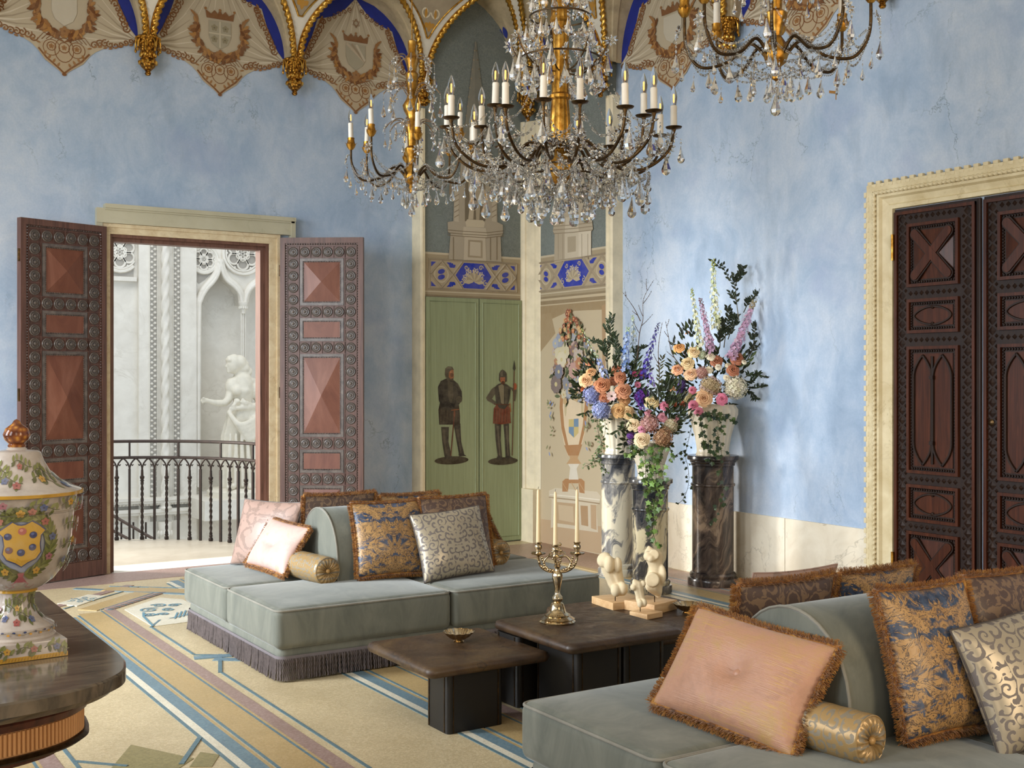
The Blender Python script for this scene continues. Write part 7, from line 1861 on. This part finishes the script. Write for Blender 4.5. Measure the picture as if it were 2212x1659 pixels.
ivy(arC, 'trailing_ivy', [B3(880, -60, 9.16), B3(930, 60, 9.14), B3(930, 180, 9.12), B3(960, 300, 9.12), B3(970, 430, 9.13), B3(980, 700, 9.2), B3(975, 930, 9.2), B3(880, 1100, 9.2)], .032, gd, 44, .05)
ivy(arC, 'trailing_ivy', [B3(760, -40, 9.16), B3(750, 100, 9.14), B3(800, 240, 9.12), B3(830, 330, 9.12), B3(870, 480, 9.13)], .034, gd, 30, .04)
ivy(arC, 'trailing_ivy', [B3(690, -60, 9.2), B3(650, 120, 9.18), B3(610, 300, 9.18), B3(590, 420, 9.18), B3(620, 560, 9.18), B3(620, 720, 9.18), B3(570, 860, 9.18), B3(510, 920, 9.18)], .022, gd, 30, .03)
ivy(arC, 'trailing_ivy', [B3(600, 350, 9.18), B3(540, 370, 9.16), B3(490, 410, 9.12)], .024, gd, 8, .02)
ivy(arC, 'trailing_ivy', [B3(820, -60, 9.14), B3(900, -10, 9.12), B3(1000, -20, 9.13), B3(1060, 40, 9.13)], .034, gd, 24, .05)

# ------------------------------------------------------------------ chandeliers
def keep(mb, mat, sm=40, name='x'):
    o = mb.build(name, mat, None, sm); me = o.data; bpy.data.objects.remove(o); return me
def drop_mesh(L, r):
    m = MB(); m.lathe([(.001, 0), (r*.14, -L*.05), (r*.22, -L*.16), (r*.55, -L*.45), (r, -L*.74), (r*.86, -L*.88), (r*.35, -L*.985), (.001, -L)], 7, cap=False)
    m.lathe([(.001, .022), (r*.3, .014), (.001, .004)], 6, cap=False); m.ball((0, 0, .032), r*.22, 6, 4)
    return keep(m, 'crystal', 0)
DROP = drop_mesh(.085, .019); DROP_S = drop_mesh(.055, .012); DROP_L = drop_mesh(.11, .025)
def flower_mesh(r):
    m = MB()
    for k in range(8):
        a = 2*PI*k/8; d = Vector((cos(a), sin(a), 0)); s = Vector((-sin(a), cos(a), 0))
        P = [d*r*.2, d*r*.6+s*r*.20, d*r*1.0, d*r*.6-s*r*.20]
        t = d*r*.6+Vector((0, 0, r*.2)); b = d*r*.6-Vector((0, 0, r*.12))
        for i in range(4): m.poly([P[i], P[(i+1) % 4], t]); m.poly([P[(i+1) % 4], P[i], b])
    m.ball((0, 0, r*.1), r*.2, 6, 4); return keep(m, 'crystal', 0)
FLOW = flower_mesh(.04)
BULB = keep(MB().lathe([(.0115, 0), (.0125, .006), (.0165, .025), (.0178, .040), (.0155, .058), (.0095, .078), (.004, .092), (.0008, .097)], 16), 'bulb', 80)
FILA = keep(MB().lathe([(.0012, .012), (.0038, .018), (.0038, .052), (.0012, .056)], 8), 'filament', 30)
SLEEVE = keep(MB().lathe([(.0165, 0), (.0165, .02), (.0158, .086), (.0168, .092), (.0155, .103), (.010, .106), (.001, .106)], 16), 'candle_sleeve', 40)
DISH = keep(MB().lathe([(.004, -.03), (.009, -.018), (.012, -.008), (.036, -.003), (.041, .004), (.036, .002), (.012, .001), (.001, .002)], 22), 'bronze', 50)
def cup_mesh():
    m = MB(); m.lathe([(.004, -.022), (.014, -.016), (.026, .002), (.030, .018), (.024, .026), (.020, .045), (.022, .06), (.015, .062)], 24, mod=lambda a, z, r: 1+.10*abs(sin(4*a)))
    for k in range(8):
        a = 2*PI*k/8; d = Vector((cos(a), sin(a), 0)); s = Vector((-sin(a), cos(a), 0))
        rows = [[d*(.018+.018*t)+s*(w*.011*(1-t*.8))+Vector((0, 0, -.008+.034*t)) for w in (-1, 0, 1)] for t in (0, .4, .75, 1)]
        rows[-1] = [p+d*.008 for p in rows[-1]]; m.grid(rows)
    return keep(m, 'gold', 50)
CUP = cup_mesh()
def beads(path, r, n, longs=0):
    m = MB(); P = [Vector(p) for p in path]; 
    for i in range(n):
        t = (i+.5)/n*(len(P)-1); x = min(len(P)-2, int(t)); p = P[x].lerp(P[x+1], t-x); d = (P[x+1]-P[x]).normalized()
        if longs and i % 4 == 2:
            X, Y, Z = frame_of(d); q = [p-Z*r*2.6, p-Z*r*1.8+X*r*.8, p-Z*r*1.8+Y*r*.8, p-Z*r*1.8-X*r*.8, p-Z*r*1.8-Y*r*.8, p+Z*r*1.8+X*r*.8, p+Z*r*1.8+Y*r*.8, p+Z*r*1.8-X*r*.8, p+Z*r*1.8-Y*r*.8, p+Z*r*2.6]
            b = m.v(q)
            for k in range(4): k2 = (k+1) % 4; m.f((b, b+1+k2, b+1+k)); m.f((b+1+k, b+1+k2, b+5+k2, b+5+k)); m.f((b+5+k, b+5+k2, b+9))
        else:
            q = [p+Vector(v)*r for v in ((1, 0, 0), (0, 1, 0), (-1, 0, 0), (0, -1, 0), (0, 0, 1.15), (0, 0, -1.15))]; b = m.v(q)
            for k in range(4): k2 = (k+1) % 4; m.f((b+k, b+k2, b+4)); m.f((b+k2, b+k, b+5))
    return m
def merge(ms):
    M = MB()
    for m in ms:
        b = len(M.V); M.V += m.V; M.F += [tuple(b+i for i in f) for f in m.F]; M.C += m.C; M.MI += m.MI
    return M
def swag(a, b, sag, r, n, longs=1):
    a, b = Vector(a), Vector(b); return beads([a.lerp(b, t)-Vector((0, 0, sag*4*t*(1-t))) for t in [i/10 for i in range(11)]], r, n, longs)
def candle_on(t, p, dish, tilt=0):
    link('candle_dish' if dish is DISH else 'gilt_cup', dish, t, False, p, (0, 0, rnd.uniform(0, 1)))
    q = Vector(p)+Vector((0, 0, .004 if dish is DISH else .055)); e = (rnd.uniform(-.03, .03), rnd.uniform(-.03, .03), 0)
    sl = link('candle_sleeve', SLEEVE, t, False, q, e)
    bl = link('bulb', BULB, t, False, q+Vector((0, 0, .105)), e); fm = link('filament', FILA, bl, False, (0, 0, 0))

def big_chandelier(loc):
    t = thing('crystal_chandelier', 'largest chandelier with eighteen candle bulbs, gilt column and thick crystal drops in the centre', 'chandelier', loc)
    fl = lambda a, z, r: 1+.05*cos(14*a)
    MB().lathe([(.034, .02), (.050, .05), (.062, .09), (.056, .13), (.036, .16), (.030, .185), (.042, .20), (.036, .225), (.046, .25), (.050, .29), (.044, .38), (.040, .42), (.050, .43), (.050, .445), (.040, .455), (.043, .60), (.040, .80), (.050, .81), (.042, .84), (.042, 1.3)], 28, mod=fl).build('gilt_column', 'gold', t, 40, world=False)
    MB().lathe([(.001, -.01), (.02, .0), (.034, .02)], 16).build('column_finial', 'gold', t, 40, world=False)
    NA = 18; tips = []
    for k in range(NA):
        a = 2*PI*(k+.35)/NA+rnd.uniform(-.04, .04); R = .555 if k % 3 else .42; zt = .288+(.035 if k % 3 == 0 else 0)+rnd.uniform(-.012, .012)
        d = Vector((cos(a), sin(a), 0)); tip = d*R+Vector((0, 0, zt)); tips.append(tip)
        pts = [d*.045+Vector((0, 0, .18)), d*R*.30+Vector((0, 0, .20)), d*R*.52+Vector((0, 0, .085)), d*R*.76+Vector((0, 0, .085)), d*R*.95+Vector((0, 0, .165)), tip+Vector((0, 0, -.02))]
        MB().tube(bez(pts, 7), .0075, 7).build('arm', 'bronze', t, 60, world=False)
        candle_on(t, tip, DISH)
        for q in (.15, .3, .45, .55, .62, .72, .8, .9):
            i = q*(len(pts)-1); x = min(len(pts)-2, int(i)); p = pts[x].lerp(pts[x+1], i-x)
            link('crystal_flower', FLOW, t, False, p+Vector((0, 0, .02)), (rnd.uniform(-1, 1), rnd.uniform(-1, 1), rnd.uniform(0, 3)), (0, 0, 0)) if q != .62 else link('crystal_drop', DROP, t, False, p-Vector((0, 0, .045)), (rnd.uniform(-.1, .1), rnd.uniform(-.1, .1), rnd.uniform(0, 3)))
        link('crystal_drop', DROP_L if k % 2 else DROP, t, False, tip+d*.035-Vector((0, 0, .09)), (0, 0, a)); 
    # hoops that carry crystals
    def hoop(z, R, n, mesh, tube=.005):
        MB().tube([(R*cos(2*PI*i/36), R*sin(2*PI*i/36), z) for i in range(36)], tube, 5, closed=True).build('hoop', 'bronze', t, 60, world=False)
        for i in range(n):
            a = 2*PI*(i+rnd.uniform(-.15, .15))/n; link('crystal_drop', mesh, t, False, (R*cos(a), R*sin(a), z-.04-rnd.uniform(0, .02)), (rnd.uniform(-.08, .08), rnd.uniform(-.08, .08), a))
    hoop(.09, .155, 12, DROP); hoop(.03, .26, 20, DROP); hoop(-.02, .15, 11, DROP_L); hoop(.62, .20, 18, DROP_L); hoop(.83, .15, 14, DROP); hoop(.98, .10, 10, DROP)
    for i in range(8):
        a = 2*PI*i/8; MB().tube(bez([Vector((.045*cos(a), .045*sin(a), .56)), Vector((.12*cos(a), .12*sin(a), .565)), Vector((.20*cos(a), .20*sin(a), .62)), Vector((.245*cos(a), .245*sin(a), .70))], 5), .0045, 5).build('branch', 'bronze', t, 60, world=False)
        link('crystal_flower', FLOW, t, False, (.25*cos(a), .25*sin(a), .70), (1.1, 0, a)); link('crystal_drop', DROP_L, t, False, (.235*cos(a), .235*sin(a), .64), (0, 0, a))
        for z, r in ((.50, .09), (.75, .12), (.9, .13), (.66, .16)): link('crystal_flower', FLOW, t, False, (r*cos(a+.3), r*sin(a+.3), z+rnd.uniform(-.03, .03)), (rnd.uniform(.4, 1.5), 0, a))
        for z, r in ((.78, .17), (.93, .14)): link('crystal_drop', DROP, t, False, (r*cos(a+.4), r*sin(a+.4), z), (0, 0, a))
        for q in range(3): link('crystal_flower', FLOW, t, False, ((.12+.12*q)*cos(a+.2*q), (.12+.12*q)*sin(a+.2*q), .06+.03*q), (rnd.uniform(-1.5, 1.5), rnd.uniform(-1, 1), a))
    ms = []
    for k in range(NA):
        ms.append(swag(tips[k], tips[(k+1) % NA], .14, .0075, 20)); ms.append(swag(tips[k]*.98-Vector((0, 0, .03)), (.20*cos(2*PI*(k+.35)/NA), .20*sin(2*PI*(k+.35)/NA), .60), .10, .0065, 24)) if k % 2 == 0 else None
        a, b = 2*PI*k/NA, 2*PI*(k+1)/NA
        ms.append(swag((.26*cos(a), .26*sin(a), .015), (.26*cos(b), .26*sin(b), .015), .06, .007, 8)); ms.append(swag(tips[k]*.75+Vector((0, 0, -.15)), (.15*cos(a), .15*sin(a), -.02), .06, .007, 16)); ms.append(swag(tips[k]*.80+Vector((0, 0, -.17)), (.27*cos(a), .27*sin(a), .02), .03, .008, 10))
        ms.append(beads([Vector((.26*cos(a), .26*sin(a), .015)), Vector((.15*cos(a), .15*sin(a), -.02)), Vector((.05*cos(a), .05*sin(a), -.04))], .0085, 10))
    for k in range(NA):
        a, b = 2*PI*(k+.35)/NA, 2*PI*(k+1.35)/NA
        ms.append(swag((.44*cos(a), .44*sin(a), .07), (.44*cos(b), .44*sin(b), .07), .075, .008, 12)); ms.append(swag((.34*cos(a), .34*sin(a), .05), (.34*cos(b), .34*sin(b), .05), .06, .008, 10))
        m_ = (a+b)/2; link('crystal_drop', DROP_L if k % 3 else DROP, t, False, (.43*cos(m_), .43*sin(m_), -.02), (0, 0, a)); link('crystal_flower', FLOW, t, False, (.36*cos(m_), .36*sin(m_), .05), (rnd.uniform(-1.5, 1.5), rnd.uniform(-1, 1), a)); link('crystal_drop', DROP, t, False, (.33*cos(a), .33*sin(a), .02), (0, 0, a))
    M = merge([m for m in ms if m]); M.build('bead_garland', 'crystal', t, 0, world=False, kind='stuff')
    for i in range(8):
        a = i*2.4; r = .07+.02*i; link('crystal_drop', DROP, t, False, (r*cos(a), r*sin(a), -.06+.006*i), (0, 0, a))
    link('crystal_drop', DROP_L, t, False, (0, 0, -.08))
    # loose gilt chain with hook hanging beside the column
    m = MB(); o = _R*-.105-_F*.08
    for i in range(26):
        c = o*(.9+.1*i/26)+Vector((0, 0, .55+.03*i)); q = [(c.x+(.007*cos(b) if i % 2 else 0), c.y+(0 if i % 2 else .007*cos(b)), c.z+.019*sin(b)) for b in [2*PI*j/10 for j in range(10)]]
        m.tube(q, .0028, 5, closed=True)
    m.build('chain', 'gold_bright', t, 60, world=False)
    m = MB(); c = o*.9+Vector((0, 0, .53)); m.tube(bez([c, c+_R*.018-_U*.02, c-_U*.045, c-_R*.018-_U*.07, c-_U*.09+_R*.004, c+_R*.02-_U*.075], 5), .0026, 6); m.build('hook', 'bronze', t, 60, world=False)
    return t
cc = at_d(1210, 402, 5.8); big_chandelier(tuple(cc))

def small_chandelier(loc, label):
    t = thing('gilt_chandelier', label, 'chandelier', loc, group='gilt crystal chandeliers with acanthus cups')
    fl = lambda a, z, r: 1+.10*abs(sin(4*a))
    MB().lathe([(.001, -.30), (.016, -.29), (.022, -.26), (.016, -.24), (.040, -.22), (.052, -.18), (.040, -.13), (.022, -.10), (.030, -.06), (.045, -.02), (.048, .0), (.025, .02), (.030, .10), (.044, .16), (.034, .18), (.028, .21), (.052, .26), (.058, .29), (.036, .33), (.026, .36), (.034, .44), (.040, .50), (.026, .52), (.034, .56), (.046, .60), (.034, .62), (.022, .64), (.026, .72), (.001, .74)], 24, mod=fl).build('gilt_stem', 'gold', t, 40, world=False)
    NA = 8; tips = []; ms = []
    for k in range(NA):
        a = 2*PI*(k+.5)/NA; R = .405; d = Vector((cos(a), sin(a), 0)); z = .0 if k % 2 else .035; tip = d*R+Vector((0, 0, z)); tips.append(tip)
        pts = [d*.035+Vector((0, 0, -.20)), d*R*.28+Vector((0, 0, -.125)), d*R*.52+Vector((0, 0, -.20)), d*R*.82+Vector((0, 0, -.215)), d*R*.98+Vector((0, 0, -.12)), tip-Vector((0, 0, .015))]
        B = bez(pts, 7); MB().tube(B, .0075, 7).build('arm', 'bronze', t, 60, world=False)
        ms.append(beads([p+Vector((0, 0, .014)) for p in B], .0068, 44, 0)); ms.append(beads([p-Vector((0, 0, .014)) for p in B[8:]], .006, 34, 0))
        candle_on(t, tip, CUP)
        link('crystal_flower', FLOW, t, False, tip+d*.03-Vector((0, 0, .085)), (1.3, 0, a+PI/2), (0, 0, 0))
        for (rr, zz, me) in ((1.10, -.15, DROP), (.9, -.27, DROP_S), (.62, -.26, DROP), (.35, -.22, DROP_S), (1.0, -.22, DROP_S)):
            link('crystal_drop', me, t, False, d*R*rr+Vector((rnd.uniform(-.02, .02), rnd.uniform(-.02, .02), zz)), (rnd.uniform(-.08, .08), rnd.uniform(-.08, .08), a))
        ms.append(beads([d*R*1.1+Vector((0, 0, -.12)), d*R*1.08+Vector((0, 0, -.06)), tip-Vector((0, 0, .05))], .005, 8)); ms.append(beads([d*R*.62+Vector((0, 0, -.23)), d*R*.64+Vector((0, 0, -.16))], .005, 5))
    for k in range(NA):
        a, b = tips[k], tips[(k+1) % NA]
        ms.append(swag(a-Vector((0, 0, .10)), b-Vector((0, 0, .10)), .13, .006, 26)); ms.append(swag(a*.6-Vector((0, 0, .2)), b*.6-Vector((0, 0, .2)), .05, .006, 18)); ms.append(swag(a*.5-Vector((0, 0, .2)), Vector((0, 0, -.27)), .03, .006, 16)); ms.append(swag(a-Vector((0, 0, .12)), a.normalized()*.05+Vector((0, 0, -.22)), .05, .0065, 26))
    def spray(z, R, n, me, dz=0):
        for i in range(n):
            a = 2*PI*(i+.3)/n; d = Vector((cos(a), sin(a), 0)); P = bez([d*.03+Vector((0, 0, z-.05)), d*R*.4+Vector((0, 0, z+.015)), d*R*.75+Vector((0, 0, z+.01)), d*R+Vector((0, 0, z-.035))], 6)
            MB().tube(P, .0025, 4).build('spray_wire', 'gold', t, 60, world=False); ms.append(beads(P, .0062, 22))
            link('crystal_flower', FLOW, t, False, P[-1], (1.2, 0, a+PI/2)) if i % 2 == 0 else None
            link('crystal_drop', me, t, False, P[-1]-Vector((0, 0, .075)), (0, 0, a)); ms.append(beads([P[-1], P[-1]-Vector((0, 0, .05))], .005, 4))
            if i % 2: link('crystal_drop', DROP_S, t, False, P[12]-Vector((0, 0, .06)), (0, 0, a))
    spray(.60, .15, 8, DROP); spray(.405, .19, 8, DROP); spray(.17, .18, 10, DROP_S)
    for i in range(14):
        a = i*2.4; r = .03+.011*i; link('crystal_drop', DROP if i % 3 else DROP_S, t, False, (r*cos(a), r*sin(a), -.27-.01*(14-i)*.35), (0, 0, a))
    link('crystal_drop', DROP_L, t, False, (0, 0, -.345))
    merge(ms).build('bead_garland', 'crystal', t, 0, world=False, kind='stuff')
    return t
p = at_d(890, 322, 7.9); sc = small_chandelier(tuple(p), 'smaller gilt crystal chandelier with acanthus cups left of the largest one')
# its hanging rod
MB().tube([(0, 0, .72), (0, 0, ZC-p.z)], .004, 6).build('hanging_rod', 'gold', sc, 60, world=False)
q = at_d(1676, 30, 5.25); c2 = copy_tree(sc, None, tuple(q), (0, 0, .35), 1.0)
c2['label'] = 'gilt crystal chandelier cut by the top edge at upper right'
WM[c2.name] = Matrix.Translation(q)
m = MB(); s_ = at_d(1788, 190, 5.1); m.prism([(-.016, -.001), (.016, -.001), (.016, .001), (-.016, .001)], -.006, .006); m.prism([(.017, -.001), (.021, -.001), (.021, .001), (.017, .001)], -.032, -.008)
m.build('card_tag', 'cardboard', c2, 0, loc=tuple(s_), rot=(0, 0, -YAW))
